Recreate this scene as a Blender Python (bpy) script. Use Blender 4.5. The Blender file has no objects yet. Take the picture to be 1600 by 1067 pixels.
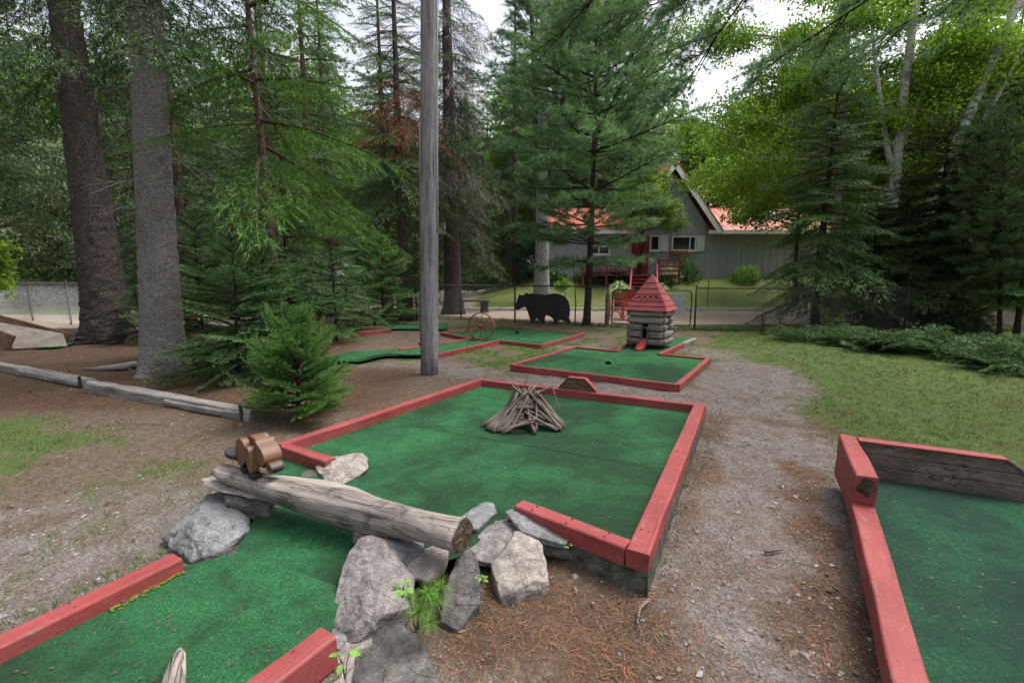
import bpy, bmesh, math, random
import numpy as np
from mathutils import Vector, Matrix

random.seed(7)
R = math.radians
SC = bpy.context.scene
COL = SC.collection

# ------------------------------------------------------------------ camera, sky, sun, exposure
CAM_H, PITCH, FPX = 1.55, R(8.2), 711.1
cam = bpy.data.cameras.new('camera'); cam.lens = 16.0; cam.sensor_width = 36.0
cam.clip_start = 0.05; cam.clip_end = 1000
cam_o = bpy.data.objects.new('camera', cam); COL.objects.link(cam_o)
cam_o.location = (0, 0, CAM_H); cam_o.rotation_euler = (R(90) - PITCH, 0, 0)
SC.camera = cam_o

SUN_EL, SUN_AZ = 64.0, 75.0       # azimuth in degrees clockwise from +Y (the view direction)
world = bpy.data.worlds.new('World'); SC.world = world; world.use_nodes = True
wn, wl = world.node_tree.nodes, world.node_tree.links
wn.clear()
sky = wn.new('ShaderNodeTexSky'); sky.sky_type = 'NISHITA'; sky.sun_disc = False
sky.sun_elevation = R(SUN_EL); sky.sun_rotation = R(SUN_AZ)
sky.air_density = 1.0; sky.dust_density = 6.0; sky.ozone_density = 1.0
hsv = wn.new('ShaderNodeHueSaturation'); hsv.inputs['Saturation'].default_value = 0.36
bg = wn.new('ShaderNodeBackground'); bg.inputs['Strength'].default_value = 0.15
wo = wn.new('ShaderNodeOutputWorld')
wl.new(sky.outputs[0], hsv.inputs['Color']); wl.new(hsv.outputs[0], bg.inputs['Color']); wl.new(bg.outputs[0], wo.inputs['Surface'])

sun = bpy.data.lights.new('sun', 'SUN'); sun.energy = 1.3; sun.angle = R(25); sun.color = (1.0, 0.96, 0.9)
sun_o = bpy.data.objects.new('sun', sun); COL.objects.link(sun_o)
_d = Vector((math.sin(R(SUN_AZ)) * math.cos(R(SUN_EL)), math.cos(R(SUN_AZ)) * math.cos(R(SUN_EL)), math.sin(R(SUN_EL))))
sun_o.rotation_euler = (-_d).to_track_quat('-Z', 'Y').to_euler()

SC.view_settings.view_transform = 'Standard'; SC.view_settings.look = 'None'
SC.view_settings.gamma = 1.0; SC.view_settings.use_curve_mapping = False
SC.view_settings.exposure = 1.12
SC.render.engine = 'CYCLES'
SC.cycles.use_denoising = True; SC.cycles.use_adaptive_sampling = True; SC.cycles.adaptive_threshold = 0.025
SC.cycles.max_bounces = 6; SC.cycles.diffuse_bounces = 4; SC.cycles.glossy_bounces = 2
SC.cycles.transmission_bounces = 4; SC.cycles.transparent_max_bounces = 4
SC.cycles.sample_clamp_indirect = 6.0

# ------------------------------------------------------------------ measuring the place
def ray(px, py):
    xc = (px - 800) / FPX; yc = -(py - 533.5) / FPX
    return (xc, math.cos(PITCH) + yc * math.sin(PITCH), -math.sin(PITCH) + yc * math.cos(PITCH))
def P(px, py, z=0.0):
    d = ray(px, py); t = (z - CAM_H) / d[2]
    return Vector((d[0] * t, d[1] * t, z))
def Q(px, py, Y):
    d = ray(px, py); t = Y / d[1]
    return Vector((d[0] * t, Y, CAM_H + d[2] * t))
U = Vector((0.884, -0.467, 0)); V = Vector((0.467, 0.884, 0)); Z = Vector((0, 0, 1))

# ------------------------------------------------------------------ noise (numpy)
def _h(ix, iy, iz, s):
    n = (ix * 374761393 + iy * 668265263 + iz * 2147483647 + s * 1274126177) & 0xffffffff
    n = ((n ^ (n >> 13)) * 1274126177) & 0xffffffff
    return ((n ^ (n >> 16)) & 0xffff) / 65535.0
def vnoise(p, s=0):
    p = np.asarray(p, float); i = np.floor(p).astype(np.int64); f = p - i; f = f * f * (3 - 2 * f)
    r = 0
    for dx in (0, 1):
        for dy in (0, 1):
            for dz in (0, 1):
                w = (f[:, 0] if dx else 1 - f[:, 0]) * (f[:, 1] if dy else 1 - f[:, 1]) * (f[:, 2] if dz else 1 - f[:, 2])
                r = r + w * _h(i[:, 0] + dx, i[:, 1] + dy, i[:, 2] + dz, s)
    return r
def fbm(p, s=0, o=4):
    a, r, t = 1.0, 0, 0
    p = np.asarray(p, float)
    for k in range(o):
        r = r + a * vnoise(p * 2 ** k, s + k * 17); t += a; a *= 0.5
    return r / t
def sm(x, a, b):
    t = np.clip((x - a) / (b - a), 0, 1); return t * t * (3 - 2 * t)

# ------------------------------------------------------------------ materials
def nodes(name):
    m = bpy.data.materials.new(name); m.use_nodes = True
    return m, m.node_tree.nodes, m.node_tree.links, m.node_tree.nodes['Principled BSDF']
def coords(n, l, scale=(1, 1, 1), kind='Object'):
    t = n.new('ShaderNodeTexCoord'); mp = n.new('ShaderNodeMapping'); mp.inputs['Scale'].default_value = scale
    l.new(t.outputs[kind], mp.inputs['Vector']); return mp.outputs[0]
def noise(n, l, vec, scale, detail=4, rough=0.55, dist=0.0):
    t = n.new('ShaderNodeTexNoise'); t.inputs['Scale'].default_value = scale; t.inputs['Detail'].default_value = detail
    t.inputs['Roughness'].default_value = rough; t.inputs['Distortion'].default_value = dist
    if vec is not None: l.new(vec, t.inputs['Vector'])
    return t.outputs['Fac']
def voronoi(n, l, vec, scale, feature='F1', out='Distance'):
    t = n.new('ShaderNodeTexVoronoi'); t.feature = feature; t.inputs['Scale'].default_value = scale
    if vec is not None: l.new(vec, t.inputs['Vector'])
    return t.outputs[out]
def ramp(n, l, fac, stops):
    t = n.new('ShaderNodeValToRGB'); e = t.color_ramp.elements
    while len(e) < len(stops): e.new(0.5)
    for k, (p, c) in enumerate(stops):
        e[k].position = p; e[k].color = (*c, 1) if isinstance(c, tuple) else (c, c, c, 1)
    l.new(fac, t.inputs['Fac']); return t.outputs['Color']
def mixc(n, l, fac, a, b, mode='MIX'):
    t = n.new('ShaderNodeMix'); t.data_type = 'RGBA'; t.blend_type = mode
    for s, v in ((0, fac), (6, a), (7, b)):
        if isinstance(v, (int, float)): t.inputs[s].default_value = v
        elif isinstance(v, tuple): t.inputs[s].default_value = (*v, 1)
        else: l.new(v, t.inputs[s])
    return t.outputs[2]
def bump(n, l, bsdf, h, strength=0.5, dist=0.02):
    b = n.new('ShaderNodeBump'); b.inputs['Strength'].default_value = strength; b.inputs['Distance'].default_value = dist
    l.new(h, b.inputs['Height']); l.new(b.outputs[0], bsdf.inputs['Normal'])
def basic(name, col, rough=0.8, metal=0.0, var=0.0, vscale=6, bstr=0.0, bscale=40, spec=0.3):
    m, n, l, b = nodes(name)
    b.inputs['Roughness'].default_value = rough; b.inputs['Metallic'].default_value = metal
    b.inputs['Specular IOR Level'].default_value = spec
    c = coords(n, l)
    lo = tuple(x * (1 - var) for x in col); hi = tuple(min(1, x * (1 + var)) for x in col)
    l.new(ramp(n, l, noise(n, l, c, vscale, 5), [(0.3, lo), (0.7, hi)]), b.inputs['Base Color'])
    if bstr: bump(n, l, b, noise(n, l, c, bscale, 4), bstr, 0.01)
    return m
def wood(name, c0, c1, c2, axis=0, fine=60, rough=0.85, bstr=0.5, spots=None):
    """weathered wood, grain running along a local axis"""
    m, n, l, b = nodes(name); b.inputs['Roughness'].default_value = rough; b.inputs['Specular IOR Level'].default_value = 0.2
    s = [1, 1, 1]; s[axis] = 0.06
    v = coords(n, l, tuple(s)); g = noise(n, l, v, fine, 6, 0.65, 0.4); g2 = noise(n, l, v, fine * 0.2, 4, 0.6)
    big = noise(n, l, coords(n, l), 3.5, 4)
    col = ramp(n, l, g, [(0.28, c0), (0.5, c1), (0.72, c2)])
    col = mixc(n, l, 0.45, col, ramp(n, l, g2, [(0.3, c0), (0.7, c2)]))
    col = mixc(n, l, 0.5, col, ramp(n, l, big, [(0.3, 0.6), (0.7, 1.25)]), 'MULTIPLY')
    if spots: col = mixc(n, l, ramp(n, l, noise(n, l, coords(n, l), 9, 5), [(0.56, 0.0), (0.68, 0.85)]), col, spots)
    s2 = [1, 1, 1]; s2[axis] = 0.035; ck = ramp(n, l, noise(n, l, coords(n, l, tuple(s2)), fine * 0.42, 3, 0.55, 0.2), [(0.478, 1.0), (0.498, 0.12), (0.518, 1.0)])
    ck2 = ramp(n, l, noise(n, l, coords(n, l), 2.7, 4), [(0.42, 0.0), (0.55, 0.9)]); col = mixc(n, l, ck2, col, mixc(n, l, 1.0, col, ck, 'MULTIPLY'))
    g = mixc(n, l, 0.5, g, ck)
    l.new(col, b.inputs['Base Color']); bump(n, l, b, g, bstr, 0.012); return m
def bark(name, dark, mid, light, sc=9, stretch=(1, 1, 0.45), bstr=1.0, lichen=None):
    m, n, l, b = nodes(name); b.inputs['Roughness'].default_value = 0.95; b.inputs['Specular IOR Level'].default_value = 0.1
    v = coords(n, l, stretch)
    t = n.new('ShaderNodeMapping'); a = n.new('ShaderNodeVectorMath'); a.operation = 'ADD'
    nz = n.new('ShaderNodeTexNoise'); nz.inputs['Scale'].default_value = sc * 0.8; l.new(v, nz.inputs['Vector'])
    sca = n.new('ShaderNodeVectorMath'); sca.operation = 'SCALE'; sca.inputs['Scale'].default_value = 0.12
    l.new(nz.outputs['Color'], sca.inputs[0]); l.new(v, a.inputs[0]); l.new(sca.outputs[0], a.inputs[1])
    vo = voronoi(n, l, a.outputs[0], sc * 2.2, 'DISTANCE_TO_EDGE'); no = noise(n, l, v, sc * 5, 6, 0.7)
    h = mixc(n, l, 0.62, ramp(n, l, vo, [(0.0, 0.0), (0.22, 1.0)]), no)
    col = ramp(n, l, h, [(0.15, dark), (0.5, mid), (0.85, light)])
    if lichen: col = mixc(n, l, ramp(n, l, noise(n, l, coords(n, l), 2.3, 6, 0.65), [(0.5, 0.0), (0.7, 0.7)]), col, lichen)
    l.new(col, b.inputs['Base Color']); bump(n, l, b, h, bstr, 0.06); return m
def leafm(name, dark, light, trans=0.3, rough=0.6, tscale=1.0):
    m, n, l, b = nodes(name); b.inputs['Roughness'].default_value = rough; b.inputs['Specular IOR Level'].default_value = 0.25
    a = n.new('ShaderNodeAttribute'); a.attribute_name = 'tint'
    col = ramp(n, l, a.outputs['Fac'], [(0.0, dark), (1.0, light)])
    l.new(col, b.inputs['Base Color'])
    tr = n.new('ShaderNodeBsdfTranslucent'); tc = mixc(n, l, 1.0, col, (1.0, 1.0, 0.55), 'MULTIPLY'); l.new(tc, tr.inputs['Color'])
    mx = n.new('ShaderNodeMixShader'); mx.inputs[0].default_value = trans
    l.new(b.outputs[0], mx.inputs[1]); l.new(tr.outputs[0], mx.inputs[2])
    l.new(mx.outputs[0], n['Material Output'].inputs['Surface']); return m
def paint(name, col, wearcol, wear=0.62, rough=0.55):
    m, n, l, b = nodes(name); b.inputs['Roughness'].default_value = rough; b.inputs['Specular IOR Level'].default_value = 0.3
    v = coords(n, l)
    col2 = tuple(x * 0.72 for x in col); col3 = tuple(min(1, x * 1.2 + 0.015) for x in col)
    c = ramp(n, l, noise(n, l, v, 2.6, 5, 0.6), [(0.3, col2), (0.5, col), (0.72, col3)])
    dirt = noise(n, l, v, 38, 5, 0.7)
    c = mixc(n, l, ramp(n, l, dirt, [(wear, 0.0), (wear + 0.12, 0.8)]), c, wearcol)
    c = mixc(n, l, 0.35, c, ramp(n, l, noise(n, l, v, 120, 3), [(0.3, 0.6), (0.7, 1.1)]), 'MULTIPLY')
    gr = noise(n, l, coords(n, l, (0.05, 1, 1)), 70, 5, 0.7)
    c = mixc(n, l, 0.5, c, ramp(n, l, gr, [(0.3, 0.62), (0.6, 1.1)]), 'MULTIPLY')
    c = mixc(n, l, ramp(n, l, noise(n, l, v, 6.5, 7, 0.75), [(0.58, 0.0), (0.72, 0.55)]), c, tuple(x * 0.45 + 0.02 for x in col))
    chip = noise(n, l, coords(n, l, (0.45, 1, 1)), 17, 9, 0.8)
    c = mixc(n, l, ramp(n, l, chip, [(0.595, 0.0), (0.612, 0.9)]), c, (0.17, 0.135, 0.11))
    crk = ramp(n, l, noise(n, l, coords(n, l, (0.03, 1, 1)), 16, 3, 0.5), [(0.492, 1.0), (0.50, 0.25), (0.508, 1.0)])
    c = mixc(n, l, 0.6, c, crk, 'MULTIPLY')
    c = mixc(n, l, ramp(n, l, noise(n, l, v, 1.4, 6, 0.7), [(0.42, 0.0), (0.7, 0.5)]), c, tuple(x * 0.55 + 0.03 for x in col))
    l.new(c, b.inputs['Base Color']); bump(n, l, b, mixc(n, l, 0.5, dirt, chip), 0.5, 0.006); return m
def turfm(name, base, dark, light, dirt=0.5, off=(0, 0, 0)):
    m, n, l, b = nodes(name); b.inputs['Roughness'].default_value = 0.95; b.inputs['Specular IOR Level'].default_value = 0.08
    v = coords(n, l)
    mp = n.new('ShaderNodeMapping'); mp.inputs['Location'].default_value = off; l.new(v, mp.inputs['Vector']); vo = mp.outputs[0]
    f = noise(n, l, v, 150, 4, 0.85); g = noise(n, l, v, 48, 4, 0.6)
    c = ramp(n, l, f, [(0.30, tuple(x * 0.22 for x in base)), (0.5, base), (0.70, light)])
    c = mixc(n, l, 0.65, c, ramp(n, l, g, [(0.3, 0.5), (0.7, 1.25)]), 'MULTIPLY')
    big = noise(n, l, vo, 0.62, 7, 0.66, 0.25)
    c = mixc(n, l, ramp(n, l, big, [(dirt - 0.05, 0.0), (dirt + 0.09, 0.95)]), c, mixc(n, l, ramp(n, l, f, [(0.35, 0.0), (0.75, 0.6)]), dark, base))
    mid = noise(n, l, vo, 4.2, 6, 0.7, 0.4)
    c = mixc(n, l, ramp(n, l, mid, [(0.45, 0.0), (0.68, 0.62)]), c, dark)
    wv = noise(n, l, coords(n, l, (0.7, 5, 1)), 5, 5, 0.65)
    c = mixc(n, l, ramp(n, l, wv, [(0.52, 0.0), (0.8, 0.4)]), c, dark)
    spk = noise(n, l, v, 95, 2, 0.5)
    c = mixc(n, l, ramp(n, l, spk, [(0.68, 0.0), (0.76, 0.7)]), c, (0.045, 0.04, 0.026))
    l.new(c, b.inputs['Base Color'])
    bump(n, l, b, mixc(n, l, 0.4, f, g), 1.0, 0.008); return m

M = {}
M['red'] = paint('red_paint', (0.265, 0.048, 0.048), (0.09, 0.045, 0.038), 0.57)
M['redroof'] = paint('red_roof_paint', (0.275, 0.05, 0.055), (0.12, 0.05, 0.045), 0.66)
M['redold'] = paint('faded_red_paint', (0.26, 0.06, 0.05), (0.10, 0.06, 0.045), 0.56)
M['redmetal'] = basic('red_metal_roof', (0.42, 0.125, 0.095), 0.4, 0.0, 0.1, 1.5)
M['turf'] = turfm('green_turf', (0.022, 0.112, 0.042), (0.016, 0.027, 0.018), (0.085, 0.24, 0.105), 0.50)
M['turfA'] = turfm('big_green_turf', (0.022, 0.112, 0.042), (0.016, 0.027, 0.018), (0.085, 0.24, 0.105), 0.455, (5.2, 1.3, 0))
M['turfdark'] = turfm('worn_green_turf', (0.020, 0.088, 0.043), (0.016, 0.027, 0.022), (0.07, 0.19, 0.10), 0.41)
M['greywood'] = wood('weathered_grey_wood', (0.075, 0.068, 0.066), (0.20, 0.185, 0.18), (0.34, 0.32, 0.30))
M['logwood'] = wood('log_wall_wood', (0.04, 0.031, 0.026), (0.20, 0.175, 0.152), (0.42, 0.385, 0.345), fine=44)
M['pole'] = wood('utility_pole_wood', (0.055, 0.05, 0.05), (0.20, 0.19, 0.193), (0.36, 0.352, 0.36), axis=2, fine=62, bstr=0.8)
M['drift'] = wood('bleached_driftwood', (0.06, 0.048, 0.044), (0.225, 0.193, 0.172), (0.43, 0.39, 0.35), fine=44, bstr=1.0, spots=(0.085, 0.075, 0.08))
M['stick'] = wood('dry_stick_bark', (0.045, 0.035, 0.03), (0.13, 0.105, 0.088), (0.27, 0.235, 0.20), fine=40)
M['rot'] = basic('rotten_end_grain', (0.05, 0.036, 0.024), 0.95, 0, 0.8, 30, 1.0, 60)
M['brownboard'] = wood('brown_board', (0.07, 0.042, 0.028), (0.13, 0.078, 0.05), (0.2, 0.13, 0.09), fine=30)
M['oldboard'] = wood('damp_brown_board', (0.035, 0.026, 0.02), (0.11, 0.085, 0.066), (0.22, 0.18, 0.145), fine=26)
M['beaver'] = basic('brown_stain', (0.125, 0.060, 0.030), 0.5, 0, 0.28, 9, 0.2, 60, 0.4)
M['beaverhead'] = basic('dark_brown_stain', (0.065, 0.034, 0.02), 0.5, 0, 0.28, 9, 0.2, 60, 0.4)
M['blackpaint'] = basic('black_paint', (0.010, 0.010, 0.013), 0.6, 0, 0.3, 8, 0.15, 50)
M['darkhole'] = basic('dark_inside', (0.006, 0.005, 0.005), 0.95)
M['rubber'] = basic('black_edging', (0.03, 0.03, 0.034), 0.8, 0, 0.3)
M['slabside'] = basic('mossy_stone_footing', (0.07, 0.068, 0.056), 0.95, 0, 0.75, 14, 1.0, 40)
M['galv'] = basic('galvanised_steel', (0.30, 0.31, 0.33), 0.45, 0.7, 0.15, 10)
M['fencedark'] = basic('dark_fence_steel', (0.045, 0.042, 0.040), 0.6, 0.4, 0.3, 10)
M['wire'] = basic('dull_wire', (0.17, 0.165, 0.16), 0.6, 0.5, 0.2, 10)
M['sheet'] = basic('grey_sheet_metal', (0.33, 0.34, 0.36), 0.55, 0.2, 0.15, 5)
M['siding'] = basic('grey_house_siding', (0.37, 0.375, 0.415), 0.75, 0, 0.1, 2)
M['white'] = basic('white_paint', (0.82, 0.82, 0.83), 0.6, 0, 0.06, 4)
M['glass'] = basic('window_glass', (0.02, 0.028, 0.028), 0.06, 0, 0.2, 3, spec=0.6)
M['stair'] = basic('dark_red_stair_paint', (0.25, 0.042, 0.05), 0.6, 0, 0.2, 6)
M['chairred'] = basic('bright_red_paint', (0.55, 0.055, 0.04), 0.5, 0, 0.15, 6)
M['plywood'] = wood('pale_plywood', (0.20, 0.17, 0.145), (0.36, 0.32, 0.28), (0.48, 0.43, 0.385), fine=30)
M['pale'] = basic('pale_timber', (0.5, 0.47, 0.42), 0.85, 0, 0.2, 4)
M['skin'] = basic('skin', (0.5, 0.32, 0.24), 0.6)
M['shirt'] = basic('grey_shirt', (0.25, 0.25, 0.29), 0.85, 0, 0.1)
M['trouser'] = basic('black_trousers', (0.015, 0.015, 0.018), 0.85)
M['yellow'] = basic('yellow_paint', (0.75, 0.42, 0.02), 0.5, 0, 0.1)
M['orange'] = basic('orange_paint', (0.65, 0.10, 0.03), 0.6, 0, 0.1)
M['teal'] = basic('teal_paint', (0.05, 0.3, 0.3), 0.6, 0, 0.1)
M['terracotta'] = basic('terracotta', (0.35, 0.12, 0.06), 0.8, 0, 0.2)
M['barkA'] = bark('spruce_bark', (0.022, 0.018, 0.016), (0.085, 0.07, 0.062), (0.165, 0.142, 0.128), 10, (1, 1, 0.9), lichen=(0.11, 0.10, 0.09))
M['barkB'] = bark('grey_fir_bark', (0.06, 0.056, 0.052), (0.18, 0.17, 0.163), (0.30, 0.29, 0.28), 9, (0.7, 0.7, 2.4), 0.6, lichen=(0.10, 0.085, 0.075))
M['barkC'] = bark('dark_bark', (0.014, 0.011, 0.009), (0.05, 0.04, 0.034), (0.10, 0.085, 0.075), 12)
M['barkR'] = bark('reddish_bark', (0.035, 0.022, 0.017), (0.10, 0.065, 0.05), (0.19, 0.14, 0.115), 12, (1, 1, 0.4), 0.6)
M['barkP'] = bark('pale_poplar_bark', (0.10, 0.095, 0.09), (0.24, 0.23, 0.225), (0.36, 0.35, 0.34), 6, (1, 1, 0.3), 0.6)
M['barkW'] = bark('birch_bark', (0.04, 0.036, 0.034), (0.40, 0.38, 0.36), (0.62, 0.60, 0.57), 5, (0.6, 0.6, 2.6), 0.3, lichen=(0.14, 0.13, 0.12))
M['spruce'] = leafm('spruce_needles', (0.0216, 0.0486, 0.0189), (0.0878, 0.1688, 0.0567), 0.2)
M['sprucedark'] = leafm('dark_spruce_needles', (0.0196, 0.0420, 0.0182), (0.0630, 0.1148, 0.0448), 0.15)  # darker green than the other spruce needles
M['bush'] = leafm('young_spruce_needles', (0.028, 0.078, 0.020), (0.135, 0.27, 0.062), 0.28)
M['fir'] = leafm('fir_needles', (0.0322, 0.0805, 0.0299), (0.1323, 0.2415, 0.0862), 0.25)
M['larch'] = leafm('soft_green_needles', (0.0308, 0.0748, 0.0123), (0.1144, 0.2288, 0.0440), 0.35)
M['pinedark'] = leafm('dark_pine_needles', (0.0286, 0.0650, 0.0286), (0.0975, 0.1755, 0.0650), 0.25)  # darker green than the white pine needles
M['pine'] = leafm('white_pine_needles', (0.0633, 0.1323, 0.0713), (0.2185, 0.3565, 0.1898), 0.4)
M['bluespruce'] = leafm('blue_spruce_needles', (0.05, 0.09, 0.08), (0.19, 0.27, 0.25), 0.2)
M['cedar'] = leafm('dark_evergreen_sprays', (0.0175, 0.0405, 0.0149), (0.0648, 0.1215, 0.0365), 0.2)
M['juniper'] = leafm('juniper_sprays', (0.0182, 0.0456, 0.0124), (0.0704, 0.1408, 0.0372), 0.2)
M['birchleaf'] = leafm('birch_leaves', (0.0780, 0.1680, 0.0168), (0.3120, 0.4800, 0.0540), 0.45)
M['mapleleaf'] = leafm('pale_green_leaves', (0.0660, 0.1650, 0.0242), (0.2640, 0.4400, 0.0935), 0.4)
M['olive'] = leafm('grey_green_leaves', (0.0575, 0.0978, 0.0517), (0.1955, 0.2645, 0.1495), 0.3)
M['deadneedle'] = leafm('dead_orange_needles', (0.07, 0.034, 0.018), (0.24, 0.10, 0.05), 0.2)
M['moss'] = leafm('yellow_green_moss', (0.05, 0.07, 0.01), (0.16, 0.17, 0.025), 0.0)
M['deadtwig'] = leafm('grey_dead_twigs', (0.05, 0.042, 0.035), (0.15, 0.13, 0.115), 0.0)
M['variegated'] = leafm('variegated_leaves', (0.15, 0.28, 0.12), (0.70, 0.78, 0.55), 0.3)
M['seedling'] = leafm('seedling_needles', (0.05, 0.16, 0.02), (0.22, 0.42, 0.08), 0.3)
M['blade'] = leafm('grass_blades', (0.042, 0.078, 0.018), (0.16, 0.205, 0.066), 0.25)
M['flake'] = leafm('leaf_and_bark_bits', (0.045, 0.03, 0.02), (0.22, 0.165, 0.115), 0.0)
M['litter'] = leafm('fallen_needles', (0.085, 0.032, 0.014), (0.36, 0.15, 0.065), 0.0)
M['pebble'] = leafm('pebbles', (0.0723, 0.0663, 0.0638), (0.3570, 0.3357, 0.3315), 0.0)
M['forestC'] = leafm('far_conifer_needles', (0.0390, 0.0806, 0.0364), (0.1365, 0.2145, 0.0975), 0.25)
M['forestD'] = leafm('far_broad_leaves', (0.0625, 0.1313, 0.0312), (0.2375, 0.3625, 0.0875), 0.35)

# ------------------------------------------------------------------ mesh building
def mesh_from(name, verts, faces, mat, smooth=False):
    me = bpy.data.meshes.new(name); me.from_pydata([tuple(v) for v in verts], [], faces)
    for m in (mat if isinstance(mat, (list, tuple)) else [mat]): me.materials.append(m)
    if smooth: me.polygons.foreach_set('use_smooth', [True] * len(me.polygons))
    me.update(); return me
def tri_mesh(name, T, mat, tint=None, nv=3):
    """T: (n, nv, 3) loose faces as one mesh, with a tint value per face"""
    T = np.asarray(T, np.float32); n = len(T)
    me = bpy.data.meshes.new(name); me.vertices.add(n * nv); me.vertices.foreach_set('co', T.reshape(-1))
    me.loops.add(n * nv); me.loops.foreach_set('vertex_index', np.arange(n * nv, dtype=np.int32))
    me.polygons.add(n); me.polygons.foreach_set('loop_start', np.arange(0, n * nv, nv, dtype=np.int32))
    if tint is not None:
        a = me.attributes.new('tint', 'FLOAT', 'POINT')
        a.data.foreach_set('value', np.repeat(np.clip(tint, 0, 1), nv).astype(np.float32))
    me.materials.append(mat); me.update(); me.validate(); return me
def link(name, me, parent=None, loc=None):
    o = bpy.data.objects.new(name, me); COL.objects.link(o)
    if parent is not None: o.parent = parent
    if loc is not None: o.location = loc
    return o
def tag(o, label=None, cat=None, group=None, kind=None):
    for k, v in (('label', label), ('category', cat), ('group', group), ('kind', kind)):
        if v: o[k] = v
    return o
def thing(name, label, cat, loc=(0, 0, 0), rz=0.0, group=None):
    o = bpy.data.objects.new(name, None); o.empty_display_size = 0.1; COL.objects.link(o)
    o.location = loc; o.rotation_euler = (0, 0, rz); return tag(o, label, cat, group)
def copy_tree(o, parent=None):
    c = o.copy(); COL.objects.link(c)
    if parent is not None: c.parent = parent
    for ch in list(o.children): copy_tree(ch, c)
    return c
class B:
    """collects shapes in world coordinates; build() links them as one mesh, origin at the parent (or at org)"""
    def __init__(s): s.v = []; s.f = []; s.m = []
    def add(s, vs, fs, mi=0):
        k = len(s.v); s.v += [Vector(v) for v in vs]; s.f += [tuple(i + k for i in f) for f in fs]; s.m += [mi] * len(fs); return s
    def box(s, c, size, ax=None, mi=0):
        X, Y, W = ax or (Vector((1, 0, 0)), Vector((0, 1, 0)), Z); c = Vector(c); a, b, d = [x / 2 for x in size]
        vs = [c + X * (sx * a) + Y * (sy * b) + W * (sz * d) for sx in (-1, 1) for sy in (-1, 1) for sz in (-1, 1)]
        return s.add(vs, [(0, 1, 3, 2), (4, 6, 7, 5), (0, 4, 5, 1), (2, 3, 7, 6), (0, 2, 6, 4), (1, 5, 7, 3)], mi)
    def beam(s, p0, p1, w, h, mi=0):
        """board from p0 to p1 (centres of its ends), w across, h upward"""
        p0, p1 = Vector(p0), Vector(p1); d = (p1 - p0); L = d.length; X = d / L
        Y = Z.cross(X); Y = Y.normalized() if Y.length > 1e-4 else Vector((0, 1, 0)); W = X.cross(Y)
        return s.box((p0 + p1) / 2, (L, w, h), (X, Y, W), mi)
    def tube(s, path, rad, n=8, mi=0, caps=True, jit=0.0, seed=0, fn=None):
        path = [Vector(p) for p in path]; rad = rad if isinstance(rad, (list, tuple)) else [rad] * len(path)
        rg = np.random.default_rng(seed); vs = []; ref = None
        for i, p in enumerate(path):
            t = (path[min(i + 1, len(path) - 1)] - path[max(i - 1, 0)]).normalized()
            if ref is None: ref = t.orthogonal().normalized()
            ref = (ref - t * ref.dot(t)).normalized(); bi = t.cross(ref)
            for k in range(n):
                a = 2 * math.pi * k / n; r = rad[i] * (1 + jit * (rg.random() - 0.5) * 2)
                if fn: r *= fn(i, a)
                vs.append(p + ref * (r * math.cos(a)) + bi * (r * math.sin(a)))
        fs = [(i * n + k, i * n + (k + 1) % n, (i + 1) * n + (k + 1) % n, (i + 1) * n + k) for i in range(len(path) - 1) for k in range(n)]
        if caps: fs += [tuple(range(n - 1, -1, -1)), tuple((len(path) - 1) * n + k for k in range(n))]
        return s.add(vs, fs, mi)
    def prism(s, poly, z0, z1, mi=0):
        n = len(poly); vs = [(p[0], p[1], z0) for p in poly] + [(p[0], p[1], z1) for p in poly]
        ar = sum(poly[i][0] * poly[(i + 1) % n][1] - poly[(i + 1) % n][0] * poly[i][1] for i in range(n))
        o = list(range(n)) if ar > 0 else list(range(n - 1, -1, -1))
        fs = [tuple(reversed(o)), tuple(i + n for i in o)]
        fs += [(o[i], o[(i + 1) % n], o[(i + 1) % n] + n, o[i] + n) for i in range(n)]
        return s.add(vs, fs, mi)
    def plate(s, pts, thick, mi=0):
        """flat polygon given by 3-D points, made thick along its normal (both sides)"""
        pts = [Vector(p) for p in pts]; n = len(pts); nm = Vector((0, 0, 0))
        for i in range(n): nm += pts[i].cross(pts[(i + 1) % n])
        nm.normalize(); vs = [p - nm * (thick / 2) for p in pts] + [p + nm * (thick / 2) for p in pts]
        fs = [tuple(range(n - 1, -1, -1)), tuple(range(n, 2 * n))] + [(i, (i + 1) % n, (i + 1) % n + n, i + n) for i in range(n)]
        return s.add(vs, fs, mi)
    def build(s, name, mat, parent=None, smooth=False, bevel=0.0, seg=2, org=None, rot=None):
        o0 = Vector(parent.matrix_basis.translation) if (parent is not None and parent.parent is None) else Vector((0, 0, 0))
        if parent is not None and parent.parent is not None:
            o0 = parent.parent.matrix_basis.translation + parent.matrix_basis.translation
        vs = s.v; loc = None
        if org is not None or rot is not None:                       # keep a local frame (for grain that follows the board)
            loc = Vector(org if org is not None else (0, 0, 0))
            Mi = (rot or Matrix.Identity(3)).inverted(); vs = [Mi @ (v - loc) for v in vs]; loc = loc - o0
        else: vs = [v - o0 for v in vs]
        me = mesh_from(name, vs, s.f, mat, smooth)
        if isinstance(mat, (list, tuple)): me.polygons.foreach_set('material_index', s.m)
        o = link(name, me, parent)
        if loc is not None: o.location = loc
        if rot is not None: o.rotation_euler = rot.to_euler()
        if bevel:
            b = o.modifiers.new('bevel', 'BEVEL'); b.width = bevel; b.segments = seg; b.limit_method = 'ANGLE'; b.angle_limit = R(40)
        return o
def frame(d):
    X = Vector(d).normalized(); Y = Z.cross(X)
    Y = Y.normalized() if Y.length > 1e-4 else Vector((0, 1, 0)); return Matrix((X, Y, X.cross(Y))).transposed()
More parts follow.
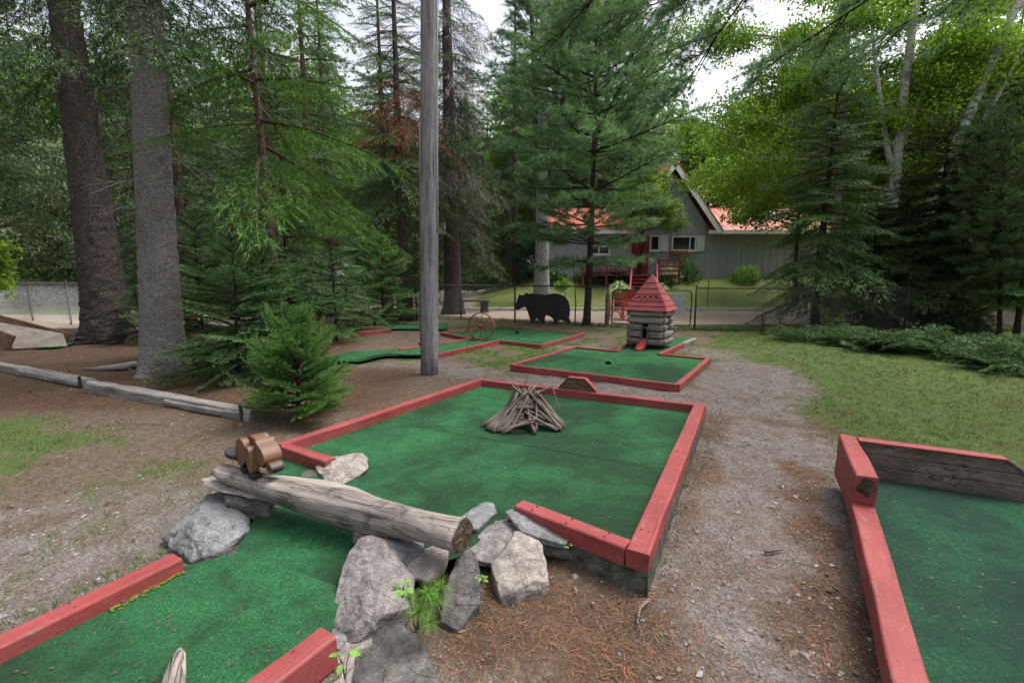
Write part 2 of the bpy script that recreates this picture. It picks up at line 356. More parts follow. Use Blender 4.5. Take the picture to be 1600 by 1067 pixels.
def rail(name, p0, p1, w, h, mat, parent, rough=0.0025, seed=0, cap=0.006):
    """a used timber rail: p0, p1 are the centres of its top face; slightly uneven rounded edges"""
    p0, p1 = Vector(p0), Vector(p1); rot = frame(p1 - p0); L = (p1 - p0).length
    ns = max(2, int(L / 0.09)); c = cap; a, b = w / 2, h
    sec = [(-a, -b), (-a, -b * 0.5), (-a, -c * 1.6), (-a + c * 0.6, -c * 0.5), (-a + c * 1.8, 0), (-a * 0.35, 0), (a * 0.35, 0), (a - c * 1.8, 0), (a - c * 0.6, -c * 0.5), (a, -c * 1.6), (a, -b * 0.5), (a, -b)]
    n = len(sec); vs = []
    for i in range(ns + 1):
        for (y, z) in sec: vs.append((L * i / ns, y, z))
    A = np.array(vs); q = A * np.array([3, 14, 14]) + seed * 7.31
    A[:, 1] += (vnoise(q, seed) - 0.5) * rough * 4; A[:, 2] += (vnoise(q + 50, seed) - 0.5) * rough * 3
    fs = [(i * n + k, i * n + (k + 1) % n, (i + 1) * n + (k + 1) % n, (i + 1) * n + k) for i in range(ns) for k in range(n)]
    fs += [tuple(range(n - 1, -1, -1)), tuple(ns * n + k for k in range(n))]
    me = mesh_from(name, A, [tuple(reversed(f)) for f in fs], mat)
    o = link(name, me, parent); o.location = p0 - (parent.location if parent else Vector((0, 0, 0))); o.rotation_euler = rot.to_euler(); return o
def sheet(name, poly, z, mat, parent, cell=None):
    """turf: a flat polygon; z may be a function of (x, y)"""
    bm = bmesh.new(); zf = z if callable(z) else (lambda x, y: z)
    f = bm.faces.new([bm.verts.new((p[0], p[1], 0)) for p in poly]); bm.normal_update()
    if f.normal.z < 0: f.normal_flip()
    bmesh.ops.triangulate(bm, faces=bm.faces[:])
    for _ in range(cell or 0):
        bmesh.ops.subdivide_edges(bm, edges=bm.edges[:], cuts=1, use_grid_fill=True)
    o0 = parent.location
    for v in bm.verts: v.co.z = zf(v.co.x, v.co.y)
    for v in bm.verts: v.co -= o0
    me = bpy.data.meshes.new(name); bm.to_mesh(me); bm.free(); me.materials.append(mat); return link(name, me, parent)

# ------------------------------------------------------------------ the ground
def height(x, y):
    lawn = 1.55 * sm(y, 20.8, 27.3) * sm(x, -4.5, 4.0)
    bank = -0.10 * sm(y, 0.0, 3.0) * 0
    return lawn + bank
def seg_dist(x, y, a, b):
    ax, ay = a; bx, by = b; dx, dy = bx - ax, by - ay
    t = np.clip(((x - ax) * dx + (y - ay) * dy) / (dx * dx + dy * dy), 0, 1)
    return np.hypot(x - ax - t * dx, y - ay - t * dy)
def path_dist(x, y, pts): return np.min([seg_dist(x, y, pts[i], pts[i + 1]) for i in range(len(pts) - 1)], axis=0)
def fence_side(x, y):           # metres beyond the fence line
    return (y - 15.42 + 0.467 / 0.884 * (x - 0.1)) * 0.884
def masks(x, y):
    p = np.stack([x, y, np.zeros_like(x)], 1)
    n1 = fbm(p * 0.9, 3, 4); n2 = fbm(p * 2.6, 9, 3)
    road = np.maximum(sm(fence_side(x, y), 0.5, 1.6) * (1 - sm(y, 20.3, 20.7)), 0)
    road = np.where(x < -9, sm(y, 13.2, 14.2) * (1 - sm(y, 18.0, 18.8)), np.where(x > 5.2, sm(y, 14.4, 15.2) * (1 - sm(y, 20.3, 20.7)), road))
    away = sm(y, 20, 22) * (1 - sm(np.abs(x + 4.8 + (y - 30) * 0.02), 2.2, 3.4)); road = np.maximum(road, away * (x < 0))
    lawn = np.maximum(sm(y, 20.4, 20.8), (x < -9) * sm(y, 18.0, 18.8)) * (1 - road)
    pd = path_dist(x, y, [(0.5, -1), (1.0, 1.2), (1.75, 2.9), (2.75, 4.9), (3.5, 6.3), (4.1, 7.6)])
    gravel = 1 - sm(pd + (n1 - 0.5) * 0.9, 0.35, 0.95)
    pd2 = path_dist(x, y, [(3.2, 5.6), (1.5, 6.1), (0.0, 7.1), (-1.8, 7.8), (-2.6, 7.6)])
    gravel = np.maximum(gravel, 0.85 * (1 - sm(pd2 + (n1 - 0.5) * 0.9, 0.2, 0.7)))
    gravel = np.maximum(gravel, 0.7 * sm(n1 * 0.6 + n2 * 0.4 + 0.30 * np.exp(-((x + 2.9) ** 2 + (y - 2.0) ** 2) / 3.0) - 0.5 * sm(y, 2.8, 4.6), 0.52, 0.74) * (x < 0))
    gravel = np.maximum(gravel, 0.9 * np.exp(-(((x - 4.1) / 0.7) ** 2 + ((y - 9.0) / 1.1) ** 2)))
    gravel = np.maximum(gravel, 0.7 * np.exp(-(((x - 1.4) / 1.2) ** 2 + ((y - 9.9) / 0.5) ** 2)))
    grass = 0.85 * sm(n1 + 0.45 * sm(x - 0.28 * (y - 5), 2.7, 4.0) * sm(y, 3.3, 4.3), 0.52, 0.75)
    grass = np.maximum(grass, sm(n2 + 0.22 * np.exp(-(((x - 0.3) / 2.5) ** 2 + ((y - 9) / 2.5) ** 2)), 0.55, 0.72) * sm(y, 5.5, 7) * (x > -3))
    left = (x < -1.6) & (y < 5.2)
    grass = np.where(left, (0.20 + 0.62 * sm(n1 * 0.35 + n2 * 0.65, 0.40, 0.62)) * (1 - sm(y + 0.52 * x, 1.6, 2.8) * 0.75), grass)
    bed = sm(-(x + 0.05 * y), 2.2, 3.4) * sm(y + 0.52 * x, 2.6, 3.5)              # needle bed behind the timbers
    bed = np.maximum(bed, sm(-(x), 1.0, 2.0) * sm(y, 4.8, 5.4) * (1 - sm(y, 7.2, 8.2)))
    grass = grass * (1 - bed) * (1 - gravel * 0.85) * (1 - 0.9 * sm(x, -0.9, -0.4) * (1 - sm(y, 2.4, 3.2)))
    gravel = gravel * (1 - bed * 0.95)
    ed = path_dist(x, y, [(0.75, 0.6), (1.35, 1.7), (1.9, 2.7), (2.4, 3.5)]); ed2 = path_dist(x, y, [(-0.2, 1.9), (0.6, 1.9), (0.5, 1.5)])
    ed3 = path_dist(x, y, [(2.2, 5.0), (3.2, 4.6), (4.3, 3.6)]); ed4 = path_dist(x, y, [(0.75, 2.0), (1.5, 3.4), (2.2, 4.8)])
    needle = np.maximum.reduce([bed, 0.9 * (1 - sm(ed + (n2 - 0.5) * 0.9, -0.05, 0.42)), 0.9 * (1 - sm(ed2 + (n2 - 0.5) * 0.9, 0.1, 0.5)),
                                0.8 * (1 - sm(ed3 + (n2 - 0.5) * 0.9, 0.0, 0.35)), 0.8 * (1 - sm(ed4 + (n2 - 0.5) * 0.5, 0.0, 0.2)), 0.38 * sm(n2, 0.52, 0.72) * (1 - grass)])
    for a in (grass, gravel, needle): a *= (1 - road) * (1 - lawn)
    return grass, gravel, needle, road, lawn
def axis(fine0, fine1, step, far0, far1):
    a = np.arange(fine0, fine1 + 1e-6, step); l = [fine0]; r = [fine1]; s = step
    while l[-1] > far0: s *= 1.25; l.append(l[-1] - s)
    s = step
    while r[-1] < far1: s *= 1.25; r.append(r[-1] + s)
    return np.concatenate([np.array(l[:0:-1]), a, np.array(r[1:])])
gx, gy = axis(-8, 9, 0.09, -400, 400), axis(0.2, 14, 0.09, -60, 500)
extra = np.arange(14.3, 32, 0.35); gy = np.unique(np.concatenate([gy[gy <= 14.05], extra, gy[gy > 32]]))
GX, GY = np.meshgrid(gx, gy); fx, fy = GX.ravel(), GY.ravel()
mk = masks(fx, fy)
pz = np.stack([fx, fy, 0 * fx], 1)
near = (np.abs(fx) < 30) & (fy < 40)
fz = height(fx, fy) + np.where(near, (fbm(pz * 2.2, 5, 3) - 0.5) * 0.035 + (fbm(pz * 9, 6, 2) - 0.5) * 0.014 - 0.012, 0)
nx, ny = len(gx), len(gy)
idx = np.arange(nx * ny).reshape(ny, nx)
quads = np.stack([idx[:-1, :-1], idx[:-1, 1:], idx[1:, 1:], idx[1:, :-1]], -1).reshape(-1, 4)
me = bpy.data.meshes.new('ground'); me.vertices.add(nx * ny)
me.vertices.foreach_set('co', np.stack([fx, fy, fz], 1).astype(np.float32).ravel())
me.loops.add(quads.size); me.loops.foreach_set('vertex_index', quads.ravel().astype(np.int32))
me.polygons.add(len(quads)); me.polygons.foreach_set('loop_start', np.arange(0, quads.size, 4, dtype=np.int32))
me.polygons.foreach_set('use_smooth', np.ones(len(quads), bool))
for nm, a in zip(('grass', 'gravel', 'needle', 'road', 'lawn'), mk):
    at = me.attributes.new(nm, 'FLOAT', 'POINT'); at.data.foreach_set('value', a.astype(np.float32))
me.update()
def ground_material():
    m, n, l, b = nodes('ground_cover'); b.inputs['Roughness'].default_value = 0.95; b.inputs['Specular IOR Level'].default_value = 0.1
    v = coords(n, l)
    def att(k):
        a = n.new('ShaderNodeAttribute'); a.attribute_name = k; return a.outputs['Fac']
    brk = noise(n, l, v, 4.5, 9, 0.78); brk2 = noise(n, l, coords(n, l, (1, 1.1, 1.3)), 9.0, 8, 0.8)
    def soft(k, nz, amt=1.3):
        t = n.new('ShaderNodeMath'); t.operation = 'MULTIPLY_ADD'; l.new(nz, t.inputs[0]); t.inputs[1].default_value = amt; l.new(att(k), t.inputs[2])
        return ramp(n, l, t.outputs[0], [(min(0.99, (0.40 + amt * 0.5) / 1.6 - 0.13), 0.0), (min(1.0, (0.40 + amt * 0.5) / 1.6 + 0.10), 1.0)]) if amt > 1 else ramp(n, l, t.outputs[0], [(0.28 + amt * 0.45, 0.0), (0.55 + amt * 0.5, 1.0)])
    def soft3(k, nz, amt=1.1, th=0.45, wd=0.13):
        t = n.new('ShaderNodeMath'); t.operation = 'SUBTRACT'; l.new(nz, t.inputs[0]); t.inputs[1].default_value = 0.5
        u = n.new('ShaderNodeMath'); u.operation = 'MULTIPLY_ADD'; l.new(t.outputs[0], u.inputs[0]); u.inputs[1].default_value = amt * 1.6; l.new(att(k), u.inputs[2])
        r = n.new('ShaderNodeMapRange'); r.interpolation_type = 'SMOOTHSTEP'; r.inputs['From Min'].default_value = th - wd; r.inputs['From Max'].default_value = th + wd; l.new(u.outputs[0], r.inputs['Value']); return r.outputs[0]
    n1 = noise(n, l, v, 7, 6, 0.65); n2 = noise(n, l, v, 28, 5, 0.65); n3 = noise(n, l, v, 120, 4, 0.6)
    vo = voronoi(n, l, v, 62, 'F1', 'Color'); vd = voronoi(n, l, v, 62); vo2 = voronoi(n, l, v, 150, 'F1', 'Color')
    soil = ramp(n, l, n2, [(0.25, (0.06, 0.045, 0.034)), (0.5, (0.125, 0.095, 0.073)), (0.75, (0.21, 0.17, 0.138))])
    ndl = ramp(n, l, noise(n, l, coords(n, l, (1, 2.2, 1)), 70, 6, 0.75, 1.2), [(0.25, (0.026, 0.019, 0.014)), (0.5, (0.086, 0.057, 0.040)), (0.78, (0.20, 0.138, 0.095))])
    ndl = mixc(n, l, 0.75, ndl, ramp(n, l, noise(n, l, v, 1.6, 6, 0.65), [(0.3, (0.62, 0.66, 0.66)), (0.7, (1.35, 1.2, 1.1))]), 'MULTIPLY')
    ndl = mixc(n, l, ramp(n, l, n2, [(0.60, 0.0), (0.72, 0.6)]), ndl, (0.20, 0.165, 0.13))
    ndl = mixc(n, l, ramp(n, l, noise(n, l, v, 3.1, 6, 0.7), [(0.57, 0.0), (0.72, 0.5)]), ndl, (0.085, 0.085, 0.035))
    grv = mixc(n, l, 0.5, ramp(n, l, vo, [(0.1, (0.085, 0.077, 0.074)), (0.5, (0.175, 0.162, 0.158)), (0.95, (0.33, 0.312, 0.31))]), ramp(n, l, vo2, [(0.1, (0.085, 0.075, 0.068)), (0.9, (0.32, 0.295, 0.285))]))
    grv = mixc(n, l, 0.8, grv, ramp(n, l, n1, [(0.3, (0.62, 0.55, 0.50)), (0.7, (1.1, 1.08, 1.08))]), 'MULTIPLY')
    grv = mixc(n, l, ramp(n, l, noise(n, l, v, 2.2, 7, 0.7), [(0.48, 0.0), (0.66, 0.85)]), grv, soil)
    grv = mixc(n, l, ramp(n, l, noise(n, l, coords(n, l, (1, 2.0, 1)), 4.0, 7, 0.75), [(0.55, 0.0), (0.70, 0.7)]), grv, ndl)
    grs = ramp(n, l, n3, [(0.25, (0.032, 0.048, 0.017)), (0.5, (0.076, 0.126, 0.034)), (0.8, (0.14, 0.19, 0.066))])
    grs = mixc(n, l, ramp(n, l, noise(n, l, v, 1.9, 8, 0.75), [(0.50, 0.0), (0.68, 0.75)]), grs, ndl)
    ndl = mixc(n, l, ramp(n, l, voronoi(n, l, coords(n, l, (1, 1.7, 1)), 120, 'F1', 'Color'), [(0.72, 0.0), (0.80, 0.5)]), ndl, (0.22, 0.17, 0.125))
    ndl = mixc(n, l, ramp(n, l, noise(n, l, v, 16, 6, 0.8), [(0.52, 0.0), (0.66, 0.6)]), ndl, (0.035, 0.026, 0.02))
    c = mixc(n, l, soft3('gravel', brk, 1.0, 0.42, 0.30), soil, grv)
    c = mixc(n, l, soft3('needle', brk2, 0.9, 0.62, 0.42), c, ndl)
    c = mixc(n, l, soft3('grass', brk, 1.2, 0.48, 0.26), c, grs)
    rd = ramp(n, l, n2, [(0.25, (0.29, 0.235, 0.185)), (0.75, (0.46, 0.385, 0.315))])
    c = mixc(n, l, soft3('road', n1, 0.3), c, rd)
    lw = ramp(n, l, noise(n, l, v, 0.5, 6, 0.65), [(0.3, (0.095, 0.155, 0.038)), (0.55, (0.16, 0.20, 0.06)), (0.75, (0.24, 0.205, 0.09))])
    lw = mixc(n, l, 0.5, lw, ramp(n, l, n2, [(0.3, 0.7), (0.7, 1.2)]), 'MULTIPLY')
    c = mixc(n, l, att('lawn'), c, lw)
    c = mixc(n, l, 1.0, c, (0.86, 0.845, 0.83), 'MULTIPLY')
    l.new(c, b.inputs['Base Color'])
    bump(n, l, b, mixc(n, l, 0.5, n3, vd), 1.0, 0.02); return m
me.materials.append(ground_material())
tag(link('ground', me), kind='structure')

# ------------------------------------------------------------------ fences
def fence(label, pts, hgt, postmat, wiremat, spacing=2.4, rail_r=0.021, post_r=0.028, pitch=0.068, wr=0.0022, skip_first=False):
    p0 = Vector((*pts[0], 0)); t = thing('chain_link_fence', label, 'fence', p0)
    mesh = B(); rails = B()
    for i in range(len(pts) - 1):
        a, b = Vector((*pts[i], 0)), Vector((*pts[i + 1], 0)); d = b - a; L = d.length; d /= L
        n = max(1, round(L / spacing))
        for k in range(0 if (i == 0 and not skip_first) else 1, n + 1):
            p = a + d * (L * k / n)
            B().tube([p - Z * 0.1, p + Z * (hgt + 0.06)], post_r, 8).tube([p + Z * (hgt + 0.06), p + Z * (hgt + 0.085), p + Z * (hgt + 0.1)], [post_r * 1.15, post_r * 1.0, post_r * 0.3], 8).build('post', postmat, t, True)
        rails.tube([a + Z * hgt, b + Z * hgt], rail_r, 6)
        rails.tube([a + Z * hgt * 0.5 + Vector((0, 0.03, 0)), b + Z * hgt * 0.5 + Vector((0, 0.03, 0))], 0.003, 3)
        h = hgt - 0.03; k = -h
        off = d.cross(Z) * 0.03
        while k < L:
            for sgn in (1, -1):
                s0, s1 = (k, k + h) if sgn > 0 else (k + h, k)
                z0, z1 = 0.03, hgt
                u0, u1 = (s0, s1)
                q0 = [u0, z0]; q1 = [u1, z1]
                def clip(q, r):
                    if q[0] < 0: f = (0 - q[0]) / (r[0] - q[0]); q[1] += (r[1] - q[1]) * f; q[0] = 0
                    if q[0] > L: f = (q[0] - L) / (q[0] - r[0]); q[1] += (r[1] - q[1]) * f; q[0] = L
                if (u0 <= 0 and u1 <= 0) or (u0 >= L and u1 >= L): continue
                clip(q0, q1); clip(q1, q0)
                mesh.tube([a + d * q0[0] + Z * q0[1] + off, a + d * q1[0] + Z * q1[1] + off * (1.12 if sgn > 0 else 1.0)], wr, 3, caps=False)
            k += pitch
    rails.build('top_rail', postmat, t, True); mesh.build('chain_mesh', wiremat, t)
    return t
fence('galvanised chain link fence beside the gravel road, left of the thick dark spruce trunk', [(-24, 19.9), (-17.0, 16.1), (-8.9, 11.9)], 1.34, M['fencedark'], M['galv'], 3.2, pitch=0.16, wr=0.0042)
fence('dark chain link fence behind the black bear cutout', [(-7.6, 18.9), (0.1, 15.42), (2.95, 14.05)], 1.22, M['fencedark'], M['wire'], 2.4)
fence('dark chain link fence running from the gate towards the dark evergreens', [(5.25, 13.02), (8.4, 12.75), (16.5, 12.9)], 1.2, M['fencedark'], M['wire'], 3.2)
# gate
g0, g1 = Vector((3.05, 14.0, 0)), Vector((5.17, 13.06, 0))
gt = thing('fence_gate', 'chain link gate with rounded pipe frame behind the toy log cabin', 'gate', g0)
gd = (g1 - g0).normalized(); gl = (g1 - g0).length
fr = B(); loop = []
for (s, z) in ((0.03, 0.12), (0.03, 1.02), (0.06, 1.1), (0.14, 1.13), (gl - 0.14, 1.13), (gl - 0.06, 1.1), (gl - 0.03, 1.02), (gl - 0.03, 0.2), (gl - 0.06, 0.12), (gl - 0.14, 0.1), (0.1, 0.1), (0.03, 0.12)): loop.append(g0 + gd * s + Z * z)
fr.tube(loop, 0.02, 6).build('gate_frame', M['fencedark'], gt, True)
mw = B(); k = -1.0
while k < gl:
    for sgn in (1, -1):
        a0 = [k, 0.12] if sgn > 0 else [k + 1.0, 0.12]; a1 = [k + 1.0, 1.12] if sgn > 0 else [k, 1.12]
        for q, r_ in ((a0, a1), (a1, a0)):
            for lim in (0.03, gl - 0.03):
                if (lim < 1 and q[0] < lim) or (lim > 1 and q[0] > lim):
                    f = (lim - q[0]) / (r_[0] - q[0] + 1e-9); q[1] += (r_[1] - q[1]) * f; q[0] = lim
        if abs(a0[0] - a1[0]) < 0.01: continue
        mw.tube([g0 + gd * a0[0] + Z * a0[1], g0 + gd * a1[0] + Z * a1[1]], 0.0022, 3, caps=False)
    k += 0.068
mw.build('chain_mesh', M['wire'], gt)
B().tube([g0 + gd * 0.03 + Z * 0.0, g0 + gd * 0.03 + Z * 0.1], 0.012, 6).build('drop_rod', M['fencedark'], gt)
sp = P(1040, 490, 0.0); cs = g0 + gd * 1.86
sgn_ = thing('metal_sheet_sign', 'blank grey metal sheet hanging on the chain link gate', 'sign', cs + Z * 0.45)
nrm = Vector((-gd.y, gd.x, 0)) * -1
B().box(cs + nrm * 0.04 + Z * 0.74, (0.56, 0.006, 0.58), (gd, -nrm, Z)).build('sheet', M['sheet'], sgn_, bevel=0.002)
for sx in (-0.22, 0.22): B().tube([cs + gd * sx + nrm * 0.03 + Z * 1.0, cs + gd * sx + nrm * 0.048 + Z * 1.0], 0.012, 6).build('bolt', M['fencedark'], sgn_)
wp = P(948, 511); w_ = B(); w_.tube([wp - Z * 0.1, wp + Z * 0.6, wp + Z * 1.0], [0.07, 0.066, 0.062], 10, jit=0.04)
wpo = thing('wooden_gate_post', 'short rough wooden post standing left of the gate by the red chair', 'post', wp)
w_.build('post_shaft', M['oldboard'], wpo); B().tube([wp + Z * 0.8, wp + Z * 0.83], 0.071, 10).build('wire_wrap', M['fencedark'], wpo)

# ------------------------------------------------------------------ road edging, bench, chair, notice
ed = thing('timber_edging', 'long pale timber edging between the gravel road and the lawn', 'edging', (-2.6, 20.6, 0))
for k in range(9):
    x0 = -2.6 + k * 2.1
    rail('timber', (x0, 20.6 + 0.03 * math.sin(k * 3), 0.13), (x0 + 2.07, 20.6 + 0.03 * math.sin(k * 3 + 1), 0.13), 0.14, 0.15, M['pale'], ed, 0.004, k)
bn = Q(736, 462, 19.4); bn = Vector((bn.x, 19.6, 0))
bt = thing('plank_bench', 'low plank bench on log stumps beyond the chain link fence', 'bench', bn)
rail('seat', bn + Vector((-0.75, 0.1, 0.52)), bn + Vector((0.78, -0.02, 0.52)), 0.34, 0.07, M['brownboard'], bt, 0.004, 3)
for sx in (-0.5, 0.55): B().tube([bn + Vector((sx, 0.05, -0.02)), bn + Vector((sx, 0.05, 0.2)), bn + Vector((sx, 0.05, 0.44))], [0.19, 0.17, 0.18], 12, jit=0.06).build('leg', M['barkA'], bt)
c0 = Vector((P(973, 494).x, P(973, 494).y, 0)); c0 = Vector((3.95, 16.4, 0))
ch = thing('red_slatted_chair', 'bright red slatted wooden garden chair beyond the fence by the stairs', 'chair', c0)
CX, CY = Vector((0.45, -0.893, 0)), Vector((0.893, 0.45, 0))
for k in range(5): B().beam(c0 + CX * -0.36 + CY * (-0.25 + 0.12 * k) + Z * (0.40 - 0.02 * k), c0 + CX * 0.36 + CY * (-0.25 + 0.12 * k) + Z * (0.40 - 0.02 * k), 0.09, 0.022).build('seat_slat', M['chairred'], ch)
for k in range(5): B().beam(c0 + CX * -0.36 + CY * (0.32 + 0.05 * k) + Z * (0.5 + 0.12 * k), c0 + CX * 0.36 + CY * (0.32 + 0.05 * k) + Z * (0.5 + 0.12 * k), 0.022, 0.09).build('back_slat', M['chairred'], ch)
for sx in (-1, 1):
    B().beam(c0 + CX * 0.38 * sx + CY * -0.3 + Z * 0.62, c0 + CX * 0.38 * sx + CY * 0.42 + Z * 0.62, 0.11, 0.028).build('armrest', M['chairred'], ch)
    B().beam(c0 + CX * 0.38 * sx + CY * -0.24 + Z * 0.0, c0 + CX * 0.38 * sx + CY * -0.24 + Z * 0.605, 0.06, 0.06).build('leg', M['chairred'], ch)
    B().beam(c0 + CX * 0.38 * sx + CY * 0.30 + Z * 0.0, c0 + CX * 0.38 * sx + CY * 0.54 + Z * 1.08, 0.05, 0.06).build('leg', M['chairred'], ch)
    for q in (-1, 1): B().beam(c0 + CX * 0.40 * sx + CY * -0.24 + Z * (0.3 + 0.22 * q), c0 + CX * 0.40 * sx + CY * 0.36 + Z * (0.3 - 0.22 * q), 0.02, 0.04).build('side_brace', M['chairred'], ch)
nb = Q(1115, 486, 20.9); nb = Vector((nb.x, 21.6, height(nb.x, 21.6)))
ns_ = thing('notice_sign', 'small pale square sign on a thin post on the lawn', 'sign', nb)
B().tube([nb - Z * 0.1, nb + Z * 1.35], 0.018, 6).build('post', M['fencedark'], ns_)
B().box(nb + Vector((0, -0.03, 1.5)), (0.34, 0.015, 0.28)).build('board', M['sheet'], ns_, bevel=0.003)

# ------------------------------------------------------------------ the house
HY = 26.5
hb = Vector((9.1, HY, 1.45))
hs = thing('grey_cottage', 'grey board cottage with steep red roofed gable and white shutters', 'house', hb)
xl, xr = 2.0, 17.4; wt = 4.12; zb = 1.2; pk = 7.85; gxl, gxr = 6.15, 11.65; gmx = (gxl + gxr) / 2
gmx = Q(1050, 252, HY).x; pk = Q(1050, 253, HY).z; gxr = Q(1122, 364, HY).x; gxl = 2 * gmx - gxr; ze = Q(1122, 362, HY).z
wt = ze + 0.02
B().box(((xl + xr) / 2, HY + 3.2, (zb + wt) / 2), (xr - xl, 6.4, wt - zb)).build('wall', M['siding'], hs)
B().add([(gxl + 0.35, HY - 0.012, wt - 0.1), (gxr - 0.35, HY - 0.012, wt - 0.1), (gmx, HY - 0.012, pk - 0.35), (gxl + 0.35, HY + 5.5, wt - 0.1), (gxr - 0.35, HY + 5.5, wt - 0.1), (gmx, HY + 5.5, pk - 0.35)],
        [(0, 1, 2), (3, 5, 4), (0, 2, 5, 3), (1, 4, 5, 2), (0, 3, 4, 1)]).build('gable_wall', M['siding'], hs)
x = xl + 0.1
while x < xr:
    top = wt - 0.12
    if gxl + 0.5 < x < gxr - 0.5: top = wt + (pk - wt) * (1 - abs(x - gmx) / (gxr - gmx)) - 0.6
    B().box((x, HY - 0.022, (zb + top) / 2), (0.045, 0.02, top - zb)).build('batten', M['siding'], hs)
    x += 0.41
for sx, xe in ((1, gxr), (-1, gxl)):
    ps = [(gmx, HY - 0.55, pk), (xe, HY - 0.55, ze), (xe, HY + 6.6, ze), (gmx, HY + 6.6, pk)]
    rf = B().plate(ps if sx > 0 else ps[::-1], 0.07).build('gable_roof', M['redmetal'], hs)
    d = Vector((xe - gmx, 0, ze - pk)).normalized(); dn = Vector((0, -1, 0)).cross(d); dn = dn if dn.z > 0 else -dn
    a = Vector((gmx, HY - 0.60, pk)) - dn * 0.16 ; b_ = Vector((xe, HY - 0.60, ze)) - dn * 0.16 
    B().box((a + b_) / 2, ((b_ - a).length, 0.04, 0.26), (d, Vector((0, 1, 0)), dn)).build('bargeboard', M['white'], hs)
    B().box((a + b_) / 2 + dn * 0.17, ((b_ - a).length, 0.09, 0.06), (d, Vector((0, 1, 0)), dn)).build('roof_edge', M['redmetal'], hs)
rz = Q(1150, 326, HY + 3.0).z
for (x0, x1) in ((gxr - 0.75, xr + 0.5), (xl - 0.5, gxl + 0.75)):
    rf = B().plate([(x0, HY - 0.5, wt + 0.0), (x1, HY - 0.5, wt + 0.0), (x1, HY + 3.0, rz), (x0, HY + 3.0, rz)], 0.06).build('wing_roof', M['redmetal'], hs)
    B().plate([(x1, HY + 6.9, wt), (x0, HY + 6.9, wt), (x0, HY + 3.0, rz), (x1, HY + 3.0, rz)], 0.06).build('wing_roof', M['redmetal'], hs)
    B().box(((x0 + x1) / 2, HY - 0.52, wt - 0.09), (x1 - x0, 0.03, 0.2)).build('fascia', M['white'], hs)
    B().box(((x0 + x1) / 2, HY + 3.0, rz + 0.03), (x1 - x0, 0.22, 0.06)).build('ridge_cap', M['redmetal'], hs)
    xx = x0 + 0.2; sl = Vector((0, 3.5, rz - wt)).normalized()
    while xx < x1:
        c = Vector((xx, HY + 1.25, (wt + rz) / 2 + 0.045))
        B().box(c, (0.03, 3.5, 0.03), (Vector((1, 0, 0)), sl, Vector((1, 0, 0)).cross(sl))).build('roof_rib', M['redmetal'], hs); xx += 0.42
fl = Q(1130, 350, HY); B().tube([(fl.x + 0.2, HY + 0.6, wt + 0.3), (fl.x + 0.2, HY + 0.6, wt + 1.0)], 0.05, 8).build('vent_pipe', M['fencedark'], hs)
def window(px0, px1, py0, py1, panes, shutters=()):
    a, b = Q(px0, py1, HY - 0.03), Q(px1, py0, HY - 0.03)
    w = B(); x0, x1, z0, z1 = a.x, b.x, a.z, b.z; t = 0.07; yy = HY - 0.05
    for (cx, cz, sx, sz) in ((x0 + t / 2, (z0 + z1) / 2, t, z1 - z0), (x1 - t / 2, (z0 + z1) / 2, t, z1 - z0), ((x0 + x1) / 2, z1 - t / 2, x1 - x0 - 2 * t, t), ((x0 + x1) / 2, z0 + t / 2, x1 - x0 - 2 * t, t)):
        w.box((cx, yy, cz), (sx, 0.07, sz))
    for q in panes[1:-1]:
        xx = x0 + (x1 - x0) * q; w.box((xx, yy, (z0 + z1) / 2), (0.06, 0.06, z1 - z0 - 2 * t))
    wo_ = w.build('window', M['white'], hs)
    for i in range(len(panes) - 1):
        xa = x0 + (x1 - x0) * panes[i] + (t if i == 0 else 0.03); xb = x0 + (x1 - x0) * panes[i + 1] - (t if i == len(panes) - 2 else 0.03)
        B().box(((xa + xb) / 2, HY - 0.036, (z0 + z1) / 2), (xb - xa, 0.012, z1 - z0 - 2 * t)).build('pane', M['glass'], wo_)
    B().box(((x0 + x1) / 2, HY - 0.09, z0 - 0.035), (x1 - x0 + 0.1, 0.13, 0.05)).build('sill', M['white'], wo_)
    for sx in shutters:
        sh = B(); xc = x1 + 0.26 if sx > 0 else x0 - 0.26
        for k in range(4): sh.box((xc - 0.165 + 0.11 * k, HY - 0.055, (z0 + z1) / 2), (0.10, 0.025, z1 - z0 + 0.04))
        for zz in (z0 + 0.18, z1 - 0.18): sh.box((xc, HY - 0.078, zz), (0.42, 0.02, 0.07))
        sh.build('shutter', M['white'], hs)
window(1049, 1088, 369, 392, [0, 0.74, 1.0], (1,))
window(1015, 1031, 368, 392, [0, 1.0], (1,))
window(918, 953, 384, 398, [0, 0.5, 1.0], ())
dr = Q(1007, 430, HY); 
B().box((Q(1000, 400, HY).x, HY - 0.03, 2.75), (0.95, 0.06, 2.05)).build('door', M['stair'], hs)
B().box((Q(1052, 391, HY).x + 0.25, HY - 0.2, Q(1052, 393, HY).z - 0.06), (0.95, 0.22, 0.18)).build('flower_box', M['terracotta'], hs)

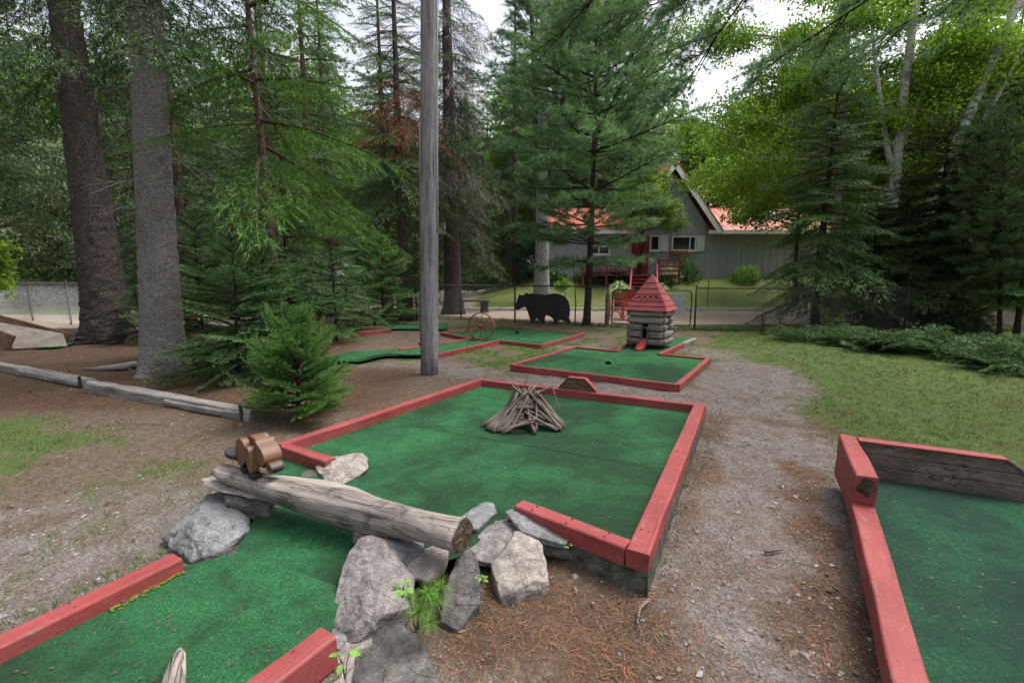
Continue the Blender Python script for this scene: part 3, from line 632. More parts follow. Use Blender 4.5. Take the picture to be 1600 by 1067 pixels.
# deck and stairs
sx0, sx1 = Q(985, 440, 23.5).x, Q(1022, 440, 23.5).x
sb = Vector(((sx0 + sx1) / 2, 21.3, height(7, 21.3)))
st = thing('red_stairs', 'dark red wooden stairs with railings climbing to the cottage deck', 'stairs', sb)
nst = 8; dz = (1.55 - 0.12) / nst
SLX = (1004 - 800) / FPX; wst = sx1 - sx0
def sxc(y): return y * SLX + 0.02
for k in range(nst):
    y = 21.4 + k * 0.36; z = 0.12 + dz * (k + 1)
    B().box((sxc(y), y, z), (wst, 0.34, 0.045)).build('tread', M['stair'], st)
    B().box((sxc(y), y + 0.16, z - dz / 2 - 0.01), (wst - 0.02, 0.02, dz - 0.05)).build('riser', M['stair'], st)
for sg in (-1, 1):
    def xx_(y): return sxc(y) + sg * (wst / 2 + 0.04)
    B().beam((xx_(21.2), 21.2, 0.08), (xx_(24.3), 24.3, 1.5), 0.05, 0.26).build('stringer', M['stair'], st)
    for y, z in ((21.4, 0.1), (22.8, 0.75), (24.2, 1.4)): B().box((xx_(y), y, z + 0.38), (0.09, 0.09, 0.85)).build('rail_post', M['stair'], st)
    B().beam((xx_(21.3), 21.3, 0.88), (xx_(24.3), 24.3, 2.2), 0.07, 0.07).build('handrail', M['stair'], st)
sx0, sx1 = sxc(24.4) - wst / 2, sxc(24.4) + wst / 2
dk = thing('cottage_deck', 'dark red wooden deck with rails in front of the cottage door', 'deck', (6.5, 25, 1.2))
for k in range(8): B().box((6.3, 24.42 + k * 0.225, 1.58), (5.2, 0.21, 0.045)).build('deck_board', M['stair'], dk)
for xx in (3.75, 5.0, sx0 - 0.1, sx1 + 0.1, 8.85): B().box((xx, 24.36, 1.75), (0.09, 0.09, 1.4)).build('rail_post', M['stair'], dk)
for z in (1.8, 2.05, 2.35):
    B().box(((3.75 + sx0) / 2, 24.30, z), (sx0 - 3.75, 0.03, 0.09)).build('deck_rail', M['stair'], dk)
    B().box(((8.85 + sx1) / 2, 24.30, z), (8.85 - sx1, 0.03, 0.09)).build('deck_rail', M['stair'], dk)
    B().box(((sx0 + sx1) / 2, 25.9, z), (sx1 - sx0, 0.03, 0.09)).build('deck_rail', M['stair'], dk)

# far shed, planter, bins along the road
sh0 = Q(822, 438, 42); sh0 = Vector((sh0.x, 42, 0.6))
shd = thing('small_grey_shed', 'small grey shed with pale pitched roof far behind the lawn', 'shed', sh0)
B().box(sh0 + Z * 0.75, (2.2, 1.8, 2.2)).build('wall', M['siding'], shd)
B().add([sh0 + Vector(v) for v in ((-1.35, -1.2, 1.8), (-1.35, 1.2, 1.8), (-1.35, 0, 2.75), (1.35, -1.2, 1.8), (1.35, 1.2, 1.8), (1.35, 0, 2.75))], [(0, 3, 5, 2), (1, 2, 5, 4), (0, 2, 1), (3, 4, 5), (0, 1, 4, 3)]).build('roof', M['sheet'], shd)
B().box(sh0 + Vector((0.1, -0.93, 0.5)), (0.7, 0.04, 1.5)).build('door', M['darkhole'], shd)
yb = Q(795, 444, 40); yb = Vector((yb.x, 40, 0.0))
ybx = thing('yellow_planter', 'yellow planter tub under green leaves at the edge of the lawn', 'planter', yb)
B().tube([yb + Z * 0.3, yb + Z * 0.9], [0.45, 0.55], 12).build('tub', M['yellow'], ybx)
# trailer far left behind the trees
tr = Vector((-15.5, 33, 0)); tl = thing('pale_trailer', 'pale camping trailer glimpsed through the evergreens across the road', 'trailer', tr)
B().box(tr + Z * 1.75, (7.0, 2.4, 2.1)).build('body', M['white'], tl, bevel=0.15, seg=3)
B().box(tr + Vector((0, -1.23, 1.3)), (6.4, 0.03, 0.16)).build('stripe', M['siding'], tl)
for xx in (-2.2, 0, 2.0): B().box(tr + Vector((xx, -1.22, 2.05)), (1.0, 0.05, 0.6)).build('window', M['glass'], tl)
for xx in (-0.6, 0.3): B().tube([tr + Vector((xx, -1.1, 0.36)), tr + Vector((xx, -0.85, 0.36))], 0.36, 14).build('wheel', M['rubber'], tl)
# small painted figure by the fence
gn = Vector((-4.5, 18.2, 0)); gno = thing('painted_garden_figure', 'small red, white and teal garden figure behind the fence under the conifers', 'figurine', gn)
B().tube([gn + Z * 0.9, gn + Z * 1.0, gn + Z * 1.15], [0.12, 0.14, 0.10], 10).build('body', M['teal'], gno, True)
B().tube([gn + Z * 1.15, gn + Z * 1.2, gn + Z * 1.27], [0.09, 0.10, 0.085], 10).build('beard', M['white'], gno, True)
B().tube([gn + Z * 1.27, gn + Z * 1.36, gn + Z * 1.5], [0.11, 0.08, 0.012], 10).build('hat', M['orange'], gno, True)
B().tube([gn, gn + Z * 0.9], [0.10, 0.09], 10).build('stump', M['barkA'], gno)

# ------------------------------------------------------------------ a person walking on the far road
def person(loc, label):
    t = thing('person', label, 'person', loc)
    J = {'pelvis': (0, 0, 0.95), 'waist': (0, 0, 1.12), 'chest': (0, 0.0, 1.34), 'neck': (0, 0, 1.5), 'head': (0, -0.02, 1.60), 'crown': (0, -0.01, 1.72),
         'lh': (-0.10, 0, 0.9), 'lk': (-0.11, -0.05, 0.5), 'la': (-0.11, 0.02, 0.09), 'lt': (-0.12, -0.14, 0.04),
         'rh': (0.10, 0, 0.9), 'rk': (0.11, -0.02, 0.5), 'ra': (0.11, 0.10, 0.09), 'rt': (0.12, -0.05, 0.04),
         'ls': (-0.19, 0, 1.43), 'le': (-0.25, 0.03, 1.15), 'lw': (-0.25, -0.05, 0.9), 'lf': (-0.24, -0.08, 0.8),
         'rs': (0.19, 0, 1.43), 're': (0.25, 0.03, 1.15), 'rw': (0.25, -0.03, 0.9), 'rf': (0.24, -0.06, 0.8)}
    Rd = dict(pelvis=.15, waist=.14, chest=.165, neck=.06, head=.095, crown=.075, lh=.095, lk=.065, la=.045, lt=.04, rh=.095, rk=.065, ra=.045, rt=.04,
              ls=.07, le=.048, lw=.032, lf=.03, rs=.07, re=.048, rw=.032, rf=.03)
    E = [('pelvis', 'waist'), ('waist', 'chest'), ('chest', 'neck'), ('neck', 'head'), ('head', 'crown'), ('pelvis', 'lh'), ('lh', 'lk'), ('lk', 'la'), ('la', 'lt'), ('pelvis', 'rh'), ('rh', 'rk'), ('rk', 'ra'), ('ra', 'rt'),
         ('chest', 'ls'), ('ls', 'le'), ('le', 'lw'), ('lw', 'lf'), ('chest', 'rs'), ('rs', 're'), ('re', 'rw'), ('rw', 'rf')]
    ks = list(J); me = bpy.data.meshes.new('body'); me.from_pydata([J[k] for k in ks], [(ks.index(a), ks.index(b)) for a, b in E], [])
    o = link('body', me, t); o.modifiers.new('skin', 'SKIN')
    for k, v in zip(ks, me.skin_vertices[0].data): v.radius = (Rd[k], Rd[k] * (0.75 if k in ('pelvis', 'waist', 'chest') else 1)); v.use_root = (k == 'pelvis')
    s = o.modifiers.new('sub', 'SUBSURF'); s.levels = 2; s.render_levels = 2
    bpy.context.view_layer.update(); dg = bpy.context.evaluated_depsgraph_get()
    nm = bpy.data.meshes.new_from_object(o.evaluated_get(dg)); o.modifiers.clear(); o.data = nm
    for m in ('trouser', 'shirt', 'skin', 'blackpaint', 'white'): nm.materials.append(M[m])
    for p in nm.polygons:
        c = p.center
        p.material_index = 0 if c.z < 0.98 and abs(c.x) < 0.2 else (2 if (c.z > 1.5 or c.z < 0.9) else (1 if abs(c.x) < 0.13 else 3))
        if c.z > 1.66: p.material_index = 4
        p.use_smooth = True
    return t
ps = Q(737, 455, 40); person(Vector((-3.9, 44, 0)), 'person in dark jacket and grey shirt walking on the far road')

# ------------------------------------------------------------------ trees
def rotz(a): c, s = math.cos(a), math.sin(a); return np.array([[c, -s, 0], [s, c, 0], [0, 0, 1.0]])
def roty(a): c, s = math.cos(a), math.sin(a); return np.array([[c, 0, s], [0, 1, 0], [-s, 0, c]])
def rotx(a): c, s = math.cos(a), math.sin(a); return np.array([[1.0, 0, 0], [0, c, -s], [0, s, c]])
def unit(v): return v / (np.linalg.norm(v, axis=-1, keepdims=True) + 1e-9)
def frond(seed, nl=13, side=0.40, ang=55, step=0.03, bl=0.055, bw=0.013, t0=0.12, hang=0.1, per=2, flat=0.6):
    """a conifer branch of unit length along +X made of needle blades: returns (n,3,3) triangles and a tint per triangle"""
    rg = np.random.default_rng(seed); tw = [(np.array([t0 * 0.6, 0, 0]), np.array([1.0, 0, 0]), 1 - t0 * 0.6)]
    for t in np.linspace(t0, 0.96, nl):
        for s in (-1, 1):
            a = R(ang + rg.normal(0, 9)) * s; L = (side * (1 - t) ** 0.75 * rg.uniform(0.65, 1.1) + 0.05)
            d = np.array([math.cos(a), math.sin(a), -hang * rg.uniform(0.2, 1.6)]); tw.append((np.array([t + rg.normal(0, 0.012), 0, 0]), d / np.linalg.norm(d), L))
            if L > 0.2:
                for q in (0.35, 0.6):
                    a2 = a + s * R(rg.uniform(-60, -35)); d2 = np.array([math.cos(a2), math.sin(a2), -hang * rg.uniform(0, 1.5)])
                    tw.append((tw[-1][0] * 0 + np.array([t, 0, 0]) + d / np.linalg.norm(d) * L * q, d2 / np.linalg.norm(d2), L * 0.45))
    T = []; C = []
    for (o, d, L) in tw:
        n = max(2, int(L / step)); s = (np.arange(n) + rg.random(n)) / n * L
        for k in range(per):
            pr = rg.normal(size=(n, 3)); pr[:, 2] *= flat; pr = unit(pr - (pr @ d)[:, None] * d)
            f = rg.uniform(0.35, 0.9, n)[:, None]; dr = unit(d * f + pr * (1.15 - f))
            base = o + d * s[:, None]; ln = (bl * rg.uniform(0.7, 1.25, n))[:, None]
            wv = unit(np.cross(dr, rg.normal(size=(n, 3)))) * (bw * 0.5)
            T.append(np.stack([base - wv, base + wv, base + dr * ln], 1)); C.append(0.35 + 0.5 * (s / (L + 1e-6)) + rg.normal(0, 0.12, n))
        T.append(np.array([[o + d * L * 0.92 - np.array([0, bw, 0]) * 0.5, o + d * L * 0.92 + np.array([0, bw, 0]) * 0.5, o + d * (L + bl)]])); C.append(np.array([0.95]))
    return np.concatenate(T), np.concatenate(C)
def bend(T, L, droop, tip):
    x = T[..., 0]; Tn = T * L; Tn[..., 2] += L * (-droop * x ** 2 + tip * np.clip(x - 0.6, 0, 1) ** 2 * 2.5); return Tn
def trunk_shape(b, base, H, r, lean=(0, 0), n=12, bendy=0.0, seed=0, flare=0.35, top=0.06, segs=14, rough=0.05, relief=0.0):
    if relief:
        ii, kk = np.meshgrid(np.arange(400), np.arange(n), indexing='ij'); an = kk.ravel() * 6.2832 / n; q_ = np.stack([np.cos(an) * 3.2, np.sin(an) * 3.2, ii.ravel() * 0.42], 1); RL = (np.abs(fbm(q_, seed, 3) - 0.5) * 2.2 + 0.5 * fbm(q_ * 2.5, seed + 3, 2)).reshape(400, n)
    rg = np.random.default_rng(seed); ph = rg.random(4) * 6.28; path = []; rad = []
    for i in range(segs + 1):
        t = (i / segs) ** 1.5; z = H * t
        path.append(Vector(base) + Vector((lean[0] * z + bendy * math.sin(t * 5 + ph[0]), lean[1] * z + bendy * math.sin(t * 4 + ph[1]), z - (0.12 if i == 0 else 0))))
        rad.append(max(0.012, r * ((1 - t) * (1 - top) + top) * (1 + flare * math.exp(-z / max(0.05, r * 1.3)))))
    b.tube(path, rad, n, jit=rough, seed=seed, fn=(lambda i, a: 1 + (0.13 * math.sin(3 * a + ph[2]) + 0.09 * math.sin(5 * a + ph[3])) * math.exp(-i * (0.45 if segs < 30 else 0.12)) + (relief * (RL[i % 400, int(a / 6.2832 * n) % n] - 0.5) if relief else 0)))
    return path, rad
def at_height(path, z):
    for i in range(len(path) - 1):
        if path[i + 1].z >= z:
            f = (z - path[i].z) / max(1e-6, path[i + 1].z - path[i].z); return path[i].lerp(path[i + 1], max(0, min(1, f)))
    return path[-1].copy()
def conifer(name, label, base, H, r, crown0, Lmax, leaf, barkm, proto, nb=90, pitch=(10, -25), droop=0.25, tip=0.1, lean=(0, 0), seed=1, group=None, shape=0.85, az=None, n=10, bendy=0.02, bare=0, tintv=0.16, cat='tree', segs=14, rough=0.05, tadd=0.0, top=0.06, stub=True):
    """trunk with whorled branches; pitch runs from the top branches to the lowest ones"""
    base = Vector(base); rg = np.random.default_rng(seed); t = thing(name, label, cat, base, group=group)
    tb = B(); path, rad = trunk_shape(tb, base, H, r, lean, n, bendy, seed, segs=segs, rough=rough, top=top)
    TT, CC = [], []; bo = np.array(base)
    for k in range(nb):
        f = (k + rg.random()) / nb; z = crown0 + (H * 0.985 - crown0) * f
        L = max(0.12, Lmax * ((1 - f) ** shape * 0.92 + 0.08) * rg.uniform(0.6, 1.12))
        a = k * 2.399 + rg.normal(0, 0.35)
        if az is not None: a = az[0] + (az[1] - az[0]) * rg.random()
        e = R(pitch[1] + (pitch[0] - pitch[1]) * f + rg.normal(0, 6)); o = at_height(path, base.z + z)
        pt, pc = proto[k % len(proto)]
        dr = droop * rg.uniform(0.6, 1.3); X = bend(pt, L, dr, tip)
        Rm = rotz(a) @ roty(-e) @ rotx(rg.normal(0, 0.25)); X = X @ Rm.T + np.array(o)
        TT.append(X); CC.append(pc + rg.normal(0, tintv) + tadd)
        ax = bend(np.array([[0, 0, 0], [0.33, 0, 0], [0.66, 0, 0], [0.95, 0, 0]], float), L, dr, tip) @ Rm.T + np.array(o)
        tb.tube([Vector(q) for q in ax], [0.010 + 0.009 * L, 0.008 + 0.006 * L, 0.006 + 0.003 * L, 0.003], 3, caps=False)
    for k in range(bare):                                             # bare dead branches under the crown
        z = crown0 * rg.uniform(0.25, 1.1); o = at_height(path, base.z + z); a = rg.random() * 6.28; L = rg.uniform(0.3, 0.9) * max(0.5, Lmax * 0.5)
        d = Vector((math.cos(a), math.sin(a), rg.uniform(-0.5, 0.05)))
        tb.tube([o, o + d * L * 0.5, o + d * L + Vector((0, 0, -0.1 * L))], [0.012, 0.008, 0.003], 3, caps=False)
        for q in range(4):
            s = o + d * L * rg.uniform(0.3, 0.9); a2 = a + rg.uniform(-1, 1); tb.tube([s, s + Vector((math.cos(a2), math.sin(a2), rg.uniform(-0.6, 0.1))) * L * 0.35], [0.006, 0.002], 3, caps=False)
    tb.build('trunk', barkm, t, True)
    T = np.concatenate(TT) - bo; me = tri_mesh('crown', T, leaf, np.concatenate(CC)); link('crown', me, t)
    return t
def tuft(seed, n=20, spread=0.75):
    rg = np.random.default_rng(seed); d = rg.normal(size=(n, 3)); d[:, 0] = np.abs(d[:, 0]) * 0.9 + spread; d = unit(d); ln = rg.uniform(0.75, 1.1, n)[:, None]
    w = unit(np.cross(d, rg.normal(size=(n, 3)))) * 0.034
    return np.stack([-w + d * 0.02, w + d * 0.02, d * ln + np.array([0, 0, -0.08])], 1), 0.5 + rg.normal(0, 0.16, n)
TUFTS = [tuft(k) for k in range(6)]
def pine_branch(rg, o, a, e, L, tb, TT, CC, tl=0.11, dens=1.0, sub=9, up=0.25, tint=0.0, w0=0.010, droop=0.0, thin=1.0):
    """one pine limb with side shoots carrying needle tufts; appends to TT/CC, wood to tb"""
    o = np.array(o, float); d = np.array([math.cos(a) * math.cos(e), math.sin(a) * math.cos(e), math.sin(e)])
    def pt(t): return o + d * (L * t) + np.array([0, 0, up * L * t * t - droop * L * t * t])
    ax = [pt(t) for t in (0, 0.25, 0.5, 0.75, 1.0)]
    tb.tube([Vector(q) for q in ax], [(w0 + 0.010 * L) * k for k in (1, 0.8, 0.55, 0.33, 0.15)], 4, caps=False)
    ends = [(pt(1.0), unit(pt(1.0) - pt(0.85)))]
    for s in np.linspace(0.22, 0.97, sub):
        for q in (-1, 1):
            if rg.random() < 0.15: continue
            b0 = pt(s); aa = a + q * R(rg.uniform(35, 65)); l2 = L * 0.42 * (1.1 - s) * rg.uniform(0.6, 1.2) + 0.12
            d2 = np.array([math.cos(aa), math.sin(aa), e * 0.6 + rg.normal(0, 0.12) + 0.10 - droop * 0.4]); d2 = unit(d2)
            tb.tube([Vector(b0), Vector(b0 + d2 * l2 * 0.5), Vector(b0 + d2 * l2 + np.array([0, 0, 0.03]))], [0.005 + 0.003 * L, 0.004, 0.002], 3, caps=False)
            nt = max(2, int(l2 / 0.085 * dens))
            for u in np.linspace(0.35, 1.0, nt): ends.append((b0 + d2 * l2 * u, unit(d2 + rg.normal(0, 0.35, 3))))
    for (p, dd) in ends:
        T, c = TUFTS[rg.integers(len(TUFTS))]
        x = dd; y = unit(np.cross(x, rg.normal(size=3))); z = np.cross(x, y); Mx = np.stack([x, y, z], 1)
        X = T.copy()
        if thin != 1.0:
            mid = (X[:, :1] + X[:, 1:2]) / 2; X[:, :2] = mid + (X[:, :2] - mid) * thin
        TT.append((X * tl * rg.uniform(0.85, 1.15)) @ Mx.T + p); CC.append(c + tint + rg.normal(0, 0.12))
def pine(name, label, base, H, r, crown0, Lmax, leaf, barkm, nb=46, seed=1, lean=(0, 0), tl=0.11, dens=1.0, shape=0.6, pitch=(45, 0), group=None, up=0.12, whorl=5, bendy=0.03, tadd=0.0, droop=0.0, low=1.0):
    base = Vector(base); rg = np.random.default_rng(seed); t = thing(name, label, 'tree', base, group=group); tb = B()
    path, rad = trunk_shape(tb, base, H, r, lean, 10, bendy, seed); TT, CC = [], []
    nw = max(1, nb // whorl)
    for k in range(nb):
        f = ((k // whorl) + rg.uniform(-0.12, 0.12)) / nw; f = min(max(f, 0), 0.985); z = crown0 + (H - crown0) * f
        L = max(0.25, Lmax * ((1 - f) ** shape * 0.9 + 0.1) * rg.uniform(0.7, 1.1)) * (low + (1 - low) * min(1, f / 0.28)); a = (k % whorl) * 6.283 / whorl + (k // whorl) * 0.7 + rg.normal(0, 0.25)
        pine_branch(rg, at_height(path, base.z + z), a, R(pitch[1] + (pitch[0] - pitch[1]) * f + rg.normal(0, 5)), L, tb, TT, CC, tl, dens, max(3, int(3 + L * 2.6)), up, rg.normal(0, 0.1) + tadd, droop=droop)
    tb.build('trunk', barkm, t, True); link('crown', tri_mesh('crown', np.concatenate(TT) - np.array(base), leaf, np.concatenate(CC)), t); return t
def leaf_cluster(seed, n=14, size=0.06, rad=0.22):
    rg = np.random.default_rng(seed); c = rg.normal(size=(n, 3)) * rad * 0.6; c[:, 2] *= 0.75; d = unit(rg.normal(size=(n, 3)) + np.array([0, 0, -0.4])); s = unit(np.cross(d, rg.normal(size=(n, 3)))); L = size * rg.uniform(0.7, 1.2, n)[:, None]
    return np.stack([c, c + d * L * 0.45 + s * L * 0.38, c + d * L, c + d * L * 0.45 - s * L * 0.38], 1), 0.5 + rg.normal(0, 0.2, n)
def broadleaf(name, label, base, H, r, leaf, barkm, crown0, spread, seed=1, nl=1400, lsize=0.065, lean=(0, 0), forks=(), group=None, nlimb=16, center=None, crad=0.26, flatten=1.0, ln=14, tadd=0.0, cat='tree', bendy=0.06, limbs_up=0.5, r_top=0.1, back_only=False):
    lk = 0.5 if back_only else 1.0
    base = Vector(base); rg = np.random.default_rng(seed); t = thing(name, label, cat, base, group=group); tb = B()
    path, rad = trunk_shape(tb, base, H * 0.92, r, lean, 12, bendy, seed, top=r_top); stems = [path]
    for (z0, dx, dy, hh, rr) in forks:
        o = at_height(path, base.z + z0); pts = [o + Vector((dx * t_ ** 0.8 , dy * t_ ** 0.8, hh * t_)) for t_ in (0, 0.15, 0.35, 0.6, 0.8, 1.0)]
        tb.tube(pts, [rr, rr * 0.9, rr * 0.75, rr * 0.55, rr * 0.4, rr * 0.15], 9, jit=0.04, seed=seed); stems.append(pts)
    pts = []
    for k in range(nlimb):
        stm = stems[k % len(stems)]; f = rg.uniform(0.0, 0.95); z = base.z + crown0 + (H * 0.9 - crown0) * f; o = at_height(stm, z); a = k * 2.399 + rg.normal(0, 0.4)
        L = spread * (1 - 0.65 * f) * rg.uniform(0.6, 1.1); d = Vector((math.cos(a), math.sin(a) if not back_only else abs(math.sin(a)) * 0.9 + 0.15, limbs_up * rg.uniform(0.4, 1.3)))
        q = [o, o + d * L * 0.35 + Vector(rg.normal(0, 0.05 * L, 3)), o + d * L * 0.7 + Vector(rg.normal(0, 0.08 * L, 3)), o + d * L + Vector((0, 0, -0.15 * L))]
        tb.tube(q, [(0.012 + 0.018 * L) * lk, (0.010 + 0.011 * L) * lk, (0.006 + 0.006 * L) * lk, 0.003], 5, caps=False)
        for j in range(7):
            u = rg.uniform(0.25, 1.0); i = min(2, int(u * 3)); s = q[i].lerp(q[i + 1], u * 3 - i); a2 = a + rg.uniform(-1.3, 1.3); l2 = L * rg.uniform(0.2, 0.45)
            e = s + Vector((math.cos(a2), math.sin(a2), rg.uniform(-0.25, 0.5))) * l2; tb.tube([s, s.lerp(e, 0.5) + Vector((0, 0, 0.04 * l2)), e], [0.004 + 0.004 * L, 0.005, 0.002], 3, caps=False)
            pts += [s.lerp(e, w) for w in (0.3, 0.6, 0.85, 1.0, 1.05)]
        pts += [q[2], q[3], q[2].lerp(q[3], 0.5)]
    CL = [leaf_cluster(k + seed * 10, ln, lsize, crad) for k in range(5)]; TT, CC = [], []
    pa = np.array([tuple(p) for p in pts])
    for k in range(nl):
        p = pa[rg.integers(len(pa))] + rg.normal(0, crad * 0.8, 3); T, c = CL[rg.integers(5)]
        TT.append(T @ rotz(rg.random() * 6.28).T + p); CC.append(c + rg.normal(0, 0.15) + tadd)
    tb.build('trunk', barkm, t, True); link('crown', tri_mesh('crown', np.concatenate(TT) - np.array(base), leaf, np.concatenate(CC), 4), t); return t

F_SPR = [frond(k, 15, 0.40, 55, 0.022, 0.036, 0.0095, hang=0.25) for k in range(4)]
F_BIG = [frond(20 + k, 19, 0.36, 52, 0.015, 0.026, 0.0062, hang=0.45, flat=0.9) for k in range(4)]
F_FIR = [frond(40 + k, 12, 0.46, 50, 0.030, 0.055, 0.015, hang=0.08) for k in range(4)]
F_BUSH = [frond(60 + k, 10, 0.50, 48, 0.016, 0.042, 0.0085, per=5, hang=0.0, flat=1.0) for k in range(4)]
F_SOFT = [frond(80 + k, 16, 0.36, 42, 0.018, 0.034, 0.0055, hang=0.4, per=3, flat=1.0) for k in range(4)]
F_DEAD = [frond(90 + k, 12, 0.45, 50, 0.045, 0.055, 0.010, hang=0.25) for k in range(3)]
F_TWIG = [frond(95 + k, 13, 0.5, 48, 0.07, 0.10, 0.006, hang=0.5, per=1) for k in range(3)]
F_CED = [frond(110 + k, 12, 0.45, 48, 0.032, 0.065, 0.017, hang=0.2) for k in range(4)]
def big_trunk(label, base, H, r, lean, barkm, seed, crown_me, rz, zoff, n=28, segs=40, rough=0.03, bare=20, name='spruce_tree'):
    """a mature trunk with dead snags; its crown shares one mesh"""
    base = Vector(base); t = thing(name, label, 'tree', base); tb = B(); path, rad = trunk_shape(tb, base, H, r, lean, n, 0.03, seed, segs=segs, rough=rough * 0.3, relief=rough * 3.2); rg = np.random.default_rng(seed)
    for k in range(bare):
        z = rg.uniform(2.0, zoff + 0.5); o = at_height(path, z); a = rg.random() * 6.28; L = rg.uniform(0.2, 1.5); d = Vector((math.cos(a), math.sin(a), rg.uniform(-0.55, -0.05)))
        tb.tube([o, o + d * L * 0.5, o + d * L + Vector((0, 0, -0.15 * L))], [0.016, 0.010, 0.003], 4, caps=False)
        for q in range(5):
            s = o + d * L * rg.uniform(0.25, 0.95); a2 = a + rg.uniform(-1, 1); tb.tube([s, s + Vector((math.cos(a2), math.sin(a2), rg.uniform(-0.9, 0.0))) * L * 0.35], [0.005, 0.002], 3, caps=False)
    tb.build('trunk', barkm, t, True); c_ = link('crown', crown_me, t, at_height(path, zoff) - base); c_.rotation_euler = (0, 0, rz); return t, path
def crown_only(nb, H, Lmax, proto, leaf, seed, pitch=(15, -28), droop=0.3, shape=0.7, tadd=0.0):
    rg = np.random.default_rng(seed); TT, CC = [], []
    for k in range(nb):
        f = (k + rg.random()) / nb; L = max(0.3, Lmax * ((1 - f) ** shape * 0.9 + 0.1) * rg.uniform(0.65, 1.1)); pt, pc = proto[k % len(proto)]
        X = bend(pt, L, droop * rg.uniform(0.6, 1.3), 0.12) @ (rotz(k * 2.399 + rg.normal(0, 0.35)) @ roty(-R(pitch[1] + (pitch[0] - pitch[1]) * f + rg.normal(0, 7))) @ rotx(rg.normal(0, 0.3))).T
        TT.append(X + np.array([0, 0, H * f])); CC.append(pc + rg.normal(0, 0.15) + tadd)
    return tri_mesh('crown', np.concatenate(TT), leaf, np.concatenate(CC))
def again(src, label, base, s=1.0, rz=0.0, sz=None, group=None, leaf=None):
    """another individual of a tree that is already built"""
    c_ = copy_tree(src); c_.location = Vector(base); c_.rotation_euler = (0, 0, rz); c_.scale = (s, s, sz or s); c_['label'] = label
    if leaf:
        for ch in c_.children:
            if ch.name.startswith('crown'): ch.material_slots[0].link = 'OBJECT'; ch.material_slots[0].material = leaf
    return c_

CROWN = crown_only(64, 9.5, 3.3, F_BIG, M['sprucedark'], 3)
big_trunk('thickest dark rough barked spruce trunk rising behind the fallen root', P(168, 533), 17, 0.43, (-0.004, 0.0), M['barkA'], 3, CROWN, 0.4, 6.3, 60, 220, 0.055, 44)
big_trunk('straight pale grey barked conifer trunk beside the timber edging', P(262, 582), 16, 0.285, (0.045, 0.0), M['barkB'], 5, CROWN, 2.9, 5.6, 54, 200, 0.03, 18)
big_trunk('dark spruce trunk overhanging the left edge above the wooden ramp', (-13.9, 11.6, 0), 15, 0.28, (0.0, 0), M['barkC'], 7, CROWN, 4.4, 4.2, 14, 20, 0.03, 20)
# slender leaning tree with the soft bright foliage hanging over the left
conifer('slender_conifer', 'slender reddish trunk leaning left with soft bright green drooping foliage', P(437, 575), 9.5, 0.085, 3.0, 2.9, M['larch'], M['barkR'], F_SOFT, 34, (25, -12), 0.32, 0.05, (-0.005, 0.0), seed=11, shape=0.5, bendy=0.05, bare=14, n=10)
conifer('young_spruce', 'bushy bright green young spruce at the end of the timber edging', P(470, 652), 1.06, 0.03, 0.05, 0.82, M['bush'], M['barkC'], F_BUSH, 60, (62, 6), 0.05, 0.25, seed=21, shape=0.4, tintv=0.17, bendy=0.02, top=0.2)
low = conifer('young_fir', 'dark green fir sprawling between the pale grey trunk and the bushy spruce', P(378, 592), 2.5, 0.035, 0.1, 1.15, M['fir'], M['barkC'], F_FIR, 60, (45, 0), 0.2, 0.1, seed=23, shape=0.6, tadd=0.02)
again(low, 'dark young fir just behind the bushy young spruce', P(424, 582), 0.9, 1.9)
again(low, 'dark young fir in the shade under the slender leaning trunk', P(400, 558), 1.25, 3.6)
again(low, 'low dark fir right behind the pale grey trunk', P(322, 556), 1.1, 5.0)
yf = conifer('young_fir', 'open young fir with visible dark stem behind the bushy spruce', P(525, 532), 3.3, 0.035, 0.3, 1.2, M['fir'], M['barkC'], F_FIR, 46, (40, -8), 0.15, 0.1, seed=25, shape=0.7)
conifer('young_fir', 'thin young spruce with sparse crown left of the open young fir', P(458, 545), 5.6, 0.05, 0.5, 1.35, M['spruce'], M['barkC'], F_FIR, 60, (35, -12), 0.18, 0.1, seed=26, shape=0.7)
conifer('young_fir', 'bright green pyramid shaped young fir in front of the far fence', P(600, 508), 3.1, 0.05, 0.15, 1.5, M['fir'], M['barkC'], F_FIR, 70, (45, 0), 0.12, 0.12, seed=27, shape=0.8, tadd=0.22)
again(yf, 'small fir at the far fence beside the painted garden figure', P(652, 500), 0.9, 2.2, leaf=M['spruce'])
S1 = conifer('spruce_tree', 'mid sized spruce with straight stem between the thin spruce and open fir', P(497, 518), 12, 0.14, 1.3, 2.3, M['spruce'], M['barkR'], F_SPR, 92, (25, -22), 0.25, 0.12, seed=28, bare=12)
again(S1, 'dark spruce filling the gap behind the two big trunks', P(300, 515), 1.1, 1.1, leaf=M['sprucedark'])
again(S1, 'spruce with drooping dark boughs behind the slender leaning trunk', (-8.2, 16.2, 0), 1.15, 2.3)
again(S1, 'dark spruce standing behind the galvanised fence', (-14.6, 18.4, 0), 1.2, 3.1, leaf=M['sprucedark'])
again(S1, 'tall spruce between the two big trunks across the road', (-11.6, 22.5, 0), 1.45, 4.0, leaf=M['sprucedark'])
again(S1, 'tall spruce across the road behind the slender leaning trunk', (-9.6, 24.5, 0), 1.5, 4.9)
again(S1, 'tall spruce across the road behind the dying spruce', (-6.6, 27.5, 0), 1.6, 5.6)
again(S1, 'tall spruce far behind the dark trunk right of the pole', (-3.4, 26.0, 0), 1.75, 2.7)
again(S1, 'tall spruce far behind the pale multi stemmed trunk', (0.2, 31.0, 0), 1.8, 3.4)
again(S1, 'spruce between the utility pole and the open young fir', (-5.3, 19.6, 0), 1.3, 0.5)
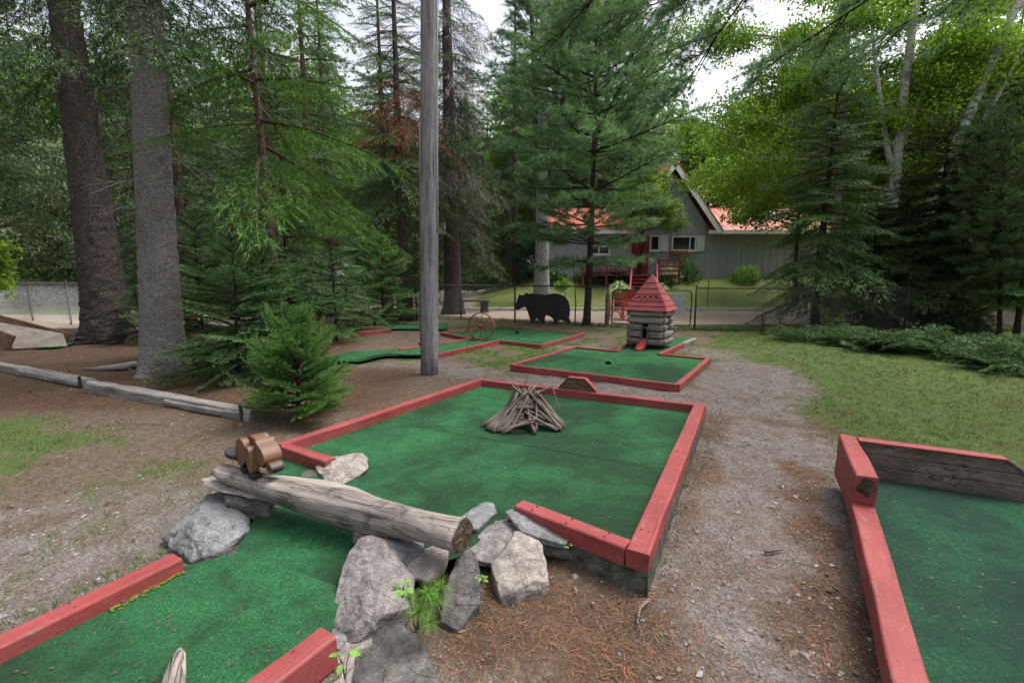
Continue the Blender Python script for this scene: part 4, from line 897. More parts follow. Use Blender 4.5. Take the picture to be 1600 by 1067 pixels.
conifer('young_fir', 'small dark fir crouching at the foot of the thickest trunk', P(222, 536), 1.3, 0.03, 0.08, 1.0, M['sprucedark'], M['barkC'], F_FIR, 30, (40, -5), 0.15, 0.1, seed=31, shape=0.5)
# dead orange branches, behind the utility pole
dd = conifer('dying_spruce', 'spruce with dead orange branches behind the utility pole', P(636, 500), 14, 0.21, 4.2, 2.5, M['spruce'], M['barkA'], F_SPR, 70, (20, -25), 0.3, 0.1, (-0.01, 0), seed=33, bare=36)
_T, _C = [], []; rg = np.random.default_rng(5); b0 = np.array(P(636, 500))
for k in range(26):
    z = rg.uniform(4.2, 8.0); a = rg.uniform(-3.3, 0.4); X = bend(F_DEAD[k % 3][0], rg.uniform(1.0, 2.3), 0.35, 0.0); X = X @ (rotz(a) @ roty(R(rg.uniform(5, 35)))).T
    _T.append(X + np.array([0.1, 0, z])); _C.append(F_DEAD[k % 3][1] + rg.normal(0, 0.15))
link('dead_foliage', tri_mesh('dead_foliage', np.concatenate(_T), M['deadneedle'], np.concatenate(_C)), dd)
# big dark trunk behind the fence, hung with fine bare twigs
bt6, _ = big_trunk('tall dark spruce trunk behind the fence just right of the utility pole', P(708, 490), 19, 0.37, (0, 0), M['barkA'], 35, CROWN, 1.3, 6.0, 20, 26, 0.03, 60)
_T, _C = [], []; b0 = np.array(P(708, 490))
for k in range(70):
    z = rg.uniform(4.2, 12); a = rg.uniform(0, 6.28); X = bend(F_TWIG[k % 3][0], rg.uniform(1.2, 3.2), 0.4, 0.0); X = X @ (rotz(a) @ roty(R(rg.uniform(10, 40)))).T
    _T.append(X + np.array([0, 0, z])); _C.append(F_TWIG[k % 3][1] + rg.normal(0, 0.15))
link('bare_twigs', tri_mesh('bare_twigs', np.concatenate(_T), M['deadtwig'], np.concatenate(_C)), bt6)
# pale multi-stemmed tree behind the bear
pb = Vector((1.55, 23.0, 0.25))
mt = pine('tall_pine', 'pale grey trunk behind the bear cutout splitting into several stems', pb, 21, 0.40, 7.0, 3.4, M['pine'], M['barkP'], 56, 37, (-0.01, 0), 0.30, 0.75, 0.5, (40, 5), tadd=-0.12)
for k, (dx, dy, hh, rr) in enumerate(((0.9, 0.3, 12, 0.19), (-0.8, 0.2, 12, 0.17), (1.5, -0.3, 11, 0.15))):
    B().tube([pb + Vector((dx * t_ ** 0.7, dy * t_, 4.4 + hh * t_)) for t_ in (0, 0.1, 0.25, 0.5, 0.75, 1)], [rr * q for q in (1.1, 1.0, 0.9, 0.7, 0.5, 0.25)], 10, jit=0.05).build('stem', M['barkC'], mt, True)
# the young white pine in front of the fence
WP = pine('white_pine', 'young white pine with layered blue green boughs beside the bear cutout', P(917, 507), 10.6, 0.125, 2.05, 3.45, M['pine'], M['barkC'], 80, 41, (0.012, 0), 0.21, 1.0, 0.28, (32, -8), up=0.05, tadd=0.2, low=0.52)
# right hand side
FT = conifer('fir_tree', 'dark fir with tiered fronds reaching over the lawn, right of the gate', P(1273, 512), 8.6, 0.12, 0.95, 2.55, M['spruce'], M['barkC'], F_SPR, 130, (25, -24), 0.16, 0.05, seed=43, shape=0.52, bare=6, tadd=0.1)
DE = conifer('dark_evergreen', 'dense dark evergreen in the middle of the dark clump', P(1445, 514), 6.2, 0.13, 0.9, 2.0, M['cedar'], M['barkC'], F_CED, 90, (30, -20), 0.2, 0.05, seed=50, shape=0.5, group='dark evergreens behind the junipers', bare=12)
again(DE, 'dense dark evergreen standing under the white birch trunk', P(1396, 512), 0.72, 2.0); again(DE, 'dense dark evergreen at the right end of the dark clump', P(1488, 517), 0.95, 3.7); again(DE, 'dense dark evergreen next to the tiered fir', P(1352, 507), 0.7, 5.0)
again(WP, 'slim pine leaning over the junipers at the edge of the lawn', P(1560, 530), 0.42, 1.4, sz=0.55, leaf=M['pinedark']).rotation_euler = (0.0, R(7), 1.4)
conifer('young_fir', 'young spruce with light green fronds furthest right behind the junipers', P(1585, 528), 4.5, 0.07, 0.8, 1.5, M['fir'], M['barkC'], F_FIR, 50, (35, -15), 0.2, 0.1, seed=58, tadd=-0.1)
bp = Q(1393, 330, 15.6)
broadleaf('birch_tree', 'white barked birch forking above the dark evergreens', (bp.x + 0.05, 15.6, 0), 13, 0.19, M['birchleaf'], M['barkW'], 4.2, 4.4, 61, 3300, 0.105, (0.0, 0), ((4.7, -1.3, 0.2, 5.5, 0.10), (5.6, 1.6, 0.3, 5.5, 0.07)), nlimb=34, r_top=0.45, limbs_up=0.3, back_only=True)
bp = Q(1420, 330, 14.6)
broadleaf('birch_tree', 'pale birch trunk leaning to the right over the lawn', (bp.x - 0.3, 14.6, 0), 12, 0.19, M['birchleaf'], M['barkW'], 3.6, 3.8, 63, 2600, 0.105, (0.30, 0.02), ((4.4, 1.8, -0.3, 4.0, 0.09),), nlimb=28, r_top=0.45, limbs_up=0.3, back_only=True)
bp = Q(1308, 330, 17.5)
broadleaf('birch_tree', 'thin grey birch stem rising behind the tiered fir', (bp.x, 17.5, 0), 14, 0.17, M['birchleaf'], M['barkW'], 4.2, 5.0, 65, 3300, 0.11, (-0.02, 0), ((5.0, -2.6, 0.2, 5.0, 0.08),), nlimb=34, r_top=0.45, limbs_up=0.3, back_only=True)
MP = broadleaf('maple_tree', 'pale green leafy tree in front of the right wing of the cottage', (13.9, 22.4, 0.5), 8.0, 0.12, M['mapleleaf'], M['barkC'], 2.9, 3.1, 67, 2400, 0.125, (-0.03, 0), (), nlimb=28)
again(MP, 'leafy tree with yellow green crown behind the tiered fir', (16.2, 20.0, 0.2), 1.2, 2.0, leaf=M['birchleaf'])
again(MP, 'leafy tree closing the view beyond the junipers furthest right', (19.5, 17.0, -0.8), 1.35, 4.0, leaf=M['birchleaf'])
again(MP, 'small dark leafy tree behind the red stairs in front of the gable', (7.1, 25.7, 1.45), 0.74, 3.3, leaf=M['forestD'])
again(WP, 'tall hazy pine rising behind the cottage between deck and gable', (7.2, 36.0, 0), 2.0, 2.2)
again(WP, 'tall hazy pine behind the left wing of the cottage', (3.6, 35.0, 0), 1.9, 4.1)
again(MP, 'pale green leafy tree rising behind the cottage gable', (15.5, 37.0, 0.0), 1.7, 1.0)
again(MP, 'leafy tree behind the left wing of the cottage', (2.5, 38.0, 0.0), 1.8, 5.0)
BS_ = conifer('blue_spruce', 'blue grey spruce standing beyond the lawn left of the small shed', Vector((Q(786, 430, 38).x, 38, 0.2)), 8.5, 0.14, 0.9, 2.7, M['bluespruce'], M['barkC'], F_FIR, 80, (25, -18), 0.2, 0.1, seed=71)
broadleaf('willow_tree', 'grey green leafy tree above the galvanised fence far left', (-20, 22, 0), 9, 0.2, M['olive'], M['barkC'], 1.6, 4.2, 73, 1900, 0.13, (0, 0), (), nlimb=28)
broadleaf('young_maple', 'yellow green sapling at the left edge beside the galvanised fence', (-14.6, 12.9, 0), 2.6, 0.03, M['birchleaf'], M['barkC'], 0.6, 0.9, 80, 160, 0.11, (0, 0), (), nlimb=9, crad=0.16, cat='sapling')
# pine limb hanging into view from a tree just right of the picture
ov = thing('overhanging_pine', 'pine with long thin boughs hanging down from above the picture into the sky gap', 'tree', (8.6, 5.4, 0)); tb = B()
path, _ = trunk_shape(tb, (8.6, 5.4, 0), 13, 0.24, (0, 0), 12, 0.03, 81); TT, CC = [], []; rg = np.random.default_rng(81)
def limb(points, tl=0.17, k0=3, m_=4):
    pts_ = [Vector(p) for p in points]; n = len(pts_); tb.tube(pts_, [0.03 * (1 - i / n) ** 1.2 + 0.004 for i in range(n)], 5, caps=False)
    for i in range(k0, n):
        for q in range(m_):
            s = pts_[i - 1].lerp(pts_[i], rg.random()); dv = (pts_[i] - pts_[i - 1]); a = math.atan2(dv.y, dv.x) + rg.uniform(-1.1, 1.1)
            pine_branch(rg, s, a, R(rg.uniform(-50, -5)), rg.uniform(0.4, 1.0), tb, TT, CC, tl, 0.9, 5, 0.0, rg.normal(-0.08, 0.1), 0.003, thin=0.55)
limb([(8.6, 5.4, 8.2), (6.8, 6.0, 8.0), (5.2, 6.5, 7.3), (4.2, 6.8, 6.5), (3.4, 7.0, 5.6), (2.9, 7.1, 4.9), (2.55, 7.2, 4.3)], k0=3)
limb([(8.6, 5.4, 7.6), (7.0, 6.4, 7.5), (5.4, 7.0, 7.0), (4.3, 7.4, 6.3), (3.2, 7.6, 6.0), (2.2, 7.7, 5.7), (1.5, 7.8, 5.5)], k0=3, m_=6)
limb([(8.6, 5.4, 7.9), (6.6, 6.8, 8.0), (4.6, 7.6, 7.6), (3.0, 8.0, 7.1), (1.8, 8.2, 6.6), (0.9, 8.3, 6.1)], k0=2, m_=6)
limb([(8.6, 5.4, 8.6), (6.4, 6.2, 8.6), (4.4, 6.6, 8.0), (3.0, 6.9, 7.0), (2.0, 7.0, 6.2), (1.2, 7.1, 5.5), (0.7, 7.2, 5.0)], k0=3, m_=6)
limb([(8.6, 5.4, 9.0), (6.8, 7.2, 9.0), (5.4, 8.4, 8.6), (4.2, 9.2, 7.8), (3.4, 9.6, 7.0), (2.8, 9.8, 6.4)], k0=2, m_=7)
limb([(8.6, 5.4, 7.0), (7.4, 6.6, 6.6), (6.2, 7.4, 6.2), (5.2, 8.0, 5.6), (4.4, 8.3, 5.1)], k0=3, m_=5)
limb([(8.6, 5.4, 6.6), (8.2, 6.6, 6.4), (7.6, 7.8, 6.2), (7.0, 8.8, 6.0), (6.4, 9.6, 5.7)], k0=2, m_=6)
for k in range(26): pine_branch(rg, at_height(path, rg.uniform(6.5, 12.5)), rg.random() * 6.28, R(rg.uniform(0, 30)), rg.uniform(1.2, 2.8), tb, TT, CC, 0.18, 0.6, 5, 0.05)
tb.build('trunk', M['barkC'], ov, True); link('crown', tri_mesh('crown', np.concatenate(TT) - np.array((8.6, 5.4, 0)), M['pine'], np.concatenate(CC)), ov)

# low junipers at the right
JS = [(1292, 533, 1.05, 'leftmost low spreading juniper, below the tiered fir'), (1365, 541, 1.2, 'low spreading juniper between the leftmost and middle ones'), (1440, 547, 1.25, 'middle low spreading juniper under the dark evergreen clump'), (1525, 553, 1.3, 'low spreading juniper below the slim leaning pine'), (1590, 575, 1.2, 'nearest low juniper at the right edge of the lawn')]
J0 = None
for k, (px, py, rr, lb) in enumerate(JS):
    b0 = P(px, py)
    if J0 is not None: c_ = again(J0, lb, b0, rr / 1.2, k * 1.3, sz=rr / 1.2 * (0.62 + 0.1 * (k % 3))); continue
    J0 = t = thing('juniper_bush', lb, 'shrub', b0, group='junipers along the lawn edge'); rg = np.random.default_rng(90 + k); TT, CC = [], []; tb = B()
    for j in range(80):
        a = rg.random() * 6.28; L = rr * rg.uniform(0.5, 1.05); X = bend(F_CED[j % 4][0], L, 0.22, 0.1); Rm = rotz(a) @ roty(-R(rg.uniform(8, 42))) @ rotx(rg.normal(0, 0.4)); o = np.array([rg.normal(0, 0.3), rg.normal(0, 0.22), 0.05])
        TT.append(X @ Rm.T + o); CC.append(F_CED[j % 4][1] + rg.normal(0, 0.15)); e = Rm @ np.array([L * 0.7, 0, 0]) + o
        tb.tube([Vector(o) + b0, Vector((o + e) / 2) + b0 + Z * 0.03, Vector(e) + b0], [0.012, 0.008, 0.003], 3, caps=False)
    tb.build('stems', M['barkC'], t); link('crown', tri_mesh('crown', np.concatenate(TT), M['juniper'], np.concatenate(CC)), t); t.scale = (0.9, 0.9, 0.62); t['group'] = 'junipers along the lawn edge'
for k, (px, py, hh, lb) in enumerate(((1190, 521, 0.5, 'small spruce seedling on the lawn edge right of the gate'), (1216, 522, 0.42, 'smaller spruce seedling beside the leftmost juniper'))):
    conifer('spruce_seedling', lb, P(px, py), hh, 0.012, 0.05, 0.4, M['sprucedark'], M['barkC'], F_FIR, 14, (45, 5), 0.1, 0.1, seed=100 + k, cat='seedling')

# shrubs by the cottage
def shrub(name, label, base, w, h, leaf, seed, n=110, ls=0.10, tadd=0.0):
    base = Vector(base); t = thing(name, label, 'shrub', base); rg = np.random.default_rng(seed); TT, CC = [], []; tb = B(); CL = [leaf_cluster(seed + k, 16, ls, 0.16) for k in range(4)]
    for k in range(n):
        d = unit(rg.normal(size=3)); d[2] = abs(d[2]); p = d * np.array([w, w * 0.8, h]) * rg.uniform(0.55, 1.0); T, c = CL[k % 4]; TT.append(T + p); CC.append(c + rg.normal(0, 0.15) + tadd)
        if k % 6 == 0: tb.tube([base, base + Vector(p) * 0.5 + Z * 0.05, base + Vector(p)], [0.012, 0.008, 0.003], 3, caps=False)
    tb.build('stems', M['barkC'], t); link('foliage', tri_mesh('foliage', np.concatenate(TT), leaf, np.concatenate(CC), 4), t); return t
def onlawn(px, y, dz=0): x_ = Q(px, 430, y).x; return Vector((x_, y, height(x_, y) - 0.03 + dz))
shrub('flowering_shrub', 'white and green leaved shrub right of the red stairs', onlawn(1047, 25.2), 0.65, 1.0, M['variegated'], 201)
shrub('green_shrub', 'round dark green shrub under the white shuttered window', onlawn(1072, 25.5), 0.8, 1.35, M['fir'], 202, 160, 0.09, 0.05)
shrub('green_shrub', 'pale green shrub against the grey wall near the lawn sign', onlawn(1165, 25.3), 0.8, 1.0, M['mapleleaf'], 203)
shrub('green_shrub', 'dark shrub under the cottage windows left of the stairs', onlawn(925, 25.4), 1.1, 0.9, M['fir'], 204, 160)
shrub('green_shrub', 'dark shrub left of the deck behind the white pine', onlawn(965, 25.0), 0.8, 0.9, M['cedar'], 205, 120, tadd=0.2)
shrub('green_shrub', 'dark green shrub behind the pale multi stemmed trunk', onlawn(868, 25.6), 0.8, 0.9, M['fir'], 206)
shrub('green_shrub', 'leafy bush by the yellow planter far along the lawn', Vector((Q(800, 440, 41).x, 41, 0.5)), 2.0, 1.1, M['mapleleaf'], 207, 160, 0.12)
for k, (px, y, sz, lb) in enumerate(((968, 20.95, 0.72, 'big potted plant with white striped leaves left of the stairs'), (1034, 21.6, 0.45, 'smaller potted plant with striped leaves right of the stairs'))):
    b0 = onlawn(px, y); t = thing('potted_plant', lb, 'potted plant', b0); rg = np.random.default_rng(300 + k); z0 = 0.85
    B().tube([b0, b0 + Z * (z0 - 0.3)], [sz * 0.28, sz * 0.26], 12).build('stand', M['oldboard'], t)
    B().tube([b0 + Z * (z0 - 0.3), b0 + Z * z0, b0 + Z * (z0 + 0.05)], [sz * 0.35, sz * 0.5, sz * 0.52], 14).build('pot', M['terracotta'], t, True); TT, CC = [], []
    for j in range(420):
        a = rg.random() * 6.28; L = sz * rg.uniform(0.6, 1.2); e = rg.uniform(0.2, 1.5); d = np.array([math.cos(a) * math.cos(e), math.sin(a) * math.cos(e), math.sin(e)]); s = unit(np.cross(d, [0, 0, 1.0])) * 0.022
        o = np.array([0, 0, z0]); m_ = o + d * L * 0.6; tp = o + d * L + np.array([0, 0, -0.35 * L]); TT += [[o - s * 0.5, o + s * 0.5, m_ + s, m_ - s], [m_ - s, m_ + s, tp + s * 0.1, tp - s * 0.1]]; c = rg.uniform(0.2, 1.0); CC += [c, c]
    link('leaves', tri_mesh('leaves', np.array(TT), M['variegated'], np.array(CC), 4), t)
broadleaf('sapling', 'little round headed sapling behind the bear cutout', Vector((Q(890, 470, 19.2).x, 21.2, 0.05)), 1.35, 0.02, M['mapleleaf'], M['barkC'], 0.8, 0.35, 208, 60, 0.08, nlimb=6, crad=0.12, cat='sapling')
B_ = thing('thin_sapling', 'bare thin stem standing between the bear cutout and the white pine', 'sapling', P(898, 507)); s0 = P(898, 507)
B().tube([s0, s0 + Vector((0.02, 0, 0.7)), s0 + Vector((-0.03, 0, 1.4)), s0 + Vector((-0.1, 0, 2.2))], [0.022, 0.018, 0.014, 0.006], 6).build('stem', M['barkC'], B_, True)
B().tube([s0 + Vector((-0.03, 0, 1.4)), s0 + Vector((0.15, 0, 1.9))], [0.008, 0.003], 4).build('twig', M['barkC'], B_, True)

# the far wood behind everything: one mass, its trees sharing a few meshes
rg = np.random.default_rng(400)
CLF = [leaf_cluster(500 + k, 12, 0.30, 0.8) for k in range(5)]; F_FAR = [frond(520 + k, 9, 0.42, 50, 0.055, 0.075, 0.024, per=2, hang=0.25) for k in range(3)]
def far_conifer(seed):
    rg = np.random.default_rng(seed); TT, CC = [], []; TT.append(np.array([[[0.2 * math.cos(a), 0.2 * math.sin(a), 0], [0.2 * math.cos(a + 2.1), 0.2 * math.sin(a + 2.1), 0], [0, 0, 17.0]] for a in (0, 2.1, 4.2)])); CC.append(np.zeros(3) - 0.5)
    for j in range(74):
        f = j / 74; pt, pc = F_FAR[j % 3]; L = 3.3 * ((1 - f) ** 0.75 + 0.05) * rg.uniform(0.6, 1.1); X = bend(pt, L, 0.25, 0.05) @ (rotz(j * 2.4 + rg.normal(0, 0.3)) @ roty(R(22 - 40 * f))).T
        TT.append(X + np.array([0, 0, 1.0 + 17.0 * f])); CC.append(pc + rg.normal(0, 0.2))
    return tri_mesh('far_conifer', np.concatenate(TT), M['forestC'], np.concatenate(CC))
def far_broadleaf(seed):
    rg = np.random.default_rng(seed); TD, CD = [], []
    for a in (0, 1.57): TD.append(np.array([[[-0.18 * math.cos(a), -0.18 * math.sin(a), 0], [0.18 * math.cos(a), 0.18 * math.sin(a), 0], [0.05 * math.cos(a), 0.05 * math.sin(a), 14], [-0.05 * math.cos(a), -0.05 * math.sin(a), 14]]])); CD.append(np.zeros(1) - 0.5)
    cs = unit(rg.normal(size=(22, 3))) * rg.uniform(0.45, 1, (22, 1)) * np.array([3.0, 3.0, 6.5]) + np.array([0, 0, 9.5])
    for j in range(330):
        T, c_ = CLF[j % 5]; TD.append(T * 0.8 + cs[j % 22] + rg.normal(0, 0.75, 3)); CD.append(c_ + rg.normal(0, 0.18))
    return tri_mesh('far_broadleaf', np.concatenate(TD), M['forestD'], np.concatenate(CD), 4)
def far_bush(seed):
    rg = np.random.default_rng(seed); TD, CD = [], []
    for j in range(70):
        d = unit(rg.normal(size=3)) * np.array([2.4, 1.6, 1.4]) * rg.uniform(0.5, 1); T, c_ = CLF[j % 5]; TD.append(T * 0.6 + d + np.array([0, 0, 1.1])); CD.append(c_ + rg.normal(-0.1, 0.18))
    return tri_mesh('far_bush', np.concatenate(TD), M['forestD'], np.concatenate(CD), 4)
FC = [far_conifer(1), far_conifer(2)]; FB = [far_broadleaf(3), far_broadleaf(4)]; FU = far_bush(5)
fo = bpy.data.objects.new('far_wood', None); COL.objects.link(fo); tag(fo, 'mixed green wood closing the view far behind the cottage and road', 'woodland', kind='stuff')
spots = []
for k in range(330):
    y = rg.uniform(33, 72); x = rg.uniform(-1.3, 1.35) * y; ang = x / y
    if 0.27 < ang < 0.47: y = rg.uniform(56, 74); x = ang * y
    if -0.22 < ang < 0.0 and y < 50: continue
    if -9 < x < 24 and y < 38: continue
    spots.append((x, y))
spots += [(-25 - 1.2 * k + rg.normal(0, 1), 24 + k * 2.0) for k in range(10)] + [(-17 - 2.0 * k, 28 + rg.normal(0, 1.5)) for k in range(6)] + [(23 + 1.4 * k, 17 + k * 2.4) for k in range(10)]
spots += [(-34 + rg.normal(0, 3), 30 - k * 2.6) for k in range(16)] + [(-44 + rg.normal(0, 4), 36 - k * 3.0) for k in range(16)] + [(30 + rg.normal(0, 3), 16 - k * 2.6) for k in range(14)] + [(38 + rg.normal(0, 3), 20 - k * 3.0) for k in range(14)]
for k, (x, y) in enumerate(spots):
    ang = x / max(y, 1.0); gap = 0.28 < ang < 0.46; s = rg.uniform(1.0, 1.5) * (max(y, 26.0) / 50) ** 0.35; con = rg.random() < 0.62
    if gap: s = rg.uniform(0.55, 0.80)
    o = link('wood_tree', (FC if con else FB)[k % 2], fo, (x, y, -0.1)); o.rotation_euler = (rg.normal(0, 0.02), rg.normal(0, 0.02), rg.random() * 6.28); o.scale = (s * rg.uniform(0.9, 1.25),) * 2 + (s,); o['kind'] = 'stuff'
    if rg.random() < 0.7: o = link('wood_undergrowth', FU, fo, (x + rg.normal(0, 2), y - 1, 0)); o.rotation_euler = (0, 0, rg.random() * 6.28); o.scale = (rg.uniform(0.8, 1.5),) * 3; o['kind'] = 'stuff'

# ------------------------------------------------------------------ mini golf holes
def xy(v): return (v.x, v.y)
# the big green with its lane, in the middle of the picture
za, zt = 0.215, 0.125
FL, FR_, NR, NE = P(750, 590, za), P(1103, 631, za), P(1014, 866, za), P(806, 789, za)
LE, LS = P(430, 692, za), P(512, 715, za)
hA = thing('golf_green', 'big square green with pink red rails holding the stick pile', 'golf green', Vector((0.3, 4.0, 0)))
laneL0, laneL1 = P(0, 1000, 0.13), P(276, 868, 0.13); laneR0, laneR1 = P(405, 1067, 0.13), P(512, 986, 0.13)
bl = (laneL0 - laneL1).normalized(); br = (laneR0 - laneR1).normalized()
laneL0 = laneL0 + bl * 1.3; laneR0 = laneR0 + br * 1.1
def zA(x, y):
    s = x * V.x + y * V.y; return 0.055 + (zt - 0.055) * min(1, max(0, (s - 1.32) / 0.9))
ramp_l, ramp_r = Vector((-1.50, 2.27, 0)), P(527, 925, 0.06)
o = sheet('turf', [xy(p) for p in (FL, FR_, NR, NE, Vector((-0.10, 2.42, 0)), Vector((-0.28, 2.20, 0)), Vector((-0.58, 2.05, 0)), ramp_r, ramp_l, Vector((-1.62, 2.75, 0)), LE)], zA, M['turfA'], hA, 4)
sheet('lane_turf', [xy(laneL0 + V * 0.0), xy(laneL1), xy(ramp_l + V * 0.03), xy(ramp_r + V * 0.03), xy(laneR1), xy(laneR0)], lambda x, y: 0.062, M['turf'], hA, 3)
B().prism([xy(p) for p in (FL, FR_, NR, NE, Vector((-0.25, 2.72, 0)), Vector((-1.2, 3.22, 0)), LE)], -0.08, zt - 0.012).build('footing', M['slabside'], hA)
rail('rail', FR_ - U * 0.055, NR - U * 0.055, 0.115, 0.10, M['red'], hA, 0.003, 1)
rail('rail', NR - U * 0.113 + V * 0.05 - Z * 0.004, NE + V * 0.045 - Z * 0.004, 0.095, 0.10, M['red'], hA, 0.003, 2)
rail('rail', FL - V * 0.045 - Z * 0.003, FR_ - V * 0.045 - U * 0.113 - Z * 0.003, 0.085, 0.10, M['red'], hA, 0.003, 3)
rail('rail', FL + U * 0.04, LE + U * 0.045, 0.09, 0.10, M['red'], hA, 0.003, 4)
rail('rail', LE + U * 0.09 + V * 0.02 - Z * 0.004, LS + (LS - LE) * 0.05 - Z * 0.004, 0.09, 0.10, M['red'], hA, 0.003, 5)
rail('rail', laneL0, laneL1, 0.105, 0.13, M['red'], hA, 0.003, 6)
rail('rail', laneR0, laneR1, 0.105, 0.13, M['red'], hA, 0.003, 7)
q0, q1 = P(640, 664, zt + 0.004), P(1060, 737, zt + 0.004); B().beam(q0, q1, 0.003, 0.0012).build('seam', M['turfdark'], hA)
rg = np.random.default_rng(12); TT, CC = [], []
for (m0, m1, nn_) in ((laneL0, laneL1, 900), (NE + V * 0.10, NR - U * 0.113 + V * 0.10, 160), (LE + U * 0.10, FL + U * 0.09, 260)):
    f = rg.random(nn_); bx0 = np.array(m0) + (np.array(m1) - np.array(m0)) * f[:, None]; sd = np.array(U); w_ = 0.058 + np.abs(rg.normal(0, 0.014, nn_)) if m0 is laneL0 else np.abs(rg.normal(0, 0.010, nn_)); keep = vnoise(np.stack([f * 14, f * 0, f * 0], 1), 3) > 0.35
    pz = bx0 + sd * w_[:, None]; pz[:, 2] = (0.066 if m0 is laneL0 else zt + 0.003); a = rg.random(nn_) * 6.28; s_ = 0.007 * rg.uniform(0.5, 1.3, nn_)
    for i in np.where(keep)[0]:
        TT.append([pz[i] + np.array([math.cos(a[i] + q) * s_[i], math.sin(a[i] + q) * s_[i], 0.004 * rg.random()]) for q in (0, 1.57, 3.14, 4.71)]); CC.append(rg.random())
link('moss', tri_mesh('moss', np.array(TT) - np.array(hA.location), M['moss'], np.array(CC), 4), hA)['kind'] = 'stuff'
nh = B(); rg = np.random.default_rng(61)
for (q0, q1, n_) in ((FR_ - U * 0.055, NR - U * 0.055, 7), (NR - U * 0.113 + V * 0.05, NE + V * 0.045, 3), (laneL0, laneL1, 7), (laneR0, laneR1, 5), (FL + U * 0.04, LE + U * 0.045, 6)):
    for k in range(n_):
        for sd in (-0.025, 0.025):
            dq = (q1 - q0).normalized(); p_ = q0.lerp(q1, (k + 0.5) / n_ + rg.normal(0, 0.01)) + Z.cross(dq) * (sd + rg.normal(0, 0.004)); nh.tube([p_ - Z * 0.004, p_ + Z * 0.0015], 0.0055, 8)
nh.build('nail_heads', M['rot'], hA)
# sloped backboard on the far rail
a0, a1 = P(874, 605, za), P(934, 612, za); dd_ = (a1 - a0).normalized(); nn = Vector((dd_.y, -dd_.x, 0)); L = (a1 - a0).length
pr = [a0 - Z * 0.09, a1 - Z * 0.09, a1, a0 + dd_ * L * 0.70 + Z * 0.135, a0 + dd_ * L * 0.26 + Z * 0.135, a0]
zz = [-0.09, -0.015, 0.06, 0.135]
def tx(z): f = max(0.0, z) / 0.135; return L * 0.26 * f, L * (1 - 0.30 * f)
for k in range(3):
    l0, r0 = tx(zz[k]); l1, r1 = tx(zz[k + 1] - 0.004)
    B().plate([a0 + dd_ * l0 + Z * zz[k], a0 + dd_ * r0 + Z * zz[k], a0 + dd_ * r1 + Z * (zz[k + 1] - 0.004), a0 + dd_ * l1 + Z * (zz[k + 1] - 0.004)], 0.07).build('backboard', M['brownboard'], hA, bevel=0.004)
for q0, q1 in ((a0, pr[4]), (pr[4], pr[3]), (pr[3], a1)):
    rail('backboard_cap', q0 + Z * 0.012, q1 + Z * 0.012, 0.09, 0.012, M['red'], hA, 0.001, 9, cap=0.002)
B().tube([P(900, 612, zt + 0.003), P(900, 612, zt + 0.006)], 0.045, 14).build('cup_dark_disc', M['darkhole'], hA)  # black disc on the turf, painted shade of the hole

# the green with the toy log cabin
zb_, zq = 0.095, 0.055
b = {k: P(*v, zb_) for k, v in dict(a=(799, 569), b=(898, 541), c=(962, 547), d=(981, 536), e=(1030, 552), f=(1107, 559), g=(1058, 600), h=(1066, 536), i=(1085, 528)).items()}
hB = thing('golf_green', 'green with red rails in front of the toy log cabin', 'golf green', Vector((2.0, 7.8, 0)))
back0 = b['d'] + V * 1.9; back1 = b['i'] + V * 0.2
sheet('turf', [xy(p) for p in (b['a'], b['b'], b['c'], b['d'], back0, back1, b['i'], b['e'], b['f'], b['g'])], zq, M['turf'], hB)
B().prism([xy(p) for p in (b['a'], b['b'], b['c'], b['d'], back0, back1, b['i'], b['e'], b['f'], b['g'])], -0.05, zq - 0.008).build('footing', M['slabside'], hB)
for k, (p, q, m, w) in enumerate((('a', 'b', 'red', 0.07), ('b', 'c', 'red', 0.06), ('c', 'd', 'red', 0.06), ('e', 'h', 'red', 0.075), ('e', 'f', 'red', 0.06), ('f', 'g', 'red', 0.08), ('g', 'a', 'red', 0.06))):
    rail('rail', b[p] - Z * 0.003 * (k % 2), b[q] - Z * 0.003 * (k % 2), w, 0.10, M[m], hB, 0.003, 20 + k)
rail('weathered_rail', b['h'] + Z * 0.0 + (b['i'] - b['h']) * 0.02, b['i'], 0.09, 0.10, M['greywood'], hB, 0.004, 28)
B().tube([P(950, 569, zq + 0.002), P(950, 569, zq + 0.005)], 0.055, 16).build('cup_dark_disc', M['darkhole'], hB)  # flat black disc stands in for the shaded hole

# the green with the wagon wheel
zc, zu = 0.085, 0.05
c = {k: P(*v, zc) for k, v in dict(a=(690, 519), b=(781, 508), c=(912, 520), d=(845, 538), e=(780, 531), f=(684, 552), g=(738, 528), h=(624, 545)).items()}
hC = thing('golf_green', 'green with narrow lane and red rails where the wagon wheel stands', 'golf green', Vector((0, 10.5, 0)))
t0_, t1_ = P(545, 556, zu), P(575, 566, zu)
sheet('turf', [xy(p) for p in (c['a'], c['b'], c['c'], c['d'], c['e'], c['f'], P(600, 556, zu), P(560, 565, zu), P(500, 562, zu), P(545, 549, zu), P(624, 545, zu), c['g'])], zu, M['turf'], hC)
for k, (p, q) in enumerate((('a', 'b'), ('b', 'c'), ('c', 'd'), ('d', 'e'), ('e', 'f'), ('a', 'g'), ('g', 'h'))):
    rail('rail', c[p] - Z * 0.003 * (k % 2), c[q] - Z * 0.003 * (k % 2), 0.06, 0.10, M['redold'] if k != 4 else M['red'], hC, 0.003, 30 + k)
B().tube([P(684, 553, 0.06), P(640, 555, 0.07), P(605, 553, 0.10), P(585, 556, 0.08), P(560, 563, 0.05), P(520, 566, 0.03)], 0.018, 6).build('edging', M['rubber'], hC, True)
